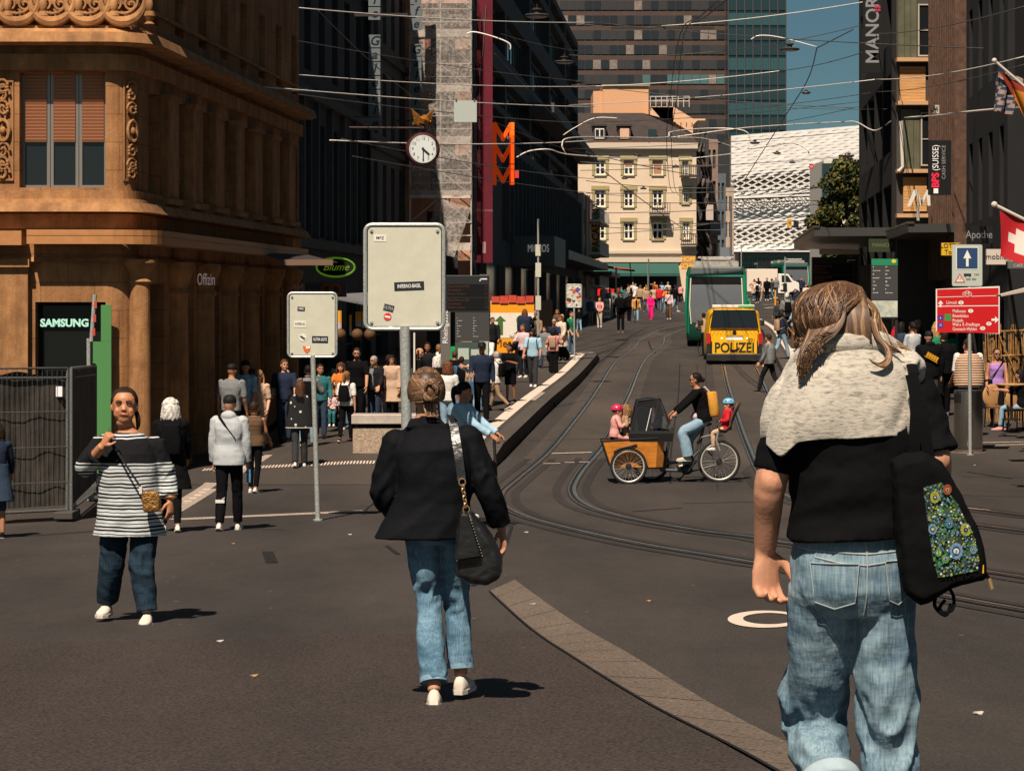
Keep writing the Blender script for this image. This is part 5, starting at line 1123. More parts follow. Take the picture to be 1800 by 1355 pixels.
for sx in (-1,1): q.box(sx*16*k_-.02,sx*16*k_+.02,-.02,.04,19*k_,23*k_)
q.build('clamp',M_FRG,t)
def cloth(t,name,P0,P1,drop_,m,wav=.12,n=24,mm=14,fold=5,sag=.15):
 q=MB(); I=[]; P0=Vector(P0);P1=Vector(P1)
 for i in range(n+1):
  u=i/n; a=P0.lerp(P1,u); row=[]
  for k in range(mm+1):
   v=k/mm; d=Vector(drop_)*v*(1-.15*math.sin(PI*u)*sag); row.append(q.pt(a+d+Vector((.35*wav*math.sin(fold*u*3+v*2),wav*math.sin(fold*2.2*u+v*1.5)*v**.5,.0))))
  I.append(row)
 for i in range(n):
  for k in range(mm):
   q.cur=m[1](i/n,k/mm) if isinstance(m,tuple) else 0
   q.face([I[i][k],I[i+1][k],I[i+1][k+1],I[i][k+1]])
 return q.build(name,m[0] if isinstance(m,tuple) else m,t,smooth='all')
def flagpole(t,a,b,r=.025):
 q=MB(); q.tube([a,b],r,8); q.ball(b,(.05,.05,.05),8,6); return q.build('flagpole',mat('pole_pale',(.5,.45,.4)),t,smooth=True)
Df=38.0; k_=Df/F
t=thing('swiss_flag','red flag with a white cross hanging from a slanted pole at the right edge','flag',(X(1810,Df),Df,Z(390,Df)))
flagpole(t,(.35,0,-.18),((1748-1810)*k_,0,30*k_))
swc=lambda u,v: 1 if ((abs(u-.5)<.34 and abs(v-.52)<.10) or (abs(u-.5)<.13 and abs(v-.52)<.27)) else 0
cloth(t,'flag_cloth',((1757-1810)*k_,0,22*k_),((1835-1810)*k_,0,-8*k_),(0.0,0,-82*k_),([mat('flag_red',(.42,.012,.018),rough=.8),mat('flag_white',(.62,.55,.5),rough=.8)],swc),wav=.10,n=40,mm=40,fold=2)
Df=47.0; k_=Df/F
t=thing('patterned_flag','orange and red flag hanging on a slanted pole at the upper right edge','flag',(X(1815,Df),Df,Z(160,Df)))
flagpole(t,(.35,0,-.35),((1748-1815)*k_,0,53*k_))
cloth(t,'flag_cloth',((1757-1815)*k_,0.03,34*k_),((1840-1815)*k_,0.03,-8*k_),(.55,0,-100*k_),([mat('flag_orange',(.45,.16,.015),rough=.8),mat('flag_dkred',(.22,.025,.012),rough=.8)],lambda u,v: 1 if (v<.18 or v>.85 or math.sin(u*14+v*6)>.45) else 0),wav=.12,n=30,mm=24)
t=thing('scale_patterned_flag','dark blue and pale pink scale patterned flag folded over behind the orange flag','flag',(X(1765,Df+.6),Df+.6,Z(160,Df)))
cloth(t,'flag_cloth',((1755-1765)*k_,0,48*k_),((1850-1765)*k_,0,0*k_),(-.02,0,-18*k_),([mat('flag_blue',(.02,.04,.07),rough=.8),mat('flag_pink',(.28,.19,.17),rough=.8)],lambda u,v: 1 if (int(u*9)+int(v*2))%2 else 0),wav=.04,n=40,mm=16)
cloth(t,'flag_cloth',((1752-1765)*k_,.1,30*k_),((1790-1765)*k_,.1,20*k_),(-.05,0,-60*k_),([mat('flag_blue',(.02,.04,.07),rough=.8),mat('flag_pink',(.28,.19,.17),rough=.8)],lambda u,v: 1 if (int(u*4+v*3)+int(v*9))%2 else 0),wav=.08,n=30,mm=30)
p=G(1785,741); k_=p.y/F; t=thing('bamboo_screen','tall screen of bamboo canes around the cafe terrace at the right edge','screen',tuple(p)); rnd=random.Random(9)
q=MB()
for j in range(34):
 x_=(-50+2.1*j+rnd.uniform(-1,1))*k_; q.tube([(x_,rnd.uniform(-.08,.08),0),(x_+rnd.uniform(-6,6)*k_,rnd.uniform(-.1,.1),rnd.uniform(140,172)*k_)],.014,5)
for zz_ in (50,115,158): q.tube([(-50*k_,-.1,zz_*k_),(30*k_,-.1,(zz_+3)*k_)],.018,6)
for a,b in (((-48,110),(-10,40)),((-30,150),(10,60))): q.tube([(a[0]*k_,-.12,a[1]*k_),(b[0]*k_,-.12,b[1]*k_)],.015,5)
q.build('canes',mat('bamboo',(.30,.155,.05),rough=.6,var=.5,vscale=9),t,smooth=True)
p=fn2(DL(505,X2)-14,0,0)
t=thing('folded_awning','dark folding awning with a brown front rail above the arcade of the sandstone building','awning',(X(500,52),52,Z(462,52))); k_=52/F; q=MB(); q.poly([(-60*k_,.2,20*k_),(25*k_,2.5,18*k_),(88*k_,1.2,2*k_),(-5*k_,-.4,4*k_)]); q.build('fabric',mat('awning_dark',(.04,.035,.033)),t); q=MB(); q.box(-5*k_,88*k_,-.45,-.35,-5*k_,5*k_); q.build('front_rail',mat('rail_brown',(.17,.10,.07)),t)
t=thing('grey_awning','grey sloping awning over the dark shops behind the large sign','awning',(X(620,72),72,Z(530,72))); k_=72/F; q=MB(); q.poly([(-35*k_,3,14*k_),(40*k_,3,18*k_),(35*k_,0,-6*k_),(-28*k_,0,6*k_)]); q.poly([(-28*k_,0,6*k_),(35*k_,0,-6*k_),(35*k_,0,-9*k_),(-28*k_,0,3*k_)]); q.build('fabric',mat('awning_grey',(.13,.13,.135)),t)
t=thing('red_awning','faded red and dark awning slanting out in front of the cream house','awning',(X(1085,178),178,Z(470,178))); k_=178/F; q=MB(); q.poly([(-32*k_,6,8*k_),(30*k_,0,-4*k_),(32*k_,0,-8*k_),(-30*k_,5,2*k_)]); q.build('fabric',mat('awning_red',(.35,.06,.06)),t); q=MB(); q.tube([(-2*k_,0,0),(-2*k_,0,-60*k_)],.07,6); q.build('post',M_BLACK,t)
t=thing('cream_parasol_edge','cream parasol arm reaching in above the cafe at the right edge','parasol',(X(1790,44),44,Z(512,44))); k_=44/F; q=MB(); q.loft([[(-30*k_,0,-9*k_),(30*k_,0,2*k_),(30*k_,.5,2*k_),(-30*k_,.4,-9*k_)],[(-31*k_,0,-6*k_),(30*k_,0,9*k_),(30*k_,.5,9*k_),(-31*k_,.4,-6*k_)]]); q.build('canopy',mat('parasol_cream',(.42,.36,.30)),t)
for j,(a,b,c,d) in enumerate(((594,600,546,584),(614,618,553,589),(625,635,548,574),(636,645,548,576))):
 D_=74.0; q=MB(); q.box(X(a,D_),X(b,D_),D_,D_+.03,Z((c+d)/2+2,D_),Z(c,D_)); q2=MB(); q2.box(X(a,D_),X(b,D_),D_,D_+.03,Z(d,D_),Z((c+d)/2+2.1,D_))
 t=thing('shop_poster',['narrow orange and white poster right beside the small sign','slim orange poster strip in the dark shop','wide orange and white poster in the dark shop','orange poster strip nearest the large sign'][j],'poster',(X(a,D_),D_,Z(d,D_)))
 for mb,m_,nm in ((q,mat('poster_orange',(.75,.33,.02)),'upper_half'),(q2,mat('poster_pale',(.5,.4,.4),var=.3,vscale=14),'lower_half')):
  mb2=wm(t); mb2.v=[mb2.M@v for v in mb.v]; mb2.f=mb.f; mb2.mi=mb.mi; mb2.build(nm,m_,t)
for j,px in enumerate((598,628,650)):
 D_=70.0; t=thing('hanging_lantern',['round brown paper lantern beside the small sign','round brown paper lantern between the two grey signs','round brown paper lantern half behind the large sign'][j],'lantern',(X(px,D_),D_,Z(588,D_)),0,'paper lanterns hanging in the dark shop'); q=MB(); q.lathe((0,0,0),[(.02,-.16),(.10,-.13),(.15,-.06),(.16,0),(.15,.06),(.10,.13),(.02,.16)],16); q.build('shade',mat('lantern_brown',(.10,.05,.02)),t,smooth=True); q=MB(); q.tube([(0,0,.16),(0,0,.9)],.006,4); q.build('cord',M_BLACK,t)
# ================= vehicles =================
M_TYRE=mat('tyre_rubber',(.015,.015,.016),rough=.8); M_RIM=mat('rim_alloy',(.35,.35,.34),rough=.3,metal=.8)
def wheel_car(t,x,y,r,w,name='wheel'):
 q=MB(); q.M=Matrix.Translation((x,y,r))@Matrix.Rotation(PI/2,4,'Y'); q.lathe((0,0,-w/2),[(r*.62,0),(r*.95,.0),(r,.04),(r,w-.04),(r*.95,w),(r*.62,w)],28); o=q.build(name,M_TYRE,t,smooth=True)
 q=MB(); q.M=Matrix.Translation((x,y,r))@Matrix.Rotation(PI/2,4,'Y'); q.lathe((0,0,-w/2+.02),[(.01,0),(r*.2,.0),(r*.6,.02),(r*.63,w-.04),(.01,w-.05)],20); q.build('rim',M_RIM,o,smooth=True); return o
p=GP(1291,641); Dv=p.y; k_=Dv/F; W2=49*k_; s_=W2/.95
t=thing('police_van','yellow police van seen from behind driving along the rails','van',tuple(p),-math.atan(SL)*.6)
M_YEL=mat('police_yellow',(.78,.42,.008),rough=.3,spec=.6); M_PLB=mat('bumper_black',(.02,.02,.022),rough=.5)
H_=104*k_;
def vsec(y,top,hw,bot=.32): # cross-section ring
 H=top; P=[]
 pr=[(-.97,bot),(-1.0,.55),(-1.0,1.02),(-.965,1.15),(-.90,H*.90),(-.84,H*.955),(-.70,H*.99),(-.3,H),(.3,H),(.70,H*.99),(.84,H*.955),(.90,H*.90),(.965,1.15),(1.0,1.02),(1.0,.55),(.97,bot)]
 return [(x*hw,y,z) for x,z in pr]
Hs_v=H_*.955
q=MB(); q.loft([vsec(.10,Hs_v*.90,W2*.95),vsec(.0+.04,Hs_v*.955,W2*.97),vsec(.22,Hs_v*.99,W2),vsec(1.0,Hs_v,W2),vsec(3.2,Hs_v*1.0,W2),vsec(3.7,Hs_v*.96,W2*.98),vsec(4.3,1.25,W2*.95),vsec(4.8,1.05,W2*.88)])
q.build('body',M_YEL,t,smooth=True)
yb=.035
q=MB()
def trap(mb,z0,z1,w0,w1,y0,y1,dy=.0): mb.loft([[(-w0,y0,z0),(w0,y0,z0),(w0,y1,z0),(-w0,y1,z0)],[(-w1,y0+dy,z1),(w1,y0+dy,z1),(w1,y1+dy,z1),(-w1,y1+dy,z1)]])
zr=lambda py:(641-py)*k_
trap(q,zr(577),zr(545),W2*.87,W2*.76,-.015,.05,.05); q.build('rear_window',mat('window_glass',(.012,.014,.016)),t,bevel=.01)
q=MB(); trap(q,zr(623),zr(582),W2*.80,W2*.84,-.008,.04); q.build('tailgate',M_YEL,t,bevel=.01)
q=MB(); q.box(-W2*1.0,W2*1.0,-.10,.3,zr(635),zr(622)); q.build('rear_bumper',M_PLB,t,bevel=.03)
q=MB(); q.box(-W2*.93,W2*.93,.02,4.4,.22,zr(634)); q.build('underbody',M_PLB,t)
for sx in (-1,1):
 q=MB(); x0=sx*W2*.86; x1=sx*W2*1.0; q.loft([[(min(x0,x1),-.035,zr(605)),(max(x0,x1),-.035,zr(605)),(max(x0,x1),.15,zr(605)),(min(x0,x1),.15,zr(605))],[(min(x0,x1)+(.02 if sx>0 else 0),-.02,zr(586)),(max(x0,x1),-.02,zr(586)),(max(x0,x1),.15,zr(586)),(min(x0,x1),.15,zr(586))]]); q.build('tail_light',mat('tail_red',(.45,.01,.015),rough=.15,spec=.8),t,bevel=.008)
 q=MB(); q.box(min(x0,x1),max(x0,x1),-.03,.1,zr(622),zr(606)); q.build('corner_panel',M_PLB,t)
 q=MB(); q.box(min(sx*W2*.80,sx*W2*.84),max(sx*W2*.80,sx*W2*.84),-.02,.0,zr(623)+.01,zr(600)); q.build('gap_trim',M_PLB,t)
 wheel_car(t,sx*W2*.86,.85,.34,.24); wheel_car(t,sx*W2*.86,3.85,.34,.24)
 q=MB(); q.box(min(sx*W2*1.02,sx*W2*1.24),max(sx*W2*1.02,sx*W2*1.24),3.0,3.12,zr(574),zr(563)); q.build('mirror',M_PLB,t,bevel=.04)
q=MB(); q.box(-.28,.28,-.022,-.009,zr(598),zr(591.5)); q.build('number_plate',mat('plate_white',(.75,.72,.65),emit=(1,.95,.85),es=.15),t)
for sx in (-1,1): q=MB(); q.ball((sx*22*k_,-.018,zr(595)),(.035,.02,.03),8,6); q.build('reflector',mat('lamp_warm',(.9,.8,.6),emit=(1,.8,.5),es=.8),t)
text('POLIZEI',mat('ink_2',(.02,)*3),t,(0,-.018,zr(612)),size=.47,ext=.003,sx=.84,bold=.010); text('201',mat('ink_2',(.02,)*3),t,(30*k_,-.018,zr(598)),size=.17,ext=.002)
q=MB(); disc(q,0,zr(584.5),.07,.07,-.03,-.01,16); q.build('badge',mat('badge_dark',(.05,.05,.05),rough=.2,metal=.8),t)
q=MB()
for sx in (-1,1):
 for j in range(4): q.prism([(sx*(12+7*j)*k_,zr(581)),(sx*(12+7*j+1.2)*k_,zr(581)),(sx*(18+7*j+1.2)*k_*.98,zr(590)),(sx*(18+7*j)*k_*.98,zr(590))],-.014,-.009)
q.build('stripe',mat('stripe_orange',(.60,.26,.01)),t)
q=MB(); q.tube([(-.3,-.05,zr(590.5)),(0,-.06,zr(589.5)),(.3,-.05,zr(590.5))],.012,5); q.tube([(-.16,-.03,zr(614)),(-.02,-.03,zr(616)),(.14,-.03,zr(613)),(.16,-.03,zr(610))],.02,5); q.build('handle',M_PLB,t)
q=MB(); q.box(-W2*.78,W2*.74,.35,1.0,zr(541),zr(536)); q.build('roof_rack',mat('rack_white',(.62,.62,.58),rough=.5),t,bevel=.02); q=MB(); q.box(W2*.15,W2*.72,.28,.34,zr(540),zr(537)); q.build('roof_light',mat('light_green',(.1,.45,.2)),t);
q=MB(); q.box(-.25,.25,-.0,.05,zr(543.5),zr(541.5)); q.build('brake_light',mat('brake_dim',(.4,.12,.02)),t)
M_TG=mat('tram_green',(.008,.085,.05),rough=.35,spec=.5); M_TGL=mat('tram_glass_grey',(.22,.23,.24),rough=.25,spec=.7,metal=.6)
def tram(px,pyb,D,hw,H,L,lab,rot,detail=True):
 g0=Hs(X(px,D),D); t=thing('tram',lab,'tram',(X(px,D),D,g0),rot); zb=.30
 q=MB()
 def ring(y,w,h0,h1): return [(-w,y,h0),(-w,y,h1*.93),(-w*.93,y,h1),(w*.93,y,h1),(w,y,h1*.93),(w,y,h0)]
 q.loft([ring(.35,hw*.96,zb,H),ring(1.2,hw,zb,H),ring(L,hw,zb,H)]); q.build('body',M_TG,t)
 q=MB(); q.loft([[(-hw*.84,-.02,.95),(hw*.80,-.02,.95),(hw*.80,.3,.95),(-hw*.84,.3,.95)],[(-hw*.9,-.05,1.6),(hw*.86,-.05,1.6),(hw*.86,.3,1.6),(-hw*.9,.3,1.6)],[(-hw*.86,.10,H*.78),(hw*.84,.10,H*.78),(hw*.84,.34,H*.78),(-hw*.86,.34,H*.78)]]); q.build('rear_window',M_TGL,t,smooth=True)
 q=MB(); q.box(-hw*.84,hw*.82,.08,.34,H*.785,H*.875); q.build('destination_glass',M_SCR,t)
 q=MB(); q.box(-hw*.86,hw*.86,.12,.5,H*.90,H*1.0); q.build('roof_front',mat('tram_roof_grey',(.10,.115,.125),rough=.5),t,bevel=.05)
 q=MB(); q.box(-hw*.90,hw*.90,.06,.4,H*.876,H*.898); q.build('green_band',mat('tram_teal',(.03,.22,.17),rough=.4),t)
 for sx in (-1,1):
  q=MB(); q.tube([(sx*hw*.93,.02,.5),(sx*hw*.97,-.06,1.5),(sx*hw*.93,.05,H*.9)],[.07,.10,.07],8); q.build('corner_pillar',mat('tram_green_bright',(.01,.19,.11),rough=.3,spec=.6),t,smooth=True)
  q=MB(); q.tube([(sx*hw*.83,-.04,.9),(sx*hw*.88,-.08,1.6),(sx*hw*.84,.05,H*.86)],.022,6); q.build('pale_edge',mat('edge_cream',(.7,.66,.5)),t,smooth=True)
  q=MB(); n=int(L/2.2)
  for k in range(n):
   a,b=sorted((sx*hw*1.002,sx*hw*1.012)); q.box(a,b,.9+2.2*k,.9+2.2*k+1.7,1.35,H*.86)
  q.build('side_windows',mat('window_glass',(.012,.014,.016)),t)
  q=MB(); a,b=sorted((sx*hw*1.002,sx*hw*1.03)); q.box(a,b,.5,.65,1.7,2.0); q.build('tail_lamp',mat('tail_red',(.45,.01,.015)),t)
 q=MB(); q.loft([[(-hw*.9,.1,.25),(hw*.9,.1,.25),(hw*.95,1.5,.25),(-hw*.95,1.5,.25)],[(-hw*.98,-.05,.5),(hw*.98,-.05,.5),(hw*.99,1.5,.5),(-hw*.99,1.5,.5)],[(-hw*.97,.0,1.0),(hw*.97,.0,1.0),(hw*.99,1.5,1.0),(-hw*.99,1.5,1.0)]]); q.build('skirt',mat('tram_green_dark',(.006,.045,.032),rough=.4),t,smooth=True)
 q=MB(); q.box(-hw*.9,hw*.9,.3,L-.3,.12,.25); q.build('bogie',M_BLACK,t)
 q=MB()
 for k in range(5): q.box(-hw*.75,hw*.75,1.0+k*3.4,3.4+k*3.4,H,H+.22+.08*(k%2))
 q.tube([(-hw*.5,.7,H+.3),(hw*.5,.7,H+.3)],.05,6); q.tube([(-hw*.6,1.2,H+.38),(hw*.6,1.2,H+.38)],.04,6); q.build('roof_equipment',mat('tram_roof_kit',(.35,.32,.30),rough=.6,var=.3),t)
 return t
tr=tram(1259,600,101,53/F*101,Z(469,101)-Hs(X(1259,101),101),26,'green tram seen from behind next to the police van',-.073)
text('15',mat('led_amber_dim',(.06,.02,.012)),tr,(0,.06,2.98),size=.22,ext=.003)
tram(1400,512,262,24/F*262,3.3,14,'second green tram far off behind the white truck',.10)
p=Vector((X(1392,243),243,gz(243))); k_=243/F; t=thing('white_box_truck','white box truck parked side on across the far end of the street','truck',tuple(p)); M_WP=mat('truck_white',(.72,.68,.62),rough=.4)
q=MB(); q.prism([(-79*k_,10*k_),(-25*k_,10*k_),(-25*k_,50*k_),(-79*k_,50*k_)],0,2.2); q.build('cargo_box',mat('cargo_cream',(.70,.60,.50),rough=.6),t,bevel=.04)
q=MB(); q.prism([(-24*k_,7*k_),(22*k_,7*k_),(22*k_,16*k_),(16*k_,26*k_),(3*k_,29*k_),(-6*k_,41*k_),(-24*k_,42*k_)],.05,2.05); q.build('cab',M_WP,t,bevel=.05)
q=MB(); q.prism([(-18*k_,27*k_),(0*k_,27*k_),(-7*k_,38*k_),(-18*k_,39*k_)],.03,.049); q.build('side_window',M_GLASS,t); q=MB(); q.box(-20*k_,-8*k_,.02,.049,11*k_,13.5*k_); q.build('grille',M_BLACK,t); q=MB(); q.box(-18*k_,-13*k_,.02,.049,22*k_,23*k_); q.build('handle',M_BLACK,t)
for x_ in (-60*k_,7*k_):
 q=MB(); q.M=Matrix.Translation((x_,0,.38)); q.M=q.M@Matrix.Rotation(-PI/2,4,'X'); q.lathe((0,0,-.05),[(.01,0),(.3,0),(.38,.03),(.38,.25),(.3,.28)],20); q.build('wheel',M_TYRE,t)
board(1332,1355,459,470,225,'led_black',(.01,.01,.012),'small black hanging display in front of the white truck',None)
board(1384,1392,385,399,150,'sign_mustard',(.62,.30,.03),'small mustard yellow square sign hung before the white hall','4',size=.3,name='hanging_sign',cat='sign')
board(1395,1404,388,401,150,'sign_black3',(.02,.02,.02),'small black frame hung beside the mustard sign',None,name='hanging_sign',cat='sign')
board(1423,1430,288,297,110,'sign_redtag',(.55,.02,.02),'small red tag with a white dot hanging from an overhead bracket','o',tc=(.7,.7,.7),size=.2,name='hanging_tag',cat='sign')
board(905,912,300,313,103,'sign_redtag2',(.60,.05,.05),'small red tag hanging beside the orange letters',None,name='hanging_tag',cat='sign')
Dk=41.6; gk=gz(Dk); xk=lambda px:X(px,Dk)-X(1186,Dk); zk=lambda py:Z(py,Dk)-gk-.03+.0
p0=Vector((X(1186,Dk),Dk,gk)); t=thing('cargo_tricycle','wooden box cargo tricycle with black child canopy crossing the tracks','cargo bike',tuple(p0)); BK=t
k_=Dk/F
def bwheel(cx,cy,r,y,nsp=28,w=.025,rimw=.014):
 q=MB(); c=Vector((xk(cx),y,r+.0)); n=48
 q.tube([c+Vector((math.cos(2*PI*i/n)*r*.965,0,math.sin(2*PI*i/n)*r*.965)) for i in range(n)],w,8,closed=True,cap=False); o=q.build('wheel',M_TYRE,t,smooth=True)
 q=MB(); q.tube([c+Vector((math.cos(2*PI*i/n)*r*.875,0,math.sin(2*PI*i/n)*r*.875)) for i in range(n)],rimw,8,closed=True,cap=False); q.build('rim',mat('rim_silver',(.75,.72,.66),rough=.3,metal=.5),o,smooth=True)
 q=MB()
 for i in range(nsp):
  a=2*PI*i/nsp; b=a+(.5 if i%2 else -.5); q.tube([c+Vector((math.cos(b)*.03,.02*(1 if i%2 else -1),math.sin(b)*.03)),c+Vector((math.cos(a)*r*.87,0,math.sin(a)*r*.87))],.0022,4)
 q.build('spokes',mat('spoke_steel',(.5,.48,.45),rough=.3,metal=.8),o)
 q=MB(); q.M=Matrix.Translation(c)@Matrix.Rotation(PI/2,4,'X'); q.lathe((0,0,-.05),[(.01,0),(.035,0),(.05,.03),(.05,.07),(.035,.1),(.01,.1)],14); q.build('hub',M_PLB,o,smooth=True); return o
bwheel(1264,812,.335,0); bwheel(1103,820,.285,-.42); bwheel(1147,820,.285,.42)
M_BF=mat('bike_frame_grey',(.045,.05,.055),rough=.35,spec=.6)
q=MB(); fr_=[(xk(1172),0,zk(748)),(xk(1164),0,zk(830)),(xk(1200),0,zk(830)),(xk(1262),0,zk(812))]
q.tube([(xk(1180),0,zk(748)),(xk(1167),0,zk(822))],.028,8); q.tube([(xk(1165),0,zk(812)),(xk(1212),0,zk(806)),(xk(1228),0,zk(790))],.025,8); q.tube([(xk(1160),0,zk(822)),(xk(1212),0,zk(824))],.03,8)
q.tube([(xk(1205),0,zk(828)),(xk(1264),0,zk(812))],.014,8); q.tube([(xk(1232),0,zk(775)),(xk(1264),0,zk(812))],.012,8); q.tube([(xk(1212),0,zk(824)),(xk(1238),0,zk(745))],.02,8)
q.tube([(xk(1103),-.42,zk(816)),(xk(1103),.42,zk(816))],.02,8); q.tube([(xk(1103),0,zk(816)),(xk(1165),0,zk(818))],.03,8); q.build('frame',M_BF,t,smooth=True)
q=MB(); q.ball((xk(1207),0,zk(822)),(.10,.06,.085),12,8); q.build('motor',M_PLB,t,smooth=True)
q=MB(); q.tube([(xk(1209),-.10,zk(824)),(xk(1224),-.12,zk(806))],.013,6); q.cbox((xk(1224),-.16,zk(805)),(.10,.09,.02)); q.tube([(xk(1209),.10,zk(824)),(xk(1196),.12,zk(840))],.013,6); q.build('crank',M_PLB,t)
def tub(z0,z1,xa0,xb0,xa1,xb1,w0,w1,n=6):
 def r(xa,xb,w,z): return [(xa,-w,z),(xb-.12,-w,z),(xb,-w+.12,z),(xb,w-.12,z),(xb-.12,w,z),(xa,w,z)]
 return r(xa0,xb0,w0,z0),r(xa1,xb1,w1,z1)
M_WOOD=mat('box_plywood',(.50,.165,.02),rough=.35,spec=.5,var=.22,vscale=5,stretch=(1,1,4),col2=(.60,.23,.035))
q=MB(); a,b=tub(zk(816),zk(770),xk(1072),xk(1164),xk(1057),xk(1167),.30,.33)
b=[(x,y,z+(.0 if i in (0,5) else (.05 if i in(1,4) else .06))) for i,(x,y,z) in enumerate(b)]
q.loft([a,b],cap=False); q.poly(a); inner=[(x*.97+(.0),y*.94,z) for x,y,z in b]; q.build('box',M_WOOD,t)
q=MB(); q.tube([b[5],b[0],b[1],b[2],b[3],b[4]],.014,6,closed=True,cap=False); q.tube([a[0],b[0]],.013,6); q.tube([a[5],b[5]],.013,6); q.build('box_edge',M_PLB,t)
q=MB(); q.tube([(xk(1080),-.335,zk(805)),(xk(1078),-.335,zk(788)),(xk(1088),-.34,zk(783)),(xk(1118),-.34,zk(776))],.012,6); q.build('box_rail',M_PLB,t,smooth=True)
q=MB(); q.poly([(xk(1058),0,zk(773)),(xk(1058),0,zk(773)),(xk(1058),0,zk(773))]) if False else None
q.v=[];q.f=[];q.mi=[]
for y_ in (-.42,):
 c=Vector((xk(1103),y_,.285)); n=14
 pts=[c+Vector((math.cos(a)*.315,0,math.sin(a)*.315)) for a in [math.radians(-8+160*i/n) for i in range(n+1)]]
 for i in range(n): q.quad(pts[i]+Vector((0,-.04,0)),pts[i+1]+Vector((0,-.04,0)),pts[i+1]+Vector((0,.04,0)),pts[i]+Vector((0,.04,0)))
q.build('mudguard',M_BF,t,smooth=True)
M_CAN=mat('canopy_fabric',(.005,.005,.0055),rough=.7); M_PVC=mat('clear_window',(.05,.05,.055),rough=.08,spec=.8,alpha=.35)
q=MB();
def cr(z,xa,xb,w): return [(xa,-w,z),(xb,-w,z),(xb,w,z),(xa,w,z)]
q.loft([cr(zk(771),xk(1105),xk(1180),.33),cr(zk(757),xk(1104),xk(1182),.34),cr(zk(752),xk(1107),xk(1176),.33)],cap=False); q.build('canopy_skirt',M_CAN,t)
q=MB(); q.tube([(xk(1106),-.32,zk(758)),(xk(1120),-.30,zk(700)),(xk(1158),-.27,zk(695)),(xk(1176),-.30,zk(740))],.016,6); q.tube([(xk(1106),.32,zk(758)),(xk(1120),.30,zk(700)),(xk(1158),.27,zk(695)),(xk(1176),.30,zk(740))],.016,6); q.tube([(xk(1144),-.31,zk(756)),(xk(1157),-.28,zk(697))],.016,6); q.tube([(xk(1158),-.27,zk(695)),(xk(1158),.27,zk(695))],.014,6); q.build('canopy_frame',M_PLB,t)
q=MB(); T_=[(xk(1108),zk(752)),(xk(1116),zk(712)),(xk(1122),zk(699)),(xk(1140),zk(696)),(xk(1158),zk(695))]
for (x0,z0),(x1,z1) in zip(T_[1:],T_[2:]): q.quad((x0,-.3,z0),(x1,-.28,z1),(x1,.28,z1),(x0,.3,z0))
q.quad((xk(1105),-.33,zk(756)),(xk(1116),-.31,zk(712)),(xk(1120),-.31,zk(712)),(xk(1113),-.33,zk(756))); q.quad((xk(1116),-.305,zk(712)),(xk(1122),-.3,zk(699)),(xk(1156),-.28,zk(697)),(xk(1152),-.29,zk(710)))
q.quad((xk(1105),.33,zk(756)),(xk(1116),.31,zk(712)),(xk(1150),.31,zk(712)),(xk(1145),.33,zk(756))); q.build('canopy_roof',M_CAN,t)
q=MB(); q.quad((xk(1112),-.335,zk(752)),(xk(1142),-.32,zk(752)),(xk(1152),-.30,zk(711)),(xk(1119),-.31,zk(711))); q.quad((xk(1144),-.318,zk(750)),(xk(1172),-.315,zk(745)),(xk(1166),-.29,zk(705)),(xk(1154),-.285,zk(700))); q.build('canopy_window',M_PVC,t)
q=MB(); q.tube([(xk(1134),-.33,zk(752)),(xk(1143),-.31,zk(713))],.007,5); q.build('reflective_piping',mat('piping_white',(.7,.7,.68)),t)
q=MB(); q.tube([(xk(1172),0,zk(748)),(xk(1180),0,zk(728))],.018,8); q.tube([(xk(1180),-.30,zk(727)),(xk(1178),-.1,zk(730)),(xk(1178),.1,zk(730)),(xk(1180),.30,zk(727))],.013,8); q.build('handlebar',M_PLB,t,smooth=True)
q=MB(); q.tube([(xk(1188),-.30,zk(726)),(xk(1179),-.30,zk(728))],.02,8); q.build('grip',M_PLB,t)
q=MB(); q.ball((xk(1238),0,zk(742)),(.13,.08,.04),12,8); q.tube([(xk(1238),0,zk(745)),(xk(1232),0,zk(775))],.014,6); q.build('saddle',M_PLB,t,smooth=True)
M_SEAT=mat('seat_shell_brown',(.09,.05,.038),rough=.6,var=.4,vscale=40)
q=MB(); I=[]
prof=[(1262,752),(1266,757),(1276,758),(1284,750),(1290,735),(1297,718),(1303,704)]
for px,py in prof:
 w_=.15 if py>745 else .14-.0*(py-700); row=[]
 for j in range(7): u=j/6-.5; row.append(q.pt((xk(px)-.07*(abs(u)*2)**2*(1 if py<750 else .2),u*2*w_,zk(py)+(.05*(abs(u)*2)**2 if py>745 else 0))))
 I.append(row)
for i in range(len(I)-1):
 for j in range(6): q.face([I[i][j],I[i][j+1],I[i+1][j+1],I[i+1][j]])
cs=q.build('child_seat_shell',M_SEAT,t,smooth='all'); m_=cs.modifiers.new('s','SOLIDIFY'); m_.thickness=.02
q=MB(); q.tube([(xk(1261),-.14,zk(755)),(xk(1258),-.15,zk(770)),(xk(1264),-.15,zk(788))],.016,6); q.tube([(xk(1225),0,zk(775)),(xk(1232),-.05,zk(765)),(xk(1245),-.05,zk(762)),(xk(1270),-.02,zk(762))],.014,6); q.build('child_seat_leg',mat('seat_grey',(.22,.2,.19)),t,smooth=True)
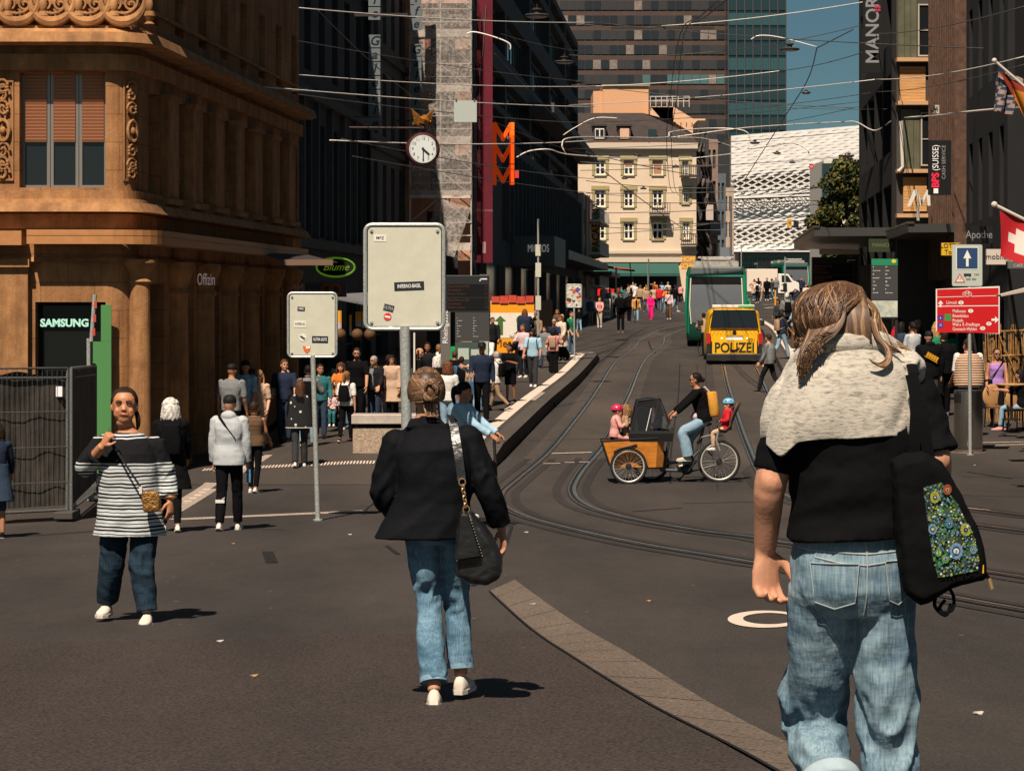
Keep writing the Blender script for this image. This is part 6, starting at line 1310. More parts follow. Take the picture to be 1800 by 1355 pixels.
def stroller(px,py,hpx,lab,hood,rot):
 p=GP(px,py); k_=p.y/F; h=hpx*k_; s=h/1.05; t=thing('stroller',lab,'stroller',tuple(p),rot)
 q=MB(); q.tube([(-.25*s,.3*s,.1*s),(-.2*s,-.1*s,.6*s),(-.18*s,.45*s,1.0*s),(.18*s,.45*s,1.0*s),(.2*s,-.1*s,.6*s),(.25*s,.3*s,.1*s)],.015,6); q.tube([(-.22*s,-.3*s,.1*s),(-.2*s,.2*s,.7*s)],.014,6); q.tube([(.22*s,-.3*s,.1*s),(.2*s,.2*s,.7*s)],.014,6); q.build('frame',M_PLB,t)
 for x_,y_ in ((-.24,-.3),(.24,-.3),(-.27,.3),(.27,.3)):
  q=MB(); c=Vector((x_*s,y_*s,.09)); q.tube([c+Vector((0,math.cos(a)*.075,math.sin(a)*.075)) for a in [2*PI*i/16 for i in range(16)]],.018,6,closed=True,cap=False); q.build('wheel',M_TYRE,t,smooth=True)
 q=MB(); q.loft([[(-.2*s,-.22*s,.38*s),(.2*s,-.22*s,.38*s),(.2*s,.15*s,.33*s),(-.2*s,.15*s,.33*s)],[(-.21*s,-.25*s,.45*s),(.21*s,-.25*s,.45*s),(.2*s,.25*s,.85*s),(-.2*s,.25*s,.85*s)]]); q.build('seat',M_CAN,t)
 if hood: q=MB(); q.ball((0,.05*s,.78*s),(.23*s,.28*s,.24*s),16,10); q.build('hood',mat('hood_slate',(.09,.11,.115),rough=.8),t,smooth=True)
 q=MB(); q.box(-.2*s,.2*s,-.2*s,.25*s,.14*s,.3*s); q.build('basket',M_CAN,t); return t
stroller(943,583,38,'black stroller with slate hood standing alone on the far pavement',True,PI)
stroller(585,758,60,'small black buggy carrying a toddler in a striped top',False,0)
p=GP(1770,765); k_=p.y/F; t=thing('cafe_table','round cafe table with a pale top beside the bamboo screen','table',(X(1778,p.y+.6),p.y+.6,Hs(0,p.y+.6))); q=MB(); q.lathe((0,0,0),[(.01,.72),(.32,.72),(.33,.74),(.32,.76),(.01,.76)],20); q.build('table_top',mat('wicker',(.40,.22,.09)),t); q=MB(); q.tube([(0,0,0),(0,0,.72)],.03,8); q.lathe((0,0,0),[(.2,0),(.2,.02),(.03,.05)],14); q.build('leg',M_BLACK,t)
for j,(px,py) in enumerate(((1752,752),(1793,757))):
 p=GP(px,py); t=thing('wicker_chair',['round backed wicker chair behind the woman in the lilac top','round backed wicker chair under the seated woman at the edge'][j],'chair',tuple(p),.4,'wicker chairs on the cafe terrace'); q=MB(); q.ball((0,.18,.68),(.24,.04,.25),16,10); q.build('backrest',mat('wicker',(.40,.22,.09)),t,smooth=True); q=MB(); q.lathe((0,0,0),[(.01,.42),(.22,.42),(.23,.46),(.01,.47)],18); q.build('seat',mat('wicker_dark',(.2,.1,.05)),t)
 for sx in (-1,1):
  for sy in (-1,1): q=MB(); q.tube([(sx*.2,sy*.18,0),(sx*.17,sy*.15,.43)],.016,6); q.build('leg',M_BLACK,t)
# ================= overhead wires =================
M_WIRE=mat('wire_dark',(.10,.09,.085),rough=.5,metal=.3); M_WIREL=mat('wire_bright',(.75,.68,.62),rough=.4,metal=.1); WLL={}
def wire(pts,r,lab,m=None,sag=.0,name='overhead_wire',cat='wire',group='overhead wires across the street'):
 P=[W(*p) for p in pts]
 if len(P)==2 and sag:
  a,b=P; P=[a.lerp(b,i/14)-Vector((0,0,sag*4*(i/14)*(1-i/14))) for i in range(15)]
 elif len(P)>2: P=catmull(P,6)
 o=P[0].copy(); q=MB(); q.tube([p-o for p in P],r,5); w_=q.build(name,m or M_WIRE,None,smooth='all',loc=o); return tag(w_,lab,cat,group)
WL=[((500,12,62),(1045,40,92),.012,1),((1045,40,92),(1800,88,60),.012,0),((240,133,45),(1045,188,100),.012,1),((250,134,45),(540,158,60),.02,1),((500,130,62),(1045,152,95),.011,1),((1045,152,95),(1500,190,90),.011,0),
((500,163,60),(1045,217,100),.010,0),((580,247,64),(1045,247,96),.015,1),((600,244,64),(1045,315,110),.010,0),((620,275,66),(1100,345,130),.010,0),((1000,39,95),(1163,46,95),.012,0),((1163,46,95),(1540,0,88),.014,1),
((1000,97,100),(1270,90,100),.010,0),((1270,90,100),(1540,38,88),.010,0),((1000,153,105),(1370,125,100),.012,1),((1370,125,100),(1540,84,86),.012,0),((1000,185,110),(1540,140,86),.012,1),((1180,200,110),(1540,162,88),.010,0),
((1060,215,120),(1520,178,95),.010,0),((1230,235,130),(1510,188,95),.010,0),((1000,262,115),(1500,232,100),.010,0),((1020,285,140),(1290,290,140),.02,0),((1020,300,140),(1480,276,130),.015,0),((1030,318,150),(1250,331,150),.02,0),
((1030,340,150),(1450,330,150),.018,0),((1035,355,160),(1460,352,150),.018,0),((1040,375,170),(1460,358,160),.02,0),((1035,392,170),(1440,388,160),.02,0),((1040,398,180),(1300,404,180),.02,0),((1040,412,180),(1260,392,180),.02,0),((1030,268,130),(1250,312,150),.018,0),
((1540,60,80),(1800,12,48),.010,0),((1540,140,80),(1800,100,50),.010,1),((1540,162,80),(1800,114,50),.008,0),((500,68,62),(1045,145,100),.008,0),((1060,300,120),(1230,420,200),.02,0),((1300,370,170),(1500,305,120),.015,0),((1300,345,170),(1500,318,130),.015,0),
((1480,270,110),(1580,250,80),.008,0),((1280,180,120),(1560,192,80),.006,0),((870,215,90),(1045,275,120),.008,0),((880,60,90),(1045,92,110),.008,0),((560,20,62),(740,180,90),.012,0),((870,95,92),(1045,270,130),.014,0)]
for k,(a,b,r,c) in enumerate(sorted(WL,key=lambda w:w[0][1]+w[1][1])):
 mx=(a[0]+b[0])/2; my=(a[1]+b[1])/2
 where='before the '+('sandstone building' if mx<520 else 'grey house fronts' if mx<735 else 'scaffold' if mx<840 else 'concrete store' if mx<1020 else ('tower' if my<190 else 'cream house') if mx<1275 else ('open sky' if my<235 else 'white lattice hall') if mx<1510 else 'dark right hand houses')
 slope='level' if abs(b[1]-a[1])<12 else ('falling' if b[1]>a[1] else 'rising')
 hgt='near the top' if my<70 else 'high' if my<160 else 'fairly high' if my<240 else 'midway' if my<320 else 'low'
 lb_='%s %s wire %s, %s'%(slope,['dark','bright'][c],hgt,where); WLL[lb_]=WLL.get(lb_,0)+1
 if WLL[lb_]>1: lb_+=', '+['','second','third','fourth','fifth'][WLL[lb_]-1]+' one down'
 wire([a,b],r*1.25,lb_, M_WIREL if c else M_WIRE, sag=.12)
wire([(1275,-10,60),(1230,30,70),(1196,60,85),(1178,170,110),(1172,250,130),(1178,330,170),(1190,340,190)],.018,'left one of the paired dark contact wires sweeping up over the tracks',M_WIRE,name='contact_wire')
wire([(1290,-10,60),(1240,30,70),(1203,60,85),(1190,170,110),(1180,250,130),(1186,330,170),(1196,345,190)],.018,'right one of the paired dark contact wires sweeping up over the tracks',M_WIRE,name='contact_wire')
wire([(1436,85,95),(1420,140,102),(1380,205,112),(1300,330,150)],.022,'dark stay falling from the lamp bracket over the sky',M_WIRE,name='stay_wire')
wire([(1436,85,95),(1500,52,85)],.02,'dark stay from the bracket to the black department store',M_WIRE,name='stay_wire')
def bracket(pts,r,lab): wire(pts,r,lab,M_WIREL,name='curved_bracket',cat='bracket',group='pale curved catenary brackets')
bracket([(1320,70,95),(1335,63,95),(1370,66,95),(1436,83,95)],.022,'pale curved bracket against the sky at upper right')
bracket([(820,60,80),(835,57,80),(870,66,80),(895,77,80),(897,88,80)],.025,'pale curved bracket in front of the concrete store')
bracket([(908,277,84),(930,266,84),(965,263,84),(1000,272,86),(1100,278,92),(1180,276,98)],.022,'long pale curved bracket right of the orange letters')
bracket([(995,272,90),(988,255,90),(1000,243,92),(1060,241,100),(1168,242,110),(1180,232,112),(1240,226,115),(1300,228,115),(1318,240,115),(1315,262,115)],.026,'long pale tube bracket looping above the cream house roof')
bracket([(1180,242,110),(1300,226,108),(1400,219,100),(1480,215,92),(1505,215,90),(1530,228,86),(1545,228,84),(1575,210,78),(1640,204,66),(1720,195,58),(1810,188,50)],.024,'long wavy pale tube running across to the right edge')
bracket([(1320,262,118),(1360,256,116),(1395,252,114),(1418,262,113),(1422,270,113)],.030,'thick brown bracket tip above the red tag')
bracket([(1180,282,120),(1240,276,120),(1290,270,118),(1320,264,118)],.020,'pale bracket left of the thick brown one')
bracket([(990,238,100),(1010,225,100),(1045,208,100),(1085,208,100)],.018,'short pale bracket before the dark mansard roof')
bracket([(1190,242,118),(1240,244,120),(1300,262,122)],.016,'thin pale bracket drooping before the tower foot')
def lamp(px,py,D,s,lab):
 k_=D/F; t=thing('hanging_street_lamp',lab,'street lamp',tuple(W(px,py,D)),0,'disc shaped street lamps hanging over the street'); a=s*k_
 q=MB(); q.lathe((0,0,0),[(.01,-.02*a/a),(a*.95,-.01),(a,.02),(a*.9,.05),(a*.28,.07),(a*.24,a*.42),(a*.4,a*.5),(a*.4,a*.62),(.01,a*.64)],20); q.build('shade',mat('lamp_shade_dark',(.05,.045,.045),rough=.4),t,smooth=True)
 q=MB(); q.lathe((0,0,0),[(.01,-.045),(a*.7,-.04),(a*.8,-.015)],18); q.build('diffuser',mat('lamp_glass',(.35,.33,.3),rough=.3),t)
 q=MB(); q.tube([(0,0,a*.6),(0,0,a*.95)],.01,4); q.build('hanger',M_WIRE,t)
for px,py,D,s,lab in ((1388,88,82,18,'hanging disc lamp against the sky at upper right'),(944,29,70,22,'large hanging disc lamp near the top before the concrete store'),(992,110,86,17,'hanging disc lamp in front of the ribbon windows'),(1018,152,100,15,'hanging disc lamp just left of the tower'),
 (1327,252,112,9,'hanging disc lamp at the white hall roof edge'),(1366,270,125,7,'hanging disc lamp over the upper white lattice'),(1393,286,140,6,'tiny hanging disc lamp beside the red tag'),(1430,330,150,6,'tiny hanging disc lamp near the tree crown'),(1333,352,160,5,'tiny hanging disc lamp over the middle white lattice'),
 (1417,164,96,8,'small hanging lamp low in the open sky'),(1120,273,130,7,'tiny lamp in front of the top windows of the cream house'),(1098,314,140,6,'tiny lamp between the window rows of the cream house'),(1131,332,150,6,'tiny lamp above the middle row of the cream house'),(1188,294,140,6,'tiny lamp by the right top window of the cream house'),(1492,275,110,10,'hanging lamp before the pale house')): lamp(px,py,D,s,lab)
q=MB(); o=W(1165,50,95); q.box(-1.9,1.9,-.03,.03,-.04,.05); tag(q.build('insulator_bar',mat('insulator_dark',(.03,.025,.025)),None,loc=o),'dark insulator bar on the wires before the tower','insulator')
q=MB(); o=W(670,27,72); q.box(-.75,.75,-.03,.03,-.04,.05); tag(q.build('insulator_bar',mat('insulator_dark',(.03,.025,.025)),None,loc=o),'dark insulator bar on the wire over the gallery sign','insulator')
# ================= people =================
from mathutils import noise as _ns
def nfold(seed,a,k=7.0,tw=2.0,kn=None):
 def g(t,th):
  p=V(math.cos(th)*1.1+seed*3.7,math.sin(th)*1.1+t*tw,t*k+.9*math.sin(th+seed))
  v=(.5-abs(_ns.noise(p))*2.2)*a+_ns.noise(p*.6+V(5,5,5))*a*1.2
  if kn is not None: v*=.55+1.3*math.exp(-((t-kn)/.13)**2)+.8*max(0,t-.85)*6
  return v
 return g
def tfold(seed,a,k=6.0):
 h=nfold(seed,a,k,1.5); return lambda t,th: h(t,th)*5.5
def V(*a): return Vector(a)
def skinmat(k):
 c={'a':(.50,.245,.15),'b':(.40,.18,.10),'c':(.28,.12,.065),'d':(.10,.045,.028),'p':(.58,.32,.21)}[k]
 return mat('skin_'+k,c,rough=.6,spec=.3,var=.16,vscale=16,bump=.06,bscale=70)
def clothmat(key,col,var=.10,vs=9,bump=.35,bs=16,rough=.9,**k): return mat('cloth_'+key,col,rough=rough,var=var,vscale=vs,bump=bump,bscale=bs,spec=.08,**k)
def seg(mb,pts,rad,n=14,sub=3,flat=1.0,fold=None):
 P=catmull(pts,sub) if sub>1 else [Vector(p) for p in pts]
 R=[]; m=len(pts)-1
 for i in range(len(P)):
  t=i/(len(P)-1)*m; k=min(int(t),m-1); R.append(lerp(rad[k],rad[k+1],t-k))
 if not fold: mb.tube(P,R,n,flat=flat); return
 rings=[]; prev=None
 for k in range(len(P)):
  d=(P[min(k+1,len(P)-1)]-P[max(k-1,0)]).normalized(); u=V(0,1,0) if prev is None else prev
  a=(u-d*u.dot(d)).normalized(); b=d.cross(a); prev=a
  rings.append([P[k]+(a*math.cos(th)+b*math.sin(th))*(R[k]+fold(k/(len(P)-1),th)) for th in [2*PI*j/n for j in range(n)]])
 mb.loft(rings)
PROF_T={'f':[(0,.10,.09),(.10,.165,.118),(.20,.168,.118),(.40,.130,.098),(.55,.14,.112),(.70,.150,.122),(.82,.146,.105),(.92,.098,.078),(1.0,.056,.056)],
  'm':[(0,.10,.09),(.10,.160,.115),(.22,.158,.115),(.40,.150,.108),(.55,.165,.118),(.72,.185,.125),(.82,.165,.108),(.92,.112,.080),(1.0,.062,.060)],
  'h':[(0,.12,.11),(.10,.195,.15),(.22,.205,.165),(.40,.20,.165),(.55,.20,.165),(.72,.195,.16),(.83,.170,.13),(.92,.118,.090),(1.0,.068,.066)]}
class Fig:
 """joints in a local frame; F = body forward; all scaled by s"""
 def __init__(f,s,kind='f'): f.s=s; f.k=kind; f.F=V(0,1,0); f.J={}; f.HF=V(0,1,0)
 def spine(f,t):
  J=f.J; hm=(J['hipL']+J['hipR'])/2; sm=(J['shL']+J['shR'])/2; up=(sm-hm).normalized(); p0=hm-up*.07*f.s; p1=sm+up*.0*f.s; p2=J['neck']
  return p0.lerp(p1,t/.88) if t<.88 else p1.lerp(p2,(t-.88)/.12)
 def ring(f,t,hw,hd,n=22,fold=None,off=None):
  J=f.J; side=(J['shR']-J['shL']).normalized()*min(1,t/.88)+(J['hipR']-J['hipL']).normalized()*(1-min(1,t/.88)); side.normalize()
  c=f.spine(max(t,0)); up=(f.spine(.88)-f.spine(0)).normalized();
  if t<0: c=c+up*(t*.64*f.s)
  if off: c=c+off
  fw=up.cross(side).normalized()
  if fw.dot(f.F)<0: fw=-fw
  out=[]
  for j in range(n):
   a=2*PI*j/n; r=1.0+(fold(t,a) if fold else 0); ca,sa=math.cos(a),math.sin(a)
   e=2.4; k=(abs(ca)**e+abs(sa)**e)**(-1/e)
   out.append(c+side*ca*k*hw*r+fw*sa*k*hd*r)
  return out
 def torso(f,mb,g=0.0,t0=0,t1=1.0,fold=None,n=22,hem=None,prof=None,gd=None,off=None):
  P=prof or PROF_T[f.k]; rs=[]
  def at(t):
   for a,b in zip(P,P[1:]):
    if t<=b[0]: u=(t-a[0])/(b[0]-a[0]); return lerp(a[1],b[1],u),lerp(a[2],b[2],u)
   return P[-1][1],P[-1][2]
  m=16 if not fold else 46
  for (t,hw,hd,*o) in (hem or []): rs.append(f.ring(t,hw*f.s,hd*f.s,n,fold,o[0] if o else None))
  for i in range(m+1):
   t=lerp(t0,t1,i/m); hw,hd=at(t); rs.append(f.ring(t,(hw+g)*f.s,(hd+(g if gd is None else gd))*f.s,n,fold,off(t) if off else None))
  mb.loft(rs)
 def arm(f,mb,side,r,end=1.0,n=12,fold=None,start=0.0):
  J=f.J; a,b,c=J['sh'+side],J['el'+side],J['wr'+side]; L=(b-a).length+(c-b).length
  if end>=1: pts=[a,a.lerp(b,.5),b,b.lerp(c,.5),c]; rr=[r[0],(r[0]+r[1])/2,r[1],(r[1]+r[2])/2,r[2]]
  else:
   e=end*2
   if e<=1: pts=[a,a.lerp(b,e*.5),a.lerp(b,e)]; rr=[r[0],(r[0]+r[1])/2,r[1]]
   else: pts=[a,a.lerp(b,.5),b,b.lerp(c,e-1)]; rr=[r[0],(r[0]+r[1])/2,r[1],r[2]]
  seg(mb,pts,[x*f.s for x in rr],n,4 if not fold else 12,fold=fold)
 def leg(f,mb,side,r,end=1.0,n=14,fold=None):
  J=f.J; a,b,c=J['hip'+side],J['kn'+side],J['an'+side]
  c2=b.lerp(c,end)
  seg(mb,[a,a.lerp(b,.5),b,b.lerp(c2,.5),c2],[x*f.s for x in (r[0],(r[0]+r[1])/2*1.02,r[1],(r[1]*.55+r[2]*.5)*1.02,r[2])],n,4 if not fold else 14,fold=fold)
 def hand(f,mb,side,d,th,nrm,curl=.5,fine=True):
  s=f.s; w=f.J['wr'+side]; d=Vector(d).normalized(); th=Vector(th); th=(th-d*th.dot(d)).normalized(); nn=d.cross(th);
  if nn.dot(Vector(nrm))<0: nn=-nn
  def el(c,a,b): return [c+th*math.cos(t)*a+nn*math.sin(t)*b for t in [2*PI*j/12 for j in range(12)]]
  mb.loft([el(w-d*.02*s,.026*s,.021*s),el(w+d*.015*s,.028*s,.018*s),el(w+d*.05*s,.038*s,.016*s),el(w+d*.088*s,.040*s,.014*s),el(w+d*.098*s,.034*s,.010*s)])
  for i,(o,L) in enumerate(((.030,.068),(.011,.077),(-.010,.072),(-.029,.056))):
   p=w+th*o*s+d*.085*s; P=[p]; dd=(d+th*(o*1.2)).normalized(); ang=0
   for k,fr in enumerate((.46,.31,.23)):
    ang+=curl*(.75 if k==0 else .95)*(1+.10*i); q=(dd*math.cos(ang)+nn*math.sin(ang)); P.append(P[-1]+q*L*fr*s)
   mb.tube(P,[.0098*s,.0092*s,.0082*s,.0065*s],8)
  p=w+d*.02*s+th*.022*s; P=[p,p+(d*.5+th*.75+nn*.25).normalized()*.035*s]; P.append(P[-1]+(d*.85+th*.30+nn*(.25+curl*.3)).normalized()*.030*s); P.append(P[-1]+(d*.9+nn*(.3+curl*.5)-th*.05).normalized()*.024*s)
  mb.tube(P,[.014*s,.0125*s,.0105*s,.0075*s],8)
 def head(f,mb,ear=True,male=False):
  s=f.s; c=f.J['head']; fw=f.HF.normalized(); up=f.HU if hasattr(f,'HU') else V(0,0,1); sd=fw.cross(up).normalized(); up=sd.cross(fw)
  f.hc,f.hf,f.hu,f.hs=c,fw,up,sd
  L=lambda x,y,z: c+sd*x*s+fw*y*s+up*z*s
  f.L=L
  def rg(z,w,b,fr,sq=2.2):
   out=[]
   for j in range(20):
    a=2*PI*j/20; ca,sa=math.cos(a),math.sin(a); k=(abs(ca)**sq+abs(sa)**sq)**(-1/sq); out.append(L(ca*k*w,sa*k*(fr if sa>0 else b),z))
   return out
  j=1.08 if male else 1.0; W_=getattr(f,'wd',1.0); L0=L; L=lambda x,y,z: L0(x*W_,y,z); f.L=L
  mb.loft([rg(-.118,.012,.01,.055),rg(-.112,.026*j,.015,.074),rg(-.095,.042*j,.035,.082),rg(-.07,.054*j,.062,.084),rg(-.04,.064,.082,.084),rg(-.01,.070,.093,.084),rg(.02,.074,.098,.086),rg(.05,.073,.098,.084),rg(.08,.062,.085,.070),rg(.098,.044,.06,.05),rg(.110,.018,.025,.02)])
  mb.loft([[L(-.006,.080,.018),L(.006,.080,.018),L(.006,.070,.018),L(-.006,.070,.018)],[L(-.011,.096,-.016),L(.011,.096,-.016),L(.012,.075,-.016),L(-.012,.075,-.016)],[L(-.015,.100,-.030),L(.015,.100,-.030),L(.014,.078,-.034),L(-.014,.078,-.034)]])
  mb.ball(L(0,.083,-.062),(.016*s,.008*s,.006*s),8,6)
  for sx in (-1,1):
   mb.ball(L(sx*.040,.066,-.035),(.020*s,.016*s,.02*s),8,6)
   mb.ball(L(sx*.024,.076,.024),(.018*s,.008*s,.006*s),8,6)
   if ear: mb.ball(L(sx*.076,-.005,-.010),(.010*s,.018*s,.030*s),8,8)
  seg(mb,[f.J['neck']-up*.03*s,L(0,-.015,-.10),L(0,-.01,-.05)],[.060*s,.050*s,.048*s],12,2)
 def face(f,par,glasses=False,beard=None,eyes=True,lip=(.35,.10,.07)):
  L=f.L; s=f.s
  if glasses:
   q=MB()
   for sx in (-1,1): q.ball(L(sx*.030,.090,.008),(.024*s,.010*s,.016*s),10,8)
   q.tube([L(-.074,.01,.010),L(-.060,.078,.010),L(.0,.092,.013),L(.060,.078,.010),L(.074,.01,.010)],.0035*s,5); q.build('sunglasses',mat('sunglasses',(.008,.008,.009),rough=.15,spec=.7),par,smooth=True)
  elif eyes:
   q=MB()
   for sx in (-1,1): q.ball(L(sx*.028,.0825,.008),(.011*s,.006*s,.0055*s),8,6)
   for sx in (-1,1): q.tube([L(sx*.014,.088,.026),L(sx*.030,.087,.030),L(sx*.046,.077,.025)],.0032*s,5)
   q.build('eyes',mat('eye_dark',(.02,.012,.01),rough=.3),par,smooth=True)
  q=MB(); q.tube([L(-.022,.082,-.063),L(-.008,.0895,-.060),L(.008,.0895,-.060),L(.022,.082,-.063)],[.002*s,.0045*s,.0045*s,.002*s],6); q.build('lips',mat('lips_%d'%(lip[0]*100),lip,rough=.5),par,smooth=True)
  if beard:
   q=MB(); q.ball(L(0,.048,-.078),(.052*s,.044*s,.044*s),12,8); q.ball(L(0,.088,-.052),(.022*s,.008*s,.006*s),8,6); q.build('beard',mat('hair_'+beard,HAIRC[beard],rough=.8),par,smooth=True)
HAIRC={'black':(.010,.008,.008),'dark':(.028,.016,.011),'brown':(.075,.036,.018),'auburn':(.12,.045,.02),'blond':(.40,.22,.085),'dkblond':(.20,.105,.045),'grey':(.30,.28,.26),'white':(.58,.54,.50),'cap':(.012,.012,.014)}
def hairmat(k): return mat('hair_'+k,HAIRC[k],rough=.55,var=.45,vscale=30,stretch=(1,1,.25),spec=.12,bump=.4,bscale=60)
def hair(f,par,style,col,vox):
 s=f.s; L=f.L; q=MB(); rnd=random.Random(int(abs(f.J['head'].x)*9999)+len(style)); nm='hair'; remesh=True
 if style=='bald': return None
 def cap(gr=1.0,yo=-.012,zo=.030,d=.0):
  n=20; rings=[]
  for k in range(9):
   a=PI/2*(k/8)*.999; z=math.sin(a)*.098*gr; r=math.cos(a)
   rings.append([L(math.cos(t)*r*.084*gr,yo+math.sin(t)*r*(.104 if math.sin(t)<0 else (.089 if style=='updo' else .097))*gr,zo+z) for t in [2*PI*j/n for j in range(n)]])
  low=[L(math.cos(t)*.080*gr,yo+(math.sin(t)*.098 if math.sin(t)<.2 else .02)*gr,zo-.07+(.05 if math.sin(t)>.2 else 0)) for t in [2*PI*j/n for j in range(n)]]
  q.loft([low]+rings)
 if style=='cap':
  n=20; q.loft([[L(math.cos(t)*.086,-.004+math.sin(t)*.104,z) for t in [2*PI*j/n for j in range(n)]] for z in (.018,.05)]+[[L(math.cos(t)*.086*c,-.004+math.sin(t)*.104*c,z) for t in [2*PI*j/n for j in range(n)]] for z,c in ((.08,.93),(.108,.7),(.12,.3))])
  q.loft([[L(x,y,z) for x,y,z in ((-.06,.08,.030),(.06,.08,.030),(.045,.165,.018),(-.045,.165,.018))],[L(x,y,z) for x,y,z in ((-.06,.08,.040),(.06,.08,.040),(.045,.165,.028),(-.045,.165,.028))]]); nm='cap'
 elif style=='short': cap(1.0)
 elif style in('bun','pony','updo'):
  cap(1.02)
  if style!='pony': q.ball(L(0,-.125,.03 if style=='bun' else .0),(.045*s,.04*s,.045*s),12,8)
  else: seg(q,[L(0,-.09,.05),L(.0,-.14,.03),L(.01,-.15,-.07),L(.0,-.12,-.20)],[.03*s,.035*s,.03*s,.012*s],10)
 elif style in('long','bob','wavy','curly'):
  cap(1.05); Ln={'long':.34,'bob':.12,'wavy':.24,'curly':.14}[style]
  for k in range(26 if style!='long' else 22):
   a=PI*(1.02+.96*(k+.5)/22) if style=='long' else PI*(.90+1.2*(k+.5)/26); r0=.082
   p=[L(math.cos(a)*r0,-.015+math.sin(a)*.095,.03)]
   for j in range(1,6):
    u=j/5; wv=(.014 if style!='long' else .005)*math.sin(j*2.1+k*1.7); p.append(L(math.cos(a)*(r0+.03*u*(style!='long')+.004)+wv,-.02+math.sin(a)*(.095+.012*u)+wv*.6,.03-(Ln+.05)*u*rnd.uniform(.9,1.05)))
   q.tube(p,[.02*s,.021*s,.021*s,.019*s,.016*s,.008*s],6)
  if style=='curly':
   for k in range(60):
    a=rnd.uniform(0,2*PI); e=rnd.uniform(-.2,1.4);
    if math.sin(a)>.45 and e<.6: continue
    q.ball(L(math.cos(a)*math.cos(e)*.098,-.015+math.sin(a)*math.cos(e)*.108,.02+math.sin(e)*.10),(.022*s,)*3,6,5)
 o=q.build(nm,hairmat(col),par,smooth='all'); add_mod_remesh(o,max(vox,.008*s),1); return o
def shoe(f,par,side,fwd,m,tipdown=0.0,sock=None):
 s=f.s; a=f.J['an'+side]; fw=Vector(fwd).normalized(); sd=fw.cross(V(0,0,1)).normalized(); up=V(0,0,1)
 if tipdown:
  R=Matrix.Rotation(tipdown,3,sd); fw=R@fw; up=R@up
 L=lambda x,y,z: a+sd*x*s+fw*y*s+up*(z-.085)*s
 q=MB()
 def sec(y,w,h,b=.0): return [L(-w,y,b+.004),L(w,y,b+.004),L(w*1.05,y,b+.03),L(w*.75,y,h),L(-w*.75,y,h),L(-w*1.05,y,b+.03)]
 q.loft([sec(-.062,.018,.06),sec(-.05,.030,.085),sec(-.01,.036,.098),sec(.04,.040,.085),sec(.09,.045,.062),sec(.14,.045,.05),sec(.175,.034,.042),sec(.19,.016,.032)])
 o=q.build('shoe',m,par,smooth='all'); b=o.modifiers.new('sub','SUBSURF'); b.levels=1; b.render_levels=1
 q=MB(); q.loft([[L(x*1.06,y,z) for x,y in ((-.02,-.066),(-.037,-.02),(-.040,.04),(-.048,.10),(-.046,.15),(-.02,.196),(.02,.196),(.046,.15),(.048,.10),(.040,.04),(.037,-.02),(.02,-.066))] for z in (-.003,.018)]); q.build('sole',mat('sole_pale',(.55,.5,.44),rough=.7) if m.name!='cloth_shoeblack' else mat('sole_dark',(.03,.03,.03)),o)
def realize(o):
 dg=bpy.context.evaluated_depsgraph_get(); dg.update(); me=bpy.data.meshes.new_from_object(o.evaluated_get(dg)); o.modifiers.clear(); old=o.data; o.data=me; return o
def bvh_of(o):
 from mathutils.bvhtree import BVHTree
 return BVHTree.FromPolygons([v.co for v in o.data.vertices],[p.vertices[:] for p in o.data.polygons])
def decal(bv,fn,nu,nv,dirn,off=.004):   # lay a grid onto a surface along dirn
 q=MB(); I=[]
 for i in range(nu+1):
  row=[]
  for k in range(nv+1):
   p=fn(i/nu,k/nv); h=bv.ray_cast(p,dirn); row.append(q.pt((h[0]-Vector(dirn)*off) if h[0] else p+Vector(dirn)*.6))
  I.append(row)
 for i in range(nu):
  for k in range(nv): q.face([I[i][k],I[i+1][k],I[i+1][k+1],I[i][k+1]])
 return q
def denim(key,col,col2):
 if key in _M: return _M[key]
 m=mat(key,col,rough=.88,spec=.2); n,l=nodes(m); b=n['Principled BSDF']; tc=n.new('ShaderNodeTexCoord')
 t=n.new('ShaderNodeTexNoise'); t.inputs['Scale'].default_value=5; t.inputs['Detail'].default_value=6; l.new(tc.outputs['Object'],t.inputs[0])
 mp=n.new('ShaderNodeMapping'); mp.inputs['Scale'].default_value=(170,170,14); l.new(tc.outputs['Object'],mp.inputs[0]); t2=n.new('ShaderNodeTexNoise'); t2.inputs['Scale'].default_value=1.0; t2.inputs['Detail'].default_value=3; l.new(mp.outputs[0],t2.inputs[0])
 mp3=n.new('ShaderNodeMapping'); mp3.inputs['Scale'].default_value=(7,7,24); mp3.inputs['Rotation'].default_value=(0,.5,0); l.new(tc.outputs['Object'],mp3.inputs[0]); t3=n.new('ShaderNodeTexNoise'); t3.inputs['Scale'].default_value=1.0; t3.inputs['Detail'].default_value=4; l.new(mp3.outputs[0],t3.inputs[0])
 ad=n.new('ShaderNodeMath'); ad.operation='ADD'; l.new(t.outputs[0],ad.inputs[0]); l.new(t2.outputs[0],ad.inputs[1]); ad2=n.new('ShaderNodeMath'); ad2.operation='ADD'; l.new(ad.outputs[0],ad2.inputs[0]); l.new(t3.outputs[0],ad2.inputs[1])
 r=n.new('ShaderNodeMapRange'); r.inputs[1].default_value=1.25; r.inputs[2].default_value=1.8; l.new(ad2.outputs[0],r.inputs[0]); x=n.new('ShaderNodeMix'); x.data_type='RGBA'; x.inputs[6].default_value=tuple(col)+(1,); x.inputs[7].default_value=tuple(col2)+(1,); l.new(r.outputs[0],x.inputs[0]); l.new(x.outputs[2],b.inputs['Base Color'])
 bp=n.new('ShaderNodeBump'); bp.inputs['Strength'].default_value=.6; bp.inputs['Distance'].default_value=.008; l.new(t3.outputs[0],bp.inputs['Height']); l.new(bp.outputs[0],b.inputs['Normal']); return m
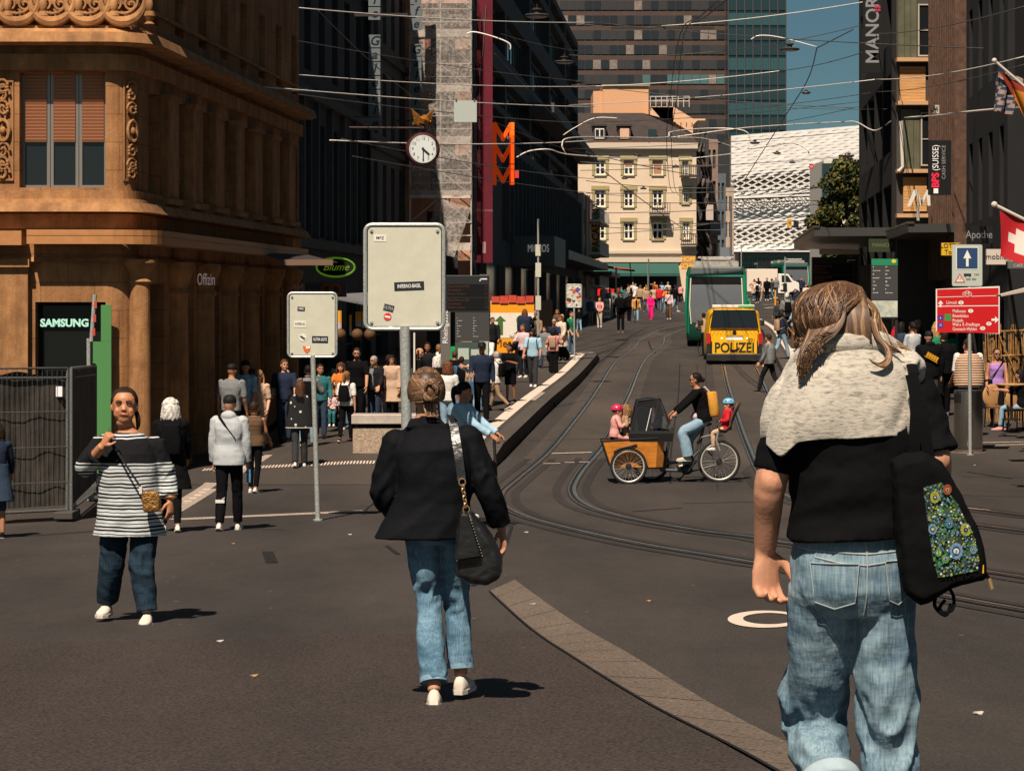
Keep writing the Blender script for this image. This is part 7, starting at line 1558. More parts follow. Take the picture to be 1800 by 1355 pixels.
def strandhair(f,par,strands,mats,r=.0026,name='hair',n=4):
 q=MB()
 for P,k in strands:
  q.cur=k; P=catmull(P,4); m=len(P); q.tube(P,[r*(1.15-.75*(i/(m-1))**2) for i in range(m)],n)
 return q.build(name,mats,par,smooth='all')
HM=[mat('strand_dark',(.045,.022,.013),rough=.50,spec=.5),mat('strand_brown',(.11,.055,.028),rough=.50,spec=.5),mat('strand_light',(.24,.13,.06),rough=.50,spec=.5),mat('strand_blond',(.38,.23,.12),rough=.50,spec=.5)]
Dn=6.9; o_=Vector((X(1500,Dn),Dn,gz(Dn))); K=Dn/F; zb_=(HY+F*(1.6-o_.z)/Dn)
J_=lambda px,py,y=0: V((px-1500)*K,y,(zb_-py)*K)
pa=thing('person','woman with tousled streaked hair, grey knit over her shoulders, black tee and light jeans','person',tuple(o_))
f=Fig(1.0,'f'); f.J=dict(hipL=J_(1452,1035),hipR=J_(1552,1035),shL=J_(1392,700,-.01),shR=J_(1606,675,.02),neck=J_(1490,622,.0),head=J_(1484,578,.01),
elL=J_(1352,850,-.03),wrL=J_(1348,968,.05),elR=J_(1643,812,-.03),wrR=J_(1652,930,.12),knL=J_(1440,1290,.16),anL=J_(1468,1420,-.10),knR=J_(1562,1300,.02),anR=J_(1566,1545,.03))
f.HF=V(.80,.60,-.03)
q=MB(); f.torso(q,-.012); f.arm(q,'L',(.052,.044,.030),n=16); f.arm(q,'R',(.050,.041,.027),n=16)
for sd_ in 'LR': f.leg(q,sd_,(.07,.045,.034))
q.ball(f.J['elL']+V(0,-.02,.01),(.036,.03,.04),10,8); q.ball(f.J['elR']+V(0,-.02,.01),(.036,.03,.04),10,8)
f.s=1.18; f.hand(q,'L',(.02,-.05,-1),(.85,.5,0),(.45,-.9,0),.72); f.s=1.0; f.hand(q,'R',(-.1,.1,-1),(-.4,.8,0),(-1,0,0),.6)
f.head(q); body=q.build('body',skinmat('a'),pa,smooth='all'); add_mod_remesh(body,.0055,3); f.face(body)
def jfold(seed,a=.006,kn=.5): return nfold(seed,a*2.0,8.0,2.5,kn)
DEN_L=denim('denim_light',(.075,.135,.19),(.24,.34,.40))
q=MB(); f.torso(q,.006,0,.40,prof=[(0,.10,.09),(.10,.165,.124),(.22,.166,.124),(.32,.152,.112),(.45,.140,.10),(1,.1,.1)],n=40,fold=tfold(2,.006))
f.leg(q,'L',(.096,.082,.066),.72,n=40,fold=jfold(3,.0065)); f.leg(q,'R',(.095,.077,.074),.96,n=40,fold=jfold(8,.0065))
q.ball(J_(1455,1020,-.055),(.085,.06,.095),14,10); q.ball(J_(1548,1020,-.055),(.085,.06,.095),14,10)
jn=q.build('jeans',DEN_L,pa,smooth='all'); add_mod_remesh(jn,.0060,3,.006,.05); realize(jn); bv=bvh_of(jn)
kn,an=f.J['knL'],f.J['anL']; c0=kn.lerp(an,.60); c1=kn.lerp(an,.745); dd=(an-kn).normalized()
q=MB(); q.tube([c0,c0+dd*.01,c1-dd*.01,c1],[.074,.079,.079,.074],36,cap=False); cu=q.build('cuff',mat('denim_inside',(.30,.38,.43),rough=.9,var=.15,vscale=14),jn,smooth='all'); m_=cu.modifiers.new('s','SOLIDIFY'); m_.thickness=-.008
def pocket(pts,seed):
 P=[J_(*p) for p in pts]   # four corners then tip
 q=decal(bv,lambda u,v:(P[0].lerp(P[1],u)).lerp((P[3].lerp(P[2],u)+V(0,0,-.018*(1-abs(2*u-1)))),v)+V(0,-.6,0),12,12,V(0,1,0),.0045); q.build('back_pocket',DEN_L,jn,smooth='all')
 edge=[P[0],P[1],P[2],P[2].lerp(P[3],.5)+V(0,0,-.018),P[3],P[0]]; q=MB()
 for a,b in zip(edge,edge[1:]):
  L_=[]
  for i in range(13):
   p=a.lerp(b,i/12)+V(0,-.6,0); h=bv.ray_cast(p,V(0,1,0));
   if h[0]: L_.append(h[0]-V(0,.007,0))
  if len(L_)>1: q.tube(L_,.0016,5)
 q.build('stitching',mat('stitch_pale',(.32,.36,.36),rough=.8),jn)
pocket([(1416,982),(1498,982),(1492,1050),(1424,1050)],1); pocket([(1544,978),(1590,976),(1586,1040),(1552,1046)],2)
q=MB()
for pts in ([(1400,958),(1450,962),(1512,966),(1560,962),(1610,955)],[(1512,945),(1513,985),(1512,1040),(1508,1085)],[(1424,972),(1470,982),(1512,985)],[(1512,985),(1560,978),(1600,968)]):
 L_=[]
 for a,b in zip(pts,pts[1:]):
  for i in range(8): p=J_(*a).lerp(J_(*b),i/7)+V(0,-.6,0); h=bv.ray_cast(p,V(0,1,0)); L_+= [h[0]-V(0,.001,0)] if h[0] else []
 q.tube(L_,.0022,5)
q.build('seam',mat('stitch_pale',(.32,.36,.36)),jn)
M_TEE=clothmat('black_tee',(.0045,.0045,.0055),bump=.6,bs=7,vs=4)
q=MB(); f.torso(q,.034,.305,.97,n=40,fold=tfold(6,.006,9),prof=[(0,.10,.09),(.10,.165,.128),(.20,.166,.128),(.40,.138,.112),(.55,.14,.118),(.70,.150,.122),(.84,.155,.100),(.92,.115,.08),(1.0,.055,.055)])
f.arm(q,'L',(.056,.056,.054),.43,20,nfold(1,.005)); f.arm(q,'R',(.062,.066,.066),.45,20,nfold(2,.006)); q.ball(f.J['shR'],(.062,.062,.062),14,10); q.ball(f.J['shL'],(.060,.060,.060),14,10); tee=q.build('black_tee',M_TEE,pa,smooth='all'); add_mod_remesh(tee,.007,4,.012,.10)
M_KNIT=mat('knit_grey',(.44,.41,.36),rough=.95,spec=.1,sheen=.3); n_,l_=nodes(M_KNIT); b_=n_['Principled BSDF']; tc=n_.new('ShaderNodeTexCoord'); mp=n_.new('ShaderNodeMapping'); mp.inputs['Scale'].default_value=(42,42,150); l_.new(tc.outputs['Object'],mp.inputs[0])
t1=n_.new('ShaderNodeTexNoise'); t1.inputs['Scale'].default_value=1; t1.inputs['Detail'].default_value=5; t1.inputs['Roughness'].default_value=.7; l_.new(mp.outputs[0],t1.inputs[0]); cr2=n_.new('ShaderNodeValToRGB'); cr2.color_ramp.elements[0].position=.30; cr2.color_ramp.elements[0].color=(.16,.145,.125,1); cr2.color_ramp.elements[1].position=.52; cr2.color_ramp.elements[1].color=(.47,.43,.37,1); l_.new(t1.outputs[0],cr2.inputs[0]); l_.new(cr2.outputs[0],b_.inputs['Base Color'])
bp=n_.new('ShaderNodeBump'); bp.inputs['Strength'].default_value=.7; bp.inputs['Distance'].default_value=.004; l_.new(t1.outputs[0],bp.inputs['Height']); l_.new(bp.outputs[0],b_.inputs['Normal'])
rows=[(604,1446,1528,.070),(614,1420,1552,.090),(632,1402,1578,.105),(655,1384,1590,.125),(685,1370,1594,.138),(712,1360,1594,.146),(738,1352,1592,.150),(756,1350,1590,.150),(768,1348,1588,.149)]
q=MB(); I=[]; N_=44
def knit_pt(r,u,dep):
 py,xl,xr,d=rows[r]; a=PI*u; cx=(xl+xr)/2; hw=(xr-xl)/2; px=cx-hw*math.cos(a)
 yb=-d*math.sin(a)**.6-.012; fold=.0
 z=py
 if r>=6: z=py+(26*math.exp(-((px-1366)/17)**2)+1.5*math.sin(px*.06)+max(0,(1500-px)*.06)-4)*(r-5)/3
 fold=.006*math.sin(px*.035+r*.5)*(r/8)-.020*math.exp(-((px-1391+(8-r)*1.5)/5)**2)*max(0,(r-3)/5)-.014*math.exp(-((px-1545-(8-r)*9)/9)**2)*max(0,1-abs(r-5.5)/2.5)
 return J_(px,z,yb-fold-dep)
from itertools import product
rr_=[];
for r in range(8):
 for sub in range(4):
  t=sub/4; row=[]
  for j in range(N_+1): a=knit_pt(r,j/N_,0); b=knit_pt(r+1,j/N_,0); row.append(q.pt(a.lerp(b,t)))
  rr_.append(row)
rr_.append([q.pt(knit_pt(8,j/N_,0)) for j in range(N_+1)])
for a,b in zip(rr_,rr_[1:]):
 for j in range(N_): q.face([a[j],a[j+1],b[j+1],b[j]])
kn_=q.build('knit_sweater',M_KNIT,pa,smooth='all'); m_=kn_.modifiers.new('s','SOLIDIFY'); m_.thickness=.010; m_.offset=1; sb_=kn_.modifiers.new('sub','SUBSURF'); sb_.levels=1; sb_.render_levels=1
t_=bpy.data.textures.new('knitfold','CLOUDS'); t_.noise_scale=.12; t_.noise_depth=1; d_=kn_.modifiers.new('folds','DISPLACE'); d_.texture=t_; d_.strength=.009; d_.mid_level=.5; d_.texture_coords='LOCAL'
q=MB()   # sleeves and rolls: over the left arm, collar roll and the knot roll at the right shoulder
seg(q,[J_(1402,655,.0),J_(1376,695,-.03),J_(1360,740,-.03),J_(1357,780,-.01),J_(1366,806,.01)],[.034,.042,.040,.030,.010],16,5)
seg(q,[J_(1590,650,-.10),J_(1595,700,-.12),J_(1593,735,-.12),J_(1589,762,-.11)],[.014,.020,.020,.012],12,5)
seg(q,[J_(1395,655,0),J_(1430,612,-.07),J_(1490,600,-.085),J_(1545,606,-.06),J_(1585,625,.0)],[.03,.036,.036,.034,.03],16,5)
seg(q,[J_(1560,618,-.02),J_(1590,636,-.05),J_(1604,650,-.03),J_(1607,690,.03)],[.030,.034,.034,.03],14,5)
seg(q,[J_(1576,640,-.075),J_(1592,640,-.09),J_(1604,632,-.08),J_(1602,620,-.06)],[.010,.013,.012,.008],10,4)
sl=q.build('knit_roll',M_KNIT,kn_,smooth='all'); add_mod_remesh(sl,.007,3,.012,.06)
rnd=random.Random(2); st=[]; L=f.L
q=MB(); n=24; q.loft([[L(math.cos(t)*.083*c,-.018+math.sin(t)*(.104 if math.sin(t)<0 else (.078 if z>.045 else .005))*c,z) for t in [2*PI*j/n for j in range(n)]] for z,c in ((-.07,.62),(-.03,.74),(.0,.82),(.03,1.0),(.06,.97),(.09,.83),(.108,.52),(.115,.2))]); sc0=q.build('hair',HM[0],pa,smooth='all')
hc=f.J['head']
for k in range(2300):
 a=rnd.uniform(PI*.90,PI*2.12)
 cx_,sy_=math.cos(a),math.sin(a); vol=rnd.uniform(1.0,1.20); ysc=-.018
 yp=rnd.uniform(-.05,.055); P=[L(.006+rnd.uniform(-.006,.006),yp,.012+.114*math.sqrt(max(0,1-((yp+.018)/.106)**2)))]
 w0=rnd.uniform(0,6); tw_=rnd.uniform(-.30,.30)
 for e2,rr2 in ((1.05,1.0),(.6,1.04),(.15,1.05),(-.35,.98)):
  rr3=1+(rr2*vol-1)*(1 if e2<1 else .5); aa=a+tw_*(1.05-e2)-(max(0,min(1,(.85-e2)/.6))*(a-PI*1.70) if a>PI*1.7 else 0)+.11*math.sin(e2*5+w0)
  P.append(L(math.cos(aa)*.088*rr3*math.cos(e2),ysc+math.sin(aa)*.110*rr3*math.cos(e2)+(yp*.35 if e2>.5 else 0),.012+.114*math.sin(e2)*(1 if e2>0 else .9)))
 stop=rnd.uniform(0,1)
 wx=(P[-1]-hc).x; last=P[-1]; left=max(0,-wx/.10); right=max(0,wx/.10)
 ln=rnd.uniform(.015,.04)
 drift=.022*left*rnd.uniform(-.3,1.1)-.02*right*rnd.uniform(-.8,1); w1=rnd.uniform(0,6); am=rnd.uniform(.001,.005); yout=-.010*rnd.random()
 for j in (1,2,3):
  u=j/3; P.append(last+V(drift*u*u+am*math.sin(w1+u*6),yout*u+am*.6*math.cos(w1+u*5),-ln*u))
 nz_=_ns.noise(V(math.cos(a)*4,math.sin(a)*4,stop*1.2)); st.append((P,rnd.choice((0,0,0,1,1) if nz_<0 else ((0,1,1,2) if nz_<.25 else (1,1,2,3)))))
for k in range(900):
 u=rnd.random(); v=rnd.random()**1.3; b=rnd.gauss(0,1); c=rnd.uniform(-1,1); wv=1.8*math.sin(v*9+u*3); Ls=[(1478-40*u,512+16*u,.0-.02*v),(1434+42*v,540,-.055-.045*v),(1420+50*v+b,572-6*v,-.085-.04*v),(1409+46*v+wv+2*b,598-14*v+4*c,-.120-.014*v),(1401+40*v-wv+3*b,624-34*v+6*c,-.140),(1396+34*v+wv+4*b,652-58*v+14*c,-.150),]
 st.append(([J_(x,y,z) for x,y,z in Ls],rnd.choice((0,1,1,2,2,3) if math.sin(v*23)>-.2 else (0,0,1,1))))
for k in range(900):
 v=rnd.random(); b=rnd.gauss(0,1); wv=2.5*math.sin(v*17); s_=rnd.uniform(-5,9); st.append(([J_(1448+66*v,512+14*rnd.random(),-.045),J_(1442+76*v+b+wv,540,-.088),J_(1444+74*v-wv,572,-.108),J_(1450+66*v+2*b+6*(v-.5),598+s_,-.110)],rnd.choice((0,1,1,2,2,3) if math.sin(v*31)>-.1 else (0,0,1,1))))
for k in range(160):
 u=rnd.random(); b=rnd.gauss(0,1); st.append(([J_(1500+18*u,512+10*u,-.02),J_(1528+10*u,545,-.05),J_(1534+4*b+6*u,578,-.075),J_(1540+5*b,600,-.09),J_(1552+7*b+14*u,612+4*b,-.10)],rnd.choice((0,1,1,2,3))))
for k in range(60):   # curl of hair lying on the knit at the right and loose fly-aways at left
 b=rnd.uniform(-5,5)
 if k<13: st.append(([J_(x+b+rnd.uniform(-2,2),y+b*.6+rnd.uniform(-2,2),-.10-.012*i) for i,(x,y) in enumerate([(1525,560),(1532,590),(1548,612),(1547,632),(1532,640),(1516,630)])],rnd.choice((1,2,3))))
 elif k<48: st.append(([J_(x+b*1.3,y+b,-.06) for x,y in [(1535,575),(1552,600),(1580,606),(1592,618),(1588,636),(1576,640)]],rnd.choice((1,2,2,3))))
 else: st.append(([J_(x+b*2,y+b,-.06) for x,y in [(1440,540),(1425,575),(1415,605),(1404,640),(1398,660)]],rnd.choice((2,3))))
strandhair(f,sc0,st,HM,.0028,'hair_strands')
q=MB(); q.tube([J_(1421,612,-.13),J_(1424,632,-.12)],.003,5); q.build('hair_pin',M_BLACK,sc0)
for sd_ in 'LR': shoe(f,pa,sd_,(0,1,0),clothmat('shoe_tan',(.35,.25,.17)),-.6 if sd_=='L' else 0)
tb=thing('tote_bag','black cloth tote bag with a colourful floral dot panel, beside the grey knit','bag',tuple(o_))
M_TOTE=clothmat('tote_black',(.004,.004,.0045),bump=.5,bs=9,vs=5)
out=[(1545,800),(1568,790),(1600,784),(1632,802),(1662,850),(1692,905),(1704,950),(1708,1005),(1680,1010),(1650,1020),(1612,1042),(1596,1048),(1570,1030),(1556,930)]
q=MB(); n=len(out); cx_,cy_=1620,930
def lay(sc,y): return [J_(cx_+(a-cx_)*sc,cy_+(b-cy_)*sc,y) for a,b in out]
q.loft([lay(.90,-.245),lay(.985,-.225),lay(1.0,-.19),lay(.985,-.155),lay(.9,-.135)]); bg=q.build('bag_body',M_TOTE,tb,smooth='all'); add_mod_remesh(bg,.007,3,.018,.10); realize(bg); bb=bvh_of(bg)
q=MB()
for pts in ([(1584,655,-.17),(1590,700,-.19),(1588,750,-.2),(1585,800,-.2)],[(1584,655,-.17),(1598,700,-.19),(1604,750,-.2),(1612,800,-.2)]):
 P=[J_(*p) for p in pts]
 P=catmull(P,5);
 for a,b in zip(P,P[1:]): q.bar(a,b+(b-a)*.1,.030,.004,up=(0,1,0))
q.tube([J_(1590,655,-.17),J_(1592,640,-.10),J_(1594,640,.0),J_(1600,690,.08)],.014,8,flat=.3); q.build('strap',M_TOTE,tb)
q=MB()
for pts in ([(1640,1040,-.19),(1630,1052,-.2),(1636,1060,-.2),(1652,1055,-.2),(1655,1035,-.19),(1648,1020,-.19)],[(1625,1030,-.19),(1622,1050,-.2),(1640,1065,-.2),(1650,1045,-.2)],[(1690,985,-.19),(1705,992,-.2),(1714,1003,-.2),(1718,1018,-.2)]): q.tube(catmull([J_(*p) for p in pts],5),.005,6)
q.build('cord',M_TOTE,tb,smooth='all'); q=MB(); q.tube([J_(1714,1002,-.2),J_(1719,1020,-.2)],.006,6); q.build('cord_tip',mat('tip_gold',(.5,.32,.15),metal=.6,rough=.4),tb)
q=MB(); q.loft([[J_(1688,992,-.245),J_(1700,990,-.245),J_(1700,976,-.245),J_(1688,978,-.245)],[J_(1688,992,-.240),J_(1700,990,-.240),J_(1700,976,-.240),J_(1688,978,-.240)]]); q.build('label_tag',mat('tag_yellow',(.6,.33,.03)),tb)
pan=[(1597,845),(1628,836),(1655,872),(1684,930),(1692,968),(1690,985),(1660,992),(1622,998),(1612,960),(1604,900)]
cxp=sum(a for a,b in pan)/len(pan); cyp=sum(b for a,b in pan)/len(pan)
q=MB(); ring=[]
def onbag(px,py,off):
 h=bb.ray_cast(J_(px,py,-1.0),V(0,1,0)); return (h[0]-V(0,off,0)) if h[0] else J_(px,py,-.25)
c_=q.pt(onbag(cxp,cyp,.003)); P0=[]
for lvl in (.33,.66,1.0): P0.append([q.pt(onbag(cxp+(a+(b-a)*k/4-cxp)*lvl,cyp+(a2+(b2-a2)*k/4-cyp)*lvl,.003)) for (a,a2),(b,b2) in zip(pan,pan[1:]+pan[:1]) for k in range(4)])
m_n=len(P0[0])
for j in range(m_n): q.face([c_,P0[0][j],P0[0][(j+1)%m_n]])
for l in (0,1):
 for j in range(m_n): q.face([P0[l][j],P0[l+1][j],P0[l+1][(j+1)%m_n],P0[l][(j+1)%m_n]])
fp=q.build('floral_panel',mat('panel_navy',(.015,.035,.045),rough=.8,var=.7,vscale=30,col2=(.05,.10,.05)),tb,smooth='all')
cols=[mat('dot_yellow',(.28,.27,.03)),mat('dot_green',(.06,.22,.06)),mat('dot_blue',(.12,.22,.38)),mat('dot_white',(.5,.55,.6)),mat('dot_red',(.25,.05,.03)),mat('dot_teal',(.03,.14,.17)),mat('dot_navy',(.01,.015,.04))]
q=MB(); rnd=random.Random(4)
def inside(px,py):
 c=False; j=len(pan)-1
 for i in range(len(pan)):
  xi,yi=pan[i]; xj,yj=pan[j]
  if (yi>py)!=(yj>py) and px<(xj-xi)*(py-yi)/(yj-yi)+xi: c=not c
  j=i
 return c
def dot(px,py,r,c,off):
 q.cur=c; cc=onbag(px,py,off); q.poly([cc+V(math.cos(a)*r*K,-.0,math.sin(a)*r*K) for a in [2*PI*i/9 for i in range(9)]])
for k in range(800):
 a,b=rnd.uniform(1597,1692),rnd.uniform(836,996)
 if inside(a,b): dot(a,b,rnd.uniform(.6,2.2),rnd.choice((0,0,1,1,2,2,2,3,5,5,6)),.005+.00001*k)
for (a,b,r,cs_) in ((1616,861,10,(0,0,6,3)),(1637,848,9,(4,4,0,6)),(1668,916,11,(0,0,6,2)),(1652,952,14,(2,6,3,2)),(1612,915,9,(2,6,0,3)),(1640,905,9,(5,2,6,3)),(1634,965,8,(1,0,2,6)),(1681,950,7,(2,5,0,6)),(1622,955,7,(1,3,0,1)),(1625,885,7,(1,0,5,3))):
 for i in range(12): t=2*PI*i/12; dot(a+r*math.cos(t)*.62,b+r*math.sin(t)*.8,r*.22,cs_[0],.0105)
 dot(a,b,r*.52,cs_[1],.0112); dot(a,b,r*.36,cs_[2],.0120); dot(a,b,r*.15,cs_[3],.0128)
q.build('flower_dots',cols,fp)
Dn=GP(775,1232).y; o_=Vector((X(775,Dn),Dn,gz(Dn))); K=Dn/F; zb2=(HY+F*(1.6-o_.z)/Dn)
J2=lambda px,py,y=0,K=K,zb=zb2: V((px-775)*K,y,(zb-py)*K)
pb=thing('person','woman in an oversized black blazer and blue jeans walking away, hair in a braided bun','person',tuple(o_))
f=Fig(1.0,'f'); f.J=dict(hipL=J2(742,930),hipR=J2(800,930),shL=J2(697,775,-.01),shR=J2(822,768,.0),neck=J2(748,733,.0),head=J2(749,688,.01),
elL=J2(672,868,.0),wrL=J2(700,915,.20),elR=J2(858,862,-.03),wrR=J2(882,930,.05),knL=J2(752,1060,.03),anL=J2(765,1205,-.16),knR=J2(802,1065,.10),anR=J2(810,1190,.06))
f.HF=V(-.12,1,-.12)
q=MB(); f.torso(q,-.012); f.arm(q,'L',(.045,.038,.026)); f.arm(q,'R',(.045,.038,.026));
for sd_ in 'LR': f.leg(q,sd_,(.07,.042,.033))
f.hand(q,'R',(.12,.15,-1),(-.3,.9,0),(-1,-.2,0),.45); f.hand(q,'L',(.5,.6,-.3),(0,0,1),(1,0,0),.5); f.head(q); body=q.build('body',skinmat('a'),pb,smooth='all'); add_mod_remesh(body,.0065,3); f.face(body)
q=MB(); q.tube([f.L(-.080,-.004,-.045+.012*math.cos(a)+.0)+V(0,.012*math.sin(a),0) for a in [2*PI*i/12 for i in range(12)]],.0022,5,closed=True,cap=False); q.build('earring',mat('gold',(.7,.45,.2),metal=.9,rough=.3),body)
DEN_M=denim('denim_mid',(.055,.12,.19),(.17,.29,.38))
q=MB(); f.torso(q,.012,0,.40,n=32); f.leg(q,'L',(.094,.062,.066),.90,n=36,fold=jfold(21,.005,.42)); f.leg(q,'R',(.094,.062,.062),.88,n=36,fold=jfold(29,.005,.46)); jn=q.build('jeans',DEN_M,pb,smooth='all'); add_mod_remesh(jn,.007,3,.005,.05)
q=MB()
for s_ in 'LR':
 a,b=f.J['kn'+s_],f.J['an'+s_]; e=.90 if s_=='L' else .88; c=a.lerp(b,e); d=(b-a).normalized(); q.tube([c-d*.022,c+d*.004],[.068,.069],26,cap=False)
q.build('jeans_hem',mat('denim_hem',(.17,.28,.36),rough=.9,var=.25,vscale=40),jn,smooth='all')
M_BLZ=clothmat('blazer_black',(.005,.0055,.0075),bump=.5,bs=5,vs=3,rough=.75)
hemz=lambda t,xo,hw,hd,yo=0: (t,hw,hd,V(xo,yo,0))
fold_b=tfold(11,.0075,4.0)
BLP=[(.05,.248,.165),(.12,.234,.160),(.22,.212,.150),(.34,.190,.137),(.45,.185,.132),(.65,.195,.140),(.80,.196,.130),(.88,.182,.110),(.94,.120,.092),(1.0,.085,.08)]
boff=lambda t: V(-.085*max(0,.45-t)/.40,-.01,0)
q=MB(); f.torso(q,.0,.05,.955,n=44,fold=fold_b,prof=BLP,off=boff)
for s_ in 'LR': q.ball(f.J['sh'+s_]+V(0,0,-.005),(.070,.070,.066),16,12)
f.arm(q,'L',(.074,.068,.058),1,26,nfold(13,.010,6,2,.5)); f.arm(q,'R',(.072,.066,.058),.93,26,nfold(17,.010,6,2,.5))
q.loft([[J2(x,y,z) for x,y,z in r] for r in ([(722,735,-.07),(745,728,-.085),(775,733,-.07),(775,740,.05),(722,742,.05)],[(714,752,-.085),(748,745,-.10),(790,750,-.085),(785,760,.03),(716,762,.03)])])
bz=q.build('blazer',M_BLZ,pb,smooth='all'); add_mod_remesh(bz,.0075,3,.010,.10)
L=f.L; q=MB(); n=24; q.loft([[L(math.cos(t)*.082*c,-.018+math.sin(t)*(.100 if math.sin(t)<0 else .085)*c,z) for t in [2*PI*j/n for j in range(n)]] for z,c in ((-.065,.70),(-.03,.90),(.0,.98),(.03,1.01),(.06,.96),(.085,.80),(.103,.50),(.110,.2))]); sc0=q.build('hair',HM[0],pb,smooth='all'); st=[]; rnd=random.Random(5)
bc=L(.012,-.125,-.012)
for k in range(1300):
 t=rnd.uniform(-.30*PI,1.30*PI); st_=math.sin(t); p0=L(math.cos(t)*.082,.015+.062*st_ if st_>0 else .015+.085*st_,.012+.072*max(0,st_)-.055*max(0,-st_)*rnd.random()+rnd.uniform(-.03,.0)*(1-abs(st_)))
 th=rnd.uniform(0,2*PI); tgt=bc+V(.030*math.cos(th),.010,.032*math.sin(th)); C0=L(0,-.012,.0)
 v0=(p0-C0).normalized(); v1=(tgt-C0).normalized(); P=[]; ax_=v0.cross(v1)
 if ax_.length<.2: ax_=f.hs.copy()
 ax_.normalize(); ang=v0.angle(v1); wob=rnd.uniform(-.05,.05); lift=rnd.uniform(1.0,1.05)
 if v0.dot(f.hf)>.3 and v0.dot(f.hu)>0:
  pass
 for j in range(8):
  u=j/7; v=Matrix.Rotation(ang*u+0.0,3,ax_)@v0; v=(v+ax_*wob*math.sin(PI*u)).normalized(); P.append(C0+f.hs*v.dot(f.hs)*.090*lift+f.hf*v.dot(f.hf)*.108*lift+f.hu*v.dot(f.hu)*.116*lift)
 P.append(tgt); nz_=_ns.noise(V(math.cos(t)*3,math.sin(t)*3,.3)); st.append((P,rnd.choice((0,0,1,1,2) if nz_<0 else (1,1,2,3))))
for b_i in range(5):
 ph0=b_i*1.25
 for k in range(26):
  o2=V(rnd.uniform(-.007,.007),rnd.uniform(-.006,.006),rnd.uniform(-.007,.007)); P=[]
  for j in range(8):
   a=ph0+j*.42; rr2=.034+.006*math.sin(j*1.5+b_i); P.append(bc+V(math.cos(a)*rr2,-.024-.010*math.sin(j*1.2+b_i*2),math.sin(a)*rr2*1.1)+o2)
  st.append((P,rnd.choice((0,1,2,2,3))))
for k in range(16): x_=rnd.uniform(-.02,.03); st.append(([L(x_,-.085,-.06),L(x_+.0,-.105,-.10),L(x_+.012,-.11,-.135),L(x_+.03,-.11,-.125)],rnd.choice((1,2,3))))
strandhair(f,sc0,st,HM,.0024,'hair_strands')
q=MB(); q.ball(bc+V(0,.006,0),(.036,.030,.040),14,10); q.build('bun',HM[1],sc0,smooth=True)
for sd_ in 'LR': shoe(f,pb,sd_,(.0 if sd_=='L' else .2,1,0),clothmat('shoe_cream',(.62,.54,.46),var=.05),-.35 if sd_=='L' else 0)
hb=thing('shoulder_bag','black leather shoulder bag with a chain link strap carried by the woman in the blazer','bag',tuple(o_)); M_LEA=mat('leather_black',(.012,.012,.012),rough=.32,spec=.6,bump=.6,bscale=12,var=.2,vscale=6)
q=MB(); lay=lambda pts,y:[J2(a,b,y) for a,b in pts]
bo=[(812,893),(830,893),(848,915),(872,945),(883,975),(881,1005),(860,1018),(828,1018),(806,1005),(800,975),(803,930)]
ctr=(840,965)
q.loft([[J2(ctr[0]+(a-ctr[0])*s_,ctr[1]+(b-ctr[1])*s_,y) for a,b in bo] for s_,y in ((.80,-.30),(.97,-.28),(1.0,-.2),(1.0,-.1),(.9,-.05))]); bgl=q.build('bag_body',M_LEA,hb,smooth='all'); add_mod_remesh(bgl,.007,3,.016,.07)
q=MB(); q.loft([lay([(812,893),(826,893),(848,968),(803,974)],-.315),lay([(813,896),(825,896),(845,966),(806,972)],-.335)]); q.build('flap',M_LEA,bgl,bevel=.004)
q=MB()
for k in range(14): q.ball(J2(lerp(828,849,k/13),lerp(900,966,k/13),-.322),.004,6,5)
for k in range(8): q.ball(J2(lerp(806,844,k/7),lerp(974,968,k/7),-.325),.0045,6,5)
q.build('studs',mat('stud_dark',(.05,.05,.05),metal=.8,rough=.3),bgl)
q=MB(); P=catmull([J2(798,742,-.10),J2(803,770,-.16),J2(808,800,-.19),J2(813,838,-.21)],5)
for a,b in zip(P,P[1:]): q.bar(a,b+(b-a)*.08,.042,.006,up=(0,1,0))
q.tube([J2(798,742,-.10),J2(792,730,-.03),J2(800,740,.06),J2(820,800,.1)],.015,8,flat=.3); q.build('strap',M_LEA,hb)
q=MB()
for (x_,y_) in ((814,842),(821,889)): q.tube([J2(x_,y_,-.22)+V(.016*math.cos(a),0,.018*math.sin(a)) for a in [2*PI*i/14 for i in range(14)]],.0035,6,closed=True,cap=False)
for k in range(6):
 c=J2(lerp(815,820,k/5),lerp(850,882,k/5),-.22); q.tube([c+V(.007*math.cos(a),.006*math.cos(a)*(1 if k%2 else -1),.013*math.sin(a)) for a in [2*PI*i/10 for i in range(10)]],.003,5,closed=True,cap=False)
q.build('chain',mat('brass',(.55,.36,.2),metal=.8,rough=.35),hb,smooth=True)
Dn=GP(225,1092).y; o_=Vector((X(228,Dn),Dn,gz(Dn))); K=Dn/F; zb3=(HY+F*(1.6-o_.z)/Dn)
J3=lambda px,py,y=0,K=K,zb=zb3: V((px-228)*K,y,(zb-py)*K)
pc=thing('person','woman in a black and white striped top walking forward, holding her bag strap','person',tuple(o_))
f=Fig(1.0,'h'); f.F=V(0,-1,0); f.wd=1.10; f.J=dict(hipL=J3(203,905),hipR=J3(254,905),shL=J3(180,772),shR=J3(275,775),neck=J3(225,752,.01),head=J3(219,713,-.01),
elL=J3(153,820,-.06),wrL=J3(190,780,-.24),elR=J3(294,845,.02),wrR=J3(302,878,-.06),knL=J3(198,985,-.02),anL=J3(184,1062,.10),knR=J3(254,1000,-.10),anR=J3(264,1072,-.14))
f.HF=V(.10,-1,.05)
q=MB(); f.torso(q,-.015); f.arm(q,'L',(.055,.048,.031)); f.arm(q,'R',(.055,.048,.031));
for sd_ in 'LR': f.leg(q,sd_,(.08,.055,.04))
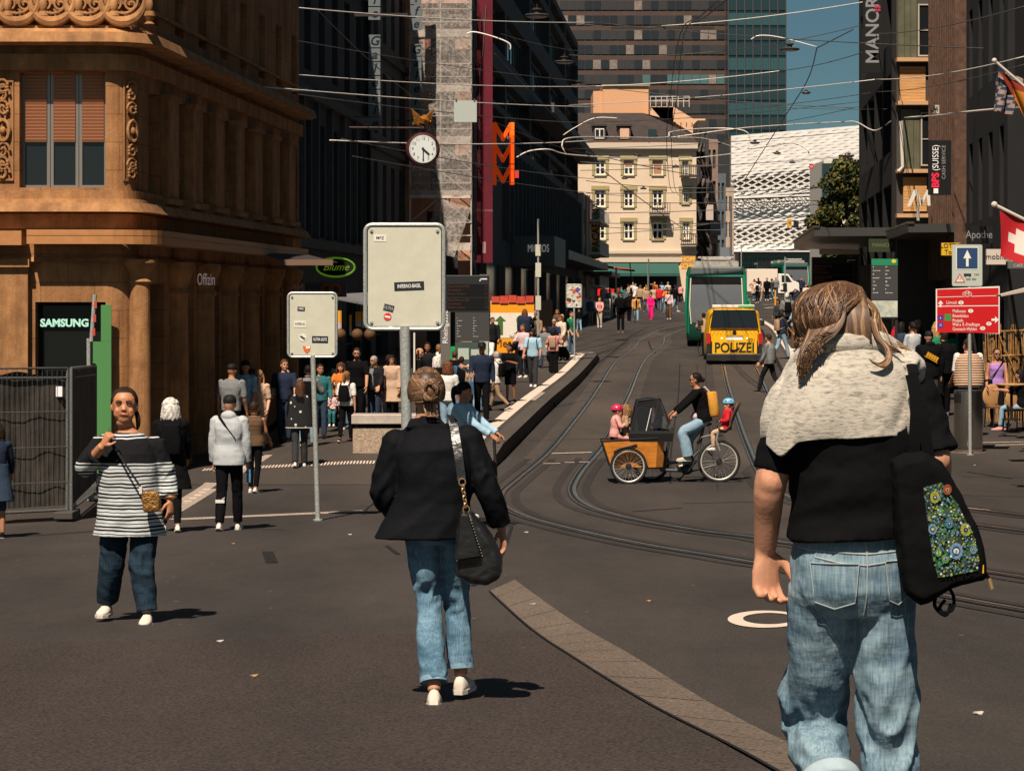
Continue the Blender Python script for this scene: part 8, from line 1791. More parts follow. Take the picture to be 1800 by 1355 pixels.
f.hand(q,'L',(.45,-.2,.8),(.6,-.6,-.3),(.3,.9,-.2),1.15); f.hand(q,'R',(.0,-.12,-1),(-.5,-.8,0),(-1,.3,0),.45)
f.s=1.06; f.head(q,male=True)
for sx in (-1,1): q.ball(f.L(sx*.036,.050,-.052),(.034,.028,.036),10,8)
q.ball(f.L(0,.046,-.092),(.046,.036,.026),12,8); q.ball(f.L(0,.015,-.11),(.060,.055,.04),12,8); f.s=1.0; body=q.build('body',mat('skin_sun',(.45,.19,.095),rough=.5,spec=.4,var=.08,vscale=12),pc,smooth='all'); add_mod_remesh(body,.006,4); f.s=1.06
L=f.L; q=MB()
for sx in (-1,1):
 q.tube([L(sx*.016,.086,.012),L(sx*.028,.089,.014),L(sx*.042,.080,.010)],.0034,6); q.tube([L(sx*.012,.090,.026),L(sx*.030,.090,.034),L(sx*.050,.076,.026)],.0040,6)
q.build('eyes',mat('eye_dark',(.02,.012,.01)),body); q=MB(); q.tube([L(-.026,.080,-.064),L(-.008,.0905,-.060),L(.008,.0905,-.060),L(.026,.080,-.064)],[.003,.005,.005,.003],6); q.build('lips',mat('lips_30',(.30,.07,.05)),body,smooth=True)
q=MB()
for sx in (-1,1): q.tube([L(sx*.018,.094,-.034),L(sx*.030,.086,-.048),L(sx*.034,.078,-.066)],.0018,5)
q.tube([L(-.018,.079,-.080),L(0,.084,-.083),L(.018,.079,-.080)],.0016,5); q.build('face_creases',mat('skin_crease',(.26,.10,.05)),body)
DEN_D=denim('denim_dark',(.005,.012,.021),(.018,.040,.064))
f.s=1.0; q=MB(); f.torso(q,-.005,0,.35,n=30); f.leg(q,'L',(.112,.088,.074),.97,n=32,fold=jfold(41,.004,.45)); f.leg(q,'R',(.112,.086,.068),.97,n=32,fold=jfold(47,.004,.45)); jn=q.build('jeans',DEN_D,pc,smooth='all'); add_mod_remesh(jn,.008,3,.005,.06)
def stripemat():
 m=mat('striped_jersey',(.7,.7,.7),rough=.9,spec=.1); n,l=nodes(m); b=n['Principled BSDF']; tc=n.new('ShaderNodeTexCoord'); sp=n.new('ShaderNodeSeparateXYZ'); l.new(tc.outputs['Object'],sp.inputs[0])
 nz=n.new('ShaderNodeTexNoise'); nz.inputs['Scale'].default_value=5; l.new(tc.outputs['Object'],nz.inputs[0])
 def M(op,a,b_=None):
  k=n.new('ShaderNodeMath'); k.operation=op;
  for i,v in enumerate((a,b_)):
   if v is None: continue
   if isinstance(v,(int,float)): k.inputs[i].default_value=v
   else: l.new(v,k.inputs[i])
  return k.outputs[0]
 z=M('ADD',sp.outputs[2],M('MULTIPLY',M('SUBTRACT',nz.outputs[0],.5),.03))
 ax=M('ABSOLUTE',sp.outputs[0],None); z=M('ADD',z,M('MULTIPLY',ax,-.02))
 s1=M('SINE',M('MULTIPLY',z,2*PI/.0255),None); s2=M('SINE',M('MULTIPLY',z,2*PI/.0765),None)
 wmask=M('GREATER_THAN',M('ADD',s1,M('MULTIPLY',s2,.5)),-.25)
 band=M('MULTIPLY',M('GREATER_THAN',z,(zb3-812)*K),M('LESS_THAN',z,(zb3-770)*K)); keep=M('SUBTRACT',1.0,band)
 fine=M('GREATER_THAN',M('SINE',M('MULTIPLY',z,2*PI/.022),None),0.0); top=M('GREATER_THAN',z,(zb3-770)*K)
 w=M('ADD',M('MULTIPLY',M('SUBTRACT',1.0,top),wmask),M('MULTIPLY',top,fine)); w=M('MULTIPLY',w,keep)
 x=n.new('ShaderNodeMix'); x.data_type='RGBA'; l.new(w,x.inputs[0]); x.inputs[6].default_value=(.010,.010,.012,1); x.inputs[7].default_value=(.50,.53,.54,1); l.new(x.outputs[2],b.inputs['Base Color']); return m
M_STR=stripemat()
q=MB(); g_t=tfold(23,.007,3); fo=lambda t,a:.030*math.sin(a*7+t*4)*max(0,.62-t)*1.1+g_t(t,a)
CP=[(-.11,.258,.205),(0,.240,.20),(.2,.224,.19),(.4,.218,.185),(.6,.212,.185),(.75,.198,.170),(.86,.172,.135),(.93,.112,.095),(1.0,.075,.072)]
f.torso(q,.0,-.11,.955,n=48,fold=fo,prof=CP)
for s_ in 'LR': q.ball(f.J['sh'+s_]+V(.016 if s_=='L' else -.016,0,-.03),(.068,.066,.068),16,12)
f.s=1.0
f.arm(q,'L',(.058,.074,.060),.80,24,nfold(31,.008,6,2,.5)); f.arm(q,'R',(.058,.070,.056),.92,24,nfold(37,.008,6,2,.5)); tp=q.build('striped_top',M_STR,pc,smooth='all'); add_mod_remesh(tp,.008,3,.012,.09)
f.s=1.06; hair(f,pc,'updo','dark',.010)
q=MB(); seg(q,[L(-.066,-.03,-.03),L(-.080,-.03,-.08),L(-.082,-.04,-.13),L(-.075,-.05,-.16)],[.016,.018,.016,.006],8); q.build('hair_lock',hairmat('dark'),pc,smooth='all')
f.s=1.0
for sd_ in 'LR': shoe(f,pc,sd_,(-.1 if sd_=='L' else .0,-1,0),clothmat('shoe_cream',(.62,.54,.46)))
cbg=thing('crossbody_bag','small bronze quilted crossbody bag worn by the woman in the striped top','bag',tuple(o_))
q=MB(); q.loft([[J3(a,b,y) for a,b in ((258,858),(284,858),(291,870),(290,892),(262,894))] for y in (-.30,-.22)]); q.build('bag_body',mat('bronze_quilt',(.26,.13,.035),rough=.35,metal=.4,bump=.9,bscale=40,var=.3,vscale=20),cbg,bevel=.012)
q=MB(); P=catmull([J3(196,752,-.12),J3(205,775,-.20),J3(232,815,-.25),J3(256,850,-.27),J3(262,862,-.28)],5)
for a,b in zip(P,P[1:]): q.bar(a,b+(b-a)*.08,.014,.005,up=(0,1,0))
q.build('strap',M_LEA,cbg); q=MB(); q.cbox(J3(258,856,-.30),(.02,.01,.05)); q.build('buckle',mat('tag_white',(.6,.58,.55)),cbg)
q=MB(); q.tube([J3(302,872,-.06)+V(.034*math.cos(a),.034*math.sin(a),0) for a in [2*PI*i/16 for i in range(16)]],.006,6,closed=True,cap=False); q.build('watch',mat('brass',(.55,.36,.2)),pc)
PAL=dict(k=(.0045,.0045,.0055),dk=(.013,.013,.015),ch=(.035,.036,.04),g=(.17,.175,.18),lg=(.40,.42,.44),w=(.62,.60,.57),n=(.018,.026,.05),b=(.04,.09,.16),lb=(.22,.38,.52),sb=(.30,.46,.58),dj=(.028,.045,.075),j=(.07,.13,.20),lj=(.22,.33,.42),
be=(.50,.34,.24),kh=(.26,.18,.11),br=(.11,.065,.04),ta=(.34,.22,.14),o=(.55,.16,.03),oj=(.5,.24,.07),r=(.50,.02,.03),pk=(.85,.012,.20),pp=(.58,.42,.44),pi=(.62,.28,.26),y=(.62,.42,.03),gr=(.02,.20,.09),li=(.36,.20,.50),cr=(.55,.45,.36),mg=(.5,.02,.15),te=(.03,.13,.14),ol=(.12,.12,.06))
def cm(k): return clothmat(k,PAL[k],var=.12 if k not in('w','cr') else .06)
def ik(a,c,l1,l2,pole):
 d=c-a; L=min(d.length,(l1+l2)*.999); d.normalize(); c=a+d*L; x=(l1*l1-l2*l2+L*L)/(2*L); h=math.sqrt(max(0,l1*l1-x*x)); p=Vector(pole); p=(p-d*p.dot(d)).normalized(); return a+d*x+p*h,c
def pose(s,kind,legs,arms,lean=.03,hy=0.0,hp=0.0,hipz=None,child=False,bx=0):
 f=Fig(s,kind); m=kind!='f'; hw=.085; sw={'f':.165,'m':.19,'h':.195}[kind]
 z=.90 if hipz is None else hipz; J={}
 for i,sd in enumerate('LR'):
  sx=-1 if sd=='L' else 1; a,k=legs[i][:2]; spl=legs[i][2] if len(legs[i])>2 else .0
  h=V(sx*hw,0,z); kn=h+V(sx*spl,math.sin(a),-math.cos(a)).normalized()*.42; an=kn+V(0,math.sin(a-k),-math.cos(a-k))*.40; J['hip'+sd],J['kn'+sd],J['an'+sd]=h,kn,an
 if hipz is None:
  dz=min(J['anL'].z,J['anR'].z)-.075
  for k in J: J[k]=J[k]-V(0,0,dz)
  z-=dz
 up=V(bx,math.sin(lean),math.cos(lean)).normalized()
 sh=V(0,0,z)+up*.50; J['neck']=V(0,0,z)+up*.565; J['head']=J['neck']+up*.06+V(0,.018,.065)
 for i,sd in enumerate('LR'):
  sx=-1 if sd=='L' else 1; S=sh+V(sx*sw,0,0); J['sh'+sd]=S; A=arms[i]
  if A[0]=='d':
   sw_,b_,out=A[1],A[2],(A[3] if len(A)>3 else .13); e=S+V(sx*math.sin(out),math.sin(sw_)*math.cos(out),-math.cos(sw_)*math.cos(out))*.29; w=e+V(sx*math.sin(out)*.3,math.sin(sw_+b_),-math.cos(sw_+b_)).normalized()*.25
  else: e,w=ik(S,V(*A[1:4]),.29,.25,V(sx*.8,-.5,-.6))
  J['el'+sd],J['wr'+sd]=e,w
 for k in J: J[k]=J[k]*s
 f.J=J; f.HF=V(math.sin(hy),math.cos(hy),math.sin(hp)); return f
ARM={'n':('d',.05,.15),'f':('d',.35,.3),'b':('d',-.35,.12),'phone':('t',.10,.30,1.18),'bag':('d',.1,.9),'face':('t',.10,.16,1.50),'hips':('t',.24,-.02,1.0),'push':('t',.16,.42,1.05),'point':('t',.1,.5,1.25),'strap':('t',.10,.20,1.30),'poc':('t',.20,.08,.95)}
def mir(a,sd): return a if a[0]=='d' else (a[0],(-1 if sd==0 else 1)*a[1],a[2],a[3])
def dress(f,t,D,top,bot,hairs,shoe_c,skin,glasses=False,beard=None,face=True,child=1.0,extra=''):
 vox=min(.022,max(.009,D*.00021)); s=f.s; tt,tc=top.split(':'); bt,bc=bot.split(':'); kind=f.k; gm={'f':0,'m':.004,'h':.004}[kind]
 q=MB(); f.torso(q,-.014); ar=(.044,.038,.027) if kind=='f' else (.050,.042,.030); f.arm(q,'L',ar); f.arm(q,'R',ar)
 for sd in 'LR':
  f.leg(q,sd,(.07,.046,.034)); w=f.J['wr'+sd]; e=f.J['el'+sd]; sx=-1 if sd=='L' else 1; f.s=s*1.05*(1.12 if D>45 else 1); f.hand(q,sd,w-e,(0,1,.3) if abs((w-e).normalized().y)<.7 else (-sx,0,.6),(-sx,.2,0),.45); f.s=s
 f.s=s*child; f.head(q,male=kind!='f');
 body=q.build('body',skinmat(skin),t,smooth='all'); add_mod_remesh(body,vox,1)
 if face and D<130: f.face(body,glasses,beard)
 f.s=s*child; hs,hc=hairs.split(':'); hair(f,t,hs,hc,vox); f.s=s
 q=MB(); R={'skinny':(.088,.056,.044,.93),'straight':(.092,.066,.058,.95),'wide':(.098,.088,.098,1.03),'shorts':(.094,.075,.0,0),'skirt':(.09,.06,.05,.2)}[bt]
 ff=nfold(int(t.location.x*7)%13,.004,7,2,.5) if D<60 else None
 f.torso(q,.004+gm,0,.40)
 for sd in 'LR':
  if bt=='shorts': a,b=f.J['hip'+sd],f.J['kn'+sd]; seg(q,[a,a.lerp(b,.5),a.lerp(b,.92)],[R[0]*s,.09*s,.085*s],14,3)
  else: f.leg(q,sd,R[:3],R[3],16,ff)
 if bt=='skirt': f.torso(q,.02,-.45,.4,prof=[(-.45,.24,.2),(.1,.18,.13),(1,.1,.1)])
 o=q.build({'skirt':'skirt','shorts':'shorts'}.get(bt,'trousers'),cm(bc),t,smooth='all'); add_mod_remesh(o,vox,1)
 P={'tee':(.016,.08,.48,.060),'long':(.018,.06,.96,.056),'knit':(.026,.05,.97,.062),'jacket':(.034,.03,.97,.066),'coat':(.036,-.42,.96,.068),'vest':(.040,.08,.0,.0),'tank':(.012,.15,.0,.0),'hood':(.040,.0,.99,.074)}[tt]
 q=MB(); g,t0,ae,rr=P; pr=PROF_T[kind]
 fo=tfold(int(abs(t.location.x)*11)%17,.005,6) if D<60 else None
 if t0<.0: pr=[(t0,pr[1][1]+.07,pr[1][2]+.06)]+[(max(a,.06),max(b,.165) if a<.3 else b,max(c,.12) if a<.3 else c) for a,b,c in pr]
 elif tt in('hood','knit','jacket','vest'): pr=[(0,pr[1][1],pr[1][2])]+pr[1:]
 f.torso(q,g,t0,.955 if tt!='tank' else .86,prof=pr,fold=fo,n=28)
 if ae:
  k=rr/.056
  for sd in 'LR': f.arm(q,sd,(rr*1.02*s/s,rr*.95,rr*(.90 if ae<.6 else .74)),ae,16,nfold(3,.004) if D<60 else None); q.ball(f.J['sh'+sd]+V(0,0,-.022*s),(rr*s,)*3,12,8)
 else:
  if tt=='tank':
   for sx in (-1,1):
    a=f.J['shL'].lerp(f.J['shR'],.5+.28*sx); q.tube([a+V(0,.07*s,-.10*s),a+V(0,.0,.03*s),a+V(0,-.07*s,-.10*s)],.018*s,6)
 if tt=='hood': q.ball(f.J['neck']+V(0,-.07*s,-.015*s),(.10*s,.07*s,.065*s),12,8)
 if tt in('coat','jacket','vest'): seg(q,[f.J['neck']+V(math.cos(a)*.062*s,math.sin(a)*.06*s,.012*s) for a in [2*PI*i/8 for i in range(9)]],[.016*s]*9,8,2)
 o=q.build({'tee':'t_shirt','long':'long_sleeved_top','knit':'sweater','jacket':'jacket','coat':'coat','vest':'padded_vest','tank':'tank_top','hood':'hooded_sweatshirt'}[tt],cm(tc),t,smooth='all'); add_mod_remesh(o,vox,1); top_=o
 if tt in('jacket','coat') and 'open' in extra:
  q=MB(); f.torso(q,.05,.10,.90,prof=[(a,b*.30,c) for a,b,c in pr]); io=q.build('shirt_front',cm('k' if tc not in('k','dk') else 'g'),t,smooth='all'); add_mod_remesh(io,vox,1)
 for sd in 'LR':
  fw=V(0,1,0); a,kn=f.J['an'+sd],f.J['kn'+sd]; tip=0
  d=(a-kn).normalized()
  if d.y<-.25: tip=-.5
  shoe(f,t,sd,fw,cm(shoe_c),tip)
 return vox
CNT=[0]
def person(px,fy,hy,hd,kind,skin,top,bot,hairs,sc,arms,walk,label,extra='',Hm=None,group=None,lean=.03,hyaw=0.0,child=1.0,D=None):
 if D is None and px<1226 and fy<531.5: D=218.5
 p=GP(px,fy) if D is None else V(X(px,D),D,Hs(X(px,D),D)); D=p.y; H=(fy-hy)*D/F if Hm is None else Hm
 H=min(2.0,max(.8,H)) if child==1.0 else H
 s=H/1.70; rnd=random.Random(int(px*7+fy))
 w=walk
 legs={0:[(.03,.04),(-.03,.02)],1:[(.38,.12),(-.28,.35)],2:[(-.28,.40),(.36,.10)],3:[(.20,.08),(-.16,.18)],4:[(-.16,.2),(.2,.06)]}[w]
 A=arms.split(','); aL,aR=[mir(ARM[k],i) for i,k in enumerate(A)]
 if D>33 and lean==.03:
  lean+=rnd.uniform(-.05,.07); hyaw+=rnd.uniform(-.45,.45); hd+=rnd.uniform(-10,10); sh_=rnd.uniform(-.1,.1); legs=[(legs[0][0]+sh_,legs[0][1]+abs(sh_)*1.2),(legs[1][0]-sh_*.7,legs[1][1]+.05*rnd.random())]
  aL=aL if aL[0]!='d' else ('d',aL[1]+rnd.uniform(-.2,.25),aL[2]+rnd.uniform(0,.5)); aR=aR if aR[0]!='d' else ('d',aR[1]+rnd.uniform(-.2,.25),aR[2]+rnd.uniform(0,.5))
 f=pose(s,kind,legs,[aL,aR],lean=lean,hy=hyaw)
 t=thing('person',label,'person',tuple(p),math.radians(hd),group); CNT[0]+=1
 dress(f,t,D,top,bot,hairs,sc,skin,'gl' in extra,('dark' if 'bd' in extra else None),True,child,extra)
 s=f.s; bp=f.J['neck']
 M=t.rotation_euler.to_matrix()
 if 'pack' in extra or 'lpack' in extra:
  b=thing('backpack','backpack worn by the '+label,'bag',tuple(p),t.rotation_euler.z); b['label']=' '.join(('pale backpack on the ' if 'lpack' in extra else 'dark backpack on the ').split()+label.split()[:12]); yb=-.13 if kind=='f' else -.145; q=MB()
  rings=[[V(x*sc_*s,(yb-y)*s,z*s) for x,z in ((-.13,1.0),(.13,1.0),(.135,1.2),(.10,1.38),(-.10,1.38),(-.135,1.2))] for y,sc_ in ((-.0,.95),(.05,1.0),(.11,.85))]
  zo=f.J['neck'].z-1.46*s; q.loft([[v+V(0,0,zo) for v in r] for r in rings]); o=q.build('pack_body',cm('ta' if 'lpack' in extra else 'k'),b,smooth='all',bevel=.02*s)
  q=MB()
  for sx in (-1,1): q.tube([V(sx*.10*s,(yb-.01)*s,1.36*s+zo),V(sx*.11*s,-.02*s,1.45*s+zo),V(sx*.12*s,.13*s,1.34*s+zo),V(sx*.14*s,.12*s,1.15*s+zo),V(sx*.13*s,(yb)*s,1.05*s+zo)],.014*s,6)
  q.build('strap',cm('ta' if 'lpack' in extra else 'k'),b)
 if 'xb' in extra:   # cross-body strap
  q=MB(); z0=f.J['neck'].z; P=[V(.10*s,-.13*s,z0-.30*s),V(-.03*s,-.145*s,z0-.12*s),V(-.12*s,-.06*s,z0-.015*s),V(-.11*s,.10*s,z0-.06*s),V(0,.15*s,z0-.22*s),V(.15*s,.12*s,z0-.42*s)]
  P=catmull(P,4)
  for a,c in zip(P,P[1:]): q.bar(a,c+(c-a)*.1,.028*s,.01*s)
  b=thing('crossbody_strap_bag',' '.join(['strap','bag','on','the']+label.split()[:10]),'bag',tuple(p),t.rotation_euler.z); q.build('strap',cm('br' if 'xbr' in extra else 'k'),b); q=MB(); q.cbox((.17*s,.13*s,z0-.48*s),(.16*s,.07*s,.14*s)); q.build('pouch',cm('br' if 'xbr' in extra else 'k'),b,bevel=.02)
 if 'hb' in extra:   # bag carried in the right hand
  col=extra.split('hb:')[1].split()[0] if 'hb:' in extra else 'k'; w=f.J['wrR']; b=thing('hand_bag',' '.join(['bag','carried','by','the']+label.split()[:10]),'bag',tuple(p),t.rotation_euler.z); q=MB(); q.loft([[w+V(x*s,y*s,-.16*s) for x,y in ((-.05,-.13),(.05,-.13),(.05,.13),(-.05,.13))],[w+V(x*s,y*s,-.42*s) for x,y in ((-.06,-.15),(.06,-.15),(.06,.15),(-.06,.15))]]); q.build('bag_body',cm(col),b,bevel=.01); q=MB(); q.tube([w+V(0,-.09*s,-.16*s),w+V(0,-.04*s,-.06*s),w+V(0,.04*s,-.06*s),w+V(0,.09*s,-.16*s)],.008*s,6); q.build('handle',cm(col),b)
 return t,f,p
PE=[
(300,935,700,8,'f','a','coat:k','skinny:k','curly:white','w','n,f',3,'woman with curly white hair in a long black coat walking away','pack'),
(403,932,693,-4,'f','a','hood:lg','straight:k','cap:cap','w','n,n',4,'person in a pale grey hooded sweatshirt and black cap walking away','xb'),
(447,866,706,-10,'f','b','vest:br','skinny:k','short:dark','w','n,f',3,'short haired person in a brown vest behind the grey hoodie',''),
(457,792,646,170,'f','p','tee:be','wide:be','wavy:blond','ta','n,strap',1,'woman with wavy blond hair and sunglasses in a beige tee and wide trousers','gl'),
(406,812,640,-20,'m','b','tee:g','straight:k','cap:cap','k','n,n',0,'person in a striped grey tee and dark cap by the sandstone column',''),
(432,796,634,160,'f','b','tee:lb','skinny:k','long:black','k','n,bag',0,'dark haired woman in a light blue top behind the blonde',''),
(500,778,632,178,'m','a','tee:n','straight:dj','short:brown','k','n,bag',3,'man in a navy polo shirt and jeans standing beside the blonde',''),
(527,822,668,5,'f','a','knit:k','straight:ch','long:brown','w','n,n',4,'woman with a brown plait in a black poncho with white spots',''),
(563,772,640,175,'m','b','long:te','straight:dj','short:dark','k','n,n',3,'man in a dark checked shirt behind the thin sign pole',''),
(600,756,638,150,'f','a','long:o','skinny:dk','curly:brown','w','push,push',0,'curly haired woman in an orange top behind the buggy',''),
(608,778,652,-5,'f','a','tee:w','skinny:k','pony:dkblond','k','n,n',4,'woman in a white tee and black leggings with a black backpack','pack'),
(628,752,612,175,'m','a','tee:k','straight:k','short:dark','k','n,n',0,'tall bearded man in black with sunglasses behind the bin','gl bd'),
(658,748,626,170,'h','a','jacket:dk','straight:dj','short:grey','k','n,n',0,'older grey haired man in a dark jacket with a brown shoulder strap','gl open xb xbr'),
(690,745,624,165,'f','a','coat:be','skinny:k','bob:black','k','n,n',0,'woman in a beige trench coat and sunglasses beside the big sign pole','gl'),
(737,742,612,-80,'m','a','jacket:k','straight:k','bald:black','k','n,n',0,'bald man in a black jacket seen in profile','gl'),
(752,722,602,170,'f','c','long:dk','straight:k','short:black','k','n,n',0,'dark haired person half hidden behind the bald man',''),
(768,750,627,20,'m','p','jacket:k','straight:k','curly:white','k','n,n',0,'white haired man seen from behind the blazer woman',''),
(787,778,636,-10,'f','a','tee:w','straight:lj','curly:auburn','w','n,n',0,'woman with auburn curls in a white top and pale dungarees',''),
(833,738,632,175,'f','a','tee:lg','skinny:k','long:dark','k','n,face',0,'long haired young woman in a pale tee raising a hand to her head',''),
(847,745,600,178,'m','c','long:n','straight:k','cap:cap','k','n,bag',3,'man in a dark checked shirt and cap with a blue bag','hb:b'),
(897,707,604,150,'m','c','tee:k','shorts:k','short:black','k','phone,phone',0,'youth in black shorts looking down at his hands beside the hoarding',''),
(866,640,558,175,'m','b','jacket:dk','straight:k','short:black','k','n,n',0,'man in a dark jacket behind the left timetable',''),
(937,680,577,176,'m','b','tee:sb','straight:ch','cap:cap','w','n,n',3,'man in a sky blue tee and dark cap with backpack straps','bd pack'),
(920,664,570,160,'f','b','long:pp','straight:dk','short:brown','w','n,phone',0,'woman in a pale patterned top behind the sky blue tee',''),
(948,622,553,120,'m','a','jacket:kh','straight:k','short:dark','k','n,n',0,'man in a khaki jacket by the brown side of the hoarding',''),
(973,657,578,-5,'f','b','jacket:pi','wide:k','long:black','k','phone,phone',0,'woman in a peach jacket with a tan backpack seen from behind','lpack'),
(988,634,552,172,'m','p','tee:k','straight:k','bald:black','k','n,n',3,'bald man in a black printed tee walking to the camera',''),
(1003,627,547,-120,'m','a','tee:gr','straight:j','short:dark','w','n,n',0,'man in a green and black top next to the small sign post',''),
(1018,584,540,10,'m','b','tee:k','straight:lj','short:dark','k','n,n',3,'man in a dark top and pale jeans beside the distant sign',''),
(980,600,545,170,'f','a','long:br','straight:k','curly:dkblond','k','n,n',0,'curly haired woman behind the bald man in black',''),
(1038,571,523,178,'m','a','jacket:b','straight:kh','short:dark','w','n,n',0,'man in a blue jacket and khaki trousers by the dark doorway',''),
(1054,575,523,176,'f','p','long:pi','straight:cr','long:dkblond','w','push,push',0,'woman in a pink top standing behind the slate stroller',''),
(1091,584,513,4,'m','b','jacket:k','straight:k','cap:cap','br','bag,n',0,'man all in black with a cap in the middle of the far pavement','pack'),
(1106,566,514,-20,'m','b','hood:k','straight:k','cap:cap','k','n,n',0,'youth in a black hooded top right behind the man all in black',''),
(1118,567,518,178,'m','b','jacket:oj','straight:lj','short:dark','k','n,n',3,'man in an orange jacket and pale jeans walking to the camera','open'),
(1144,561,516,179,'f','b','long:pk','wide:pk','short:dark','pk','n,n',3,'woman in a bright pink suit',''),
(1176,561,510,176,'f','a','long:pp','wide:br','bob:black','w','n,n',3,'woman in a pale pink blouse and wide brown trousers','xb'),
(1186,548,492,-60,'m','b','jacket:k','skinny:lj','short:black','w','n,n',1,'man in a black jacket and pale jeans striding behind the pink blouse',''),
(1151,531,494,178,'m','a','tee:o','straight:j','short:dark','k','n,face',0,'man in an orange red tee drinking before the green awning',''),
(1163,532,496,0,'f','a','long:sb','straight:lj','bob:dark','w','n,n',3,'woman in a light blue top and pale jeans seen from behind far away',''),
(1174,531,495,0,'m','a','jacket:cr','straight:lj','short:grey','k','n,n',3,'man in a cream jacket next to the far light blue top',''),
(1197,521,489,5,'f','a','jacket:pi','skinny:k','short:dark','k','n,n',3,'person in a salmon jacket left of the tram',''),
(1136,528,496,170,'f','a','long:y','straight:g','bob:brown','k','n,n',0,'person in a yellow top far away by the twin mast',''),
(1126,537,501,170,'m','a','tee:ch','straight:k','short:brown','k','n,n',0,'man in a charcoal tee near the far twin mast',''),
(1113,530,494,170,'m','a','long:cr','straight:dk','short:auburn','k','n,n',0,'red haired man in a cream top under the red awning',''),
(1100,538,508,10,'f','a','jacket:g','skinny:dk','bob:black','k','n,n',0,'dark haired woman in a grey jacket by the far terrace',''),
(1079,552,520,170,'f','a','tee:te','straight:k','short:brown','k','n,n',0,'person in a teal tee beside the white menu board',''),
(1065,530,494,178,'m','p','long:sb','straight:g','bald:grey','k','n,n',0,'man in a pale blue shirt behind the red table banner',''),
(1352,690,584,62,'h','a','knit:g','straight:dk','short:dark','k','f,n',1,'man in a grey sweater and dark trousers striding across beside the van',''),
(1374,632,543,-60,'f','b','tee:n','straight:lj','bob:black','k','n,f',2,'woman in a navy tee and jeans with a grey backpack crossing','lpack'),
(1396,616,535,70,'f','b','tee:lb','straight:br','pony:dark','w','f,n',0,'woman in a light blue tee and brown trousers facing left',''),
(1409,606,540,100,'f','a','coat:cr','straight:cr','long:auburn','k','n,n',0,'woman in a long cream coat behind the light blue tee',''),
(1384,597,516,5,'m','a','jacket:g','straight:k','short:white','k','n,n',0,'white haired man with a black backpack seen from behind','pack'),
(1410,580,513,172,'f','b','tee:r','straight:k','short:dark','k','n,n',0,'woman in a red tee in the crossing crowd',''),
(1368,588,527,150,'f','b','long:ch','straight:k','bob:black','k','n,n',0,'dark haired woman in charcoal left of the white haired man',''),
(1398,556,508,170,'m','b','jacket:n','straight:k','short:black','k','n,face',0,'man in a navy jacket just left of the red tee',''),
(1331,533,494,0,'m','a','tee:w','straight:k','short:dark','w','n,n',3,'man in a white top with a dark backpack near the tram','pack'),
(1338,530,497,-20,'f','a','long:be','skinny:ta','long:dkblond','w','n,n',1,'fair haired woman in beige walking beside the tram',''),
(1348,528,488,170,'m','a','jacket:k','straight:k','short:dark','w','n,n',0,'man in a black jacket before the white truck',''),
(1357,526,489,20,'f','b','long:ch','skinny:j','short:black','w','n,n',2,'person in charcoal with jeans striding before the truck',''),
(1364,524,487,170,'m','a','jacket:g','straight:dj','short:grey','w','n,n',3,'grey haired man beside the far signal post',''),
(1391,519,484,40,'f','b','long:mg','straight:g','short:black','k','n,n',0,'person in a magenta jacket in front of the truck cab',''),
(1409,527,486,170,'m','a','jacket:n','straight:n','short:brown','k','n,face',0,'man in a dark suit in front of the white truck bonnet',''),
(1417,545,499,170,'f','a','long:cr','straight:be','bob:brown','k','n,n',0,'woman in cream at the left of the waiting crowd',''),
(1425,547,498,10,'m','a','jacket:be','straight:kh','short:brown','k','n,n',0,'man in a beige jacket in the waiting crowd',''),
(1433,550,500,175,'f','a','jacket:lg','straight:j','long:dark','k','n,n',0,'woman in a pale grey jacket under the right display board',''),
(1442,548,499,175,'f','b','long:y','straight:k','short:dark','k','n,face',0,'person in yellow raising a hand under the right display board',''),
(1452,552,503,170,'m','b','jacket:k','straight:k','cap:cap','k','n,n',0,'man in black under the right display board','open'),
(1434,572,516,178,'f','a','long:w','straight:lg','bob:dark','w','n,n',0,'woman in a white top in front of the waiting crowd',''),
(1424,585,528,30,'f','b','jacket:w','straight:k','short:black','k','n,n',0,'person with a white jacket next to the red tee',''),
(1446,574,518,174,'f','a','jacket:ta','straight:k','long:brown','k','n,n',0,'woman in a tan jacket nearest the streaked hair',''),
(1466,552,504,176,'m','a','tee:g','straight:k','short:grey','k','n,n',0,'grey haired man behind the streaked hair',''),
(1485,552,505,176,'f','a','long:pp','straight:k','bob:dkblond','k','n,n',0,'woman in a pale blouse right of the display board',''),
(1313,562,518,176,'m','p','tee:gr','straight:k','bald:grey','k','n,n',0,'bald man whose head shows over the van roof',''),
(1586,655,537,160,'m','p','long:te','straight:k','cap:cap','k','n,bag',0,'man in a checked shirt and dark cap by the right timetable','bd'),
(1582,690,566,-60,'f','b','jacket:dj','straight:k','long:black','k','n,bag',0,'woman with long black hair in a denim jacket right of the grey knit',''),
(1606,700,560,30,'f','a','long:lg','straight:k','updo:black','k','bag,n',0,'woman in pale grey between the denim jacket and the black hoodie',''),
(1617,690,548,100,'m','a','jacket:dk','straight:k','short:grey','k','n,n',0,'grey haired man with glasses behind the black hoodie','gl'),
(1634,737,573,5,'m','a','hood:k','straight:ch','cap:cap','g','n,n',3,'man in a black hooded top with a yellow back print',''),
(1659,732,578,-6,'m','p','jacket:k','straight:k','short:dark','g','n,n',4,'man in a black jacket with a white collar next to the back print',''),
(1647,700,562,0,'f','a','tee:gr','straight:k','wavy:blond','k','n,n',0,'blond woman in a green top behind the two men in black',''),
(1703,768,590,3,'h','b','vest:be','straight:k','short:dark','k','bag,bag',0,'man in a beige padded vest over a white shirt behind the steel bin',''),
(1752,750,609,168,'f','b','tank:li','skinny:k','updo:dark','br','n,n',1,'woman in a lilac tank top and sunglasses striding past the cafe','gl xb'),
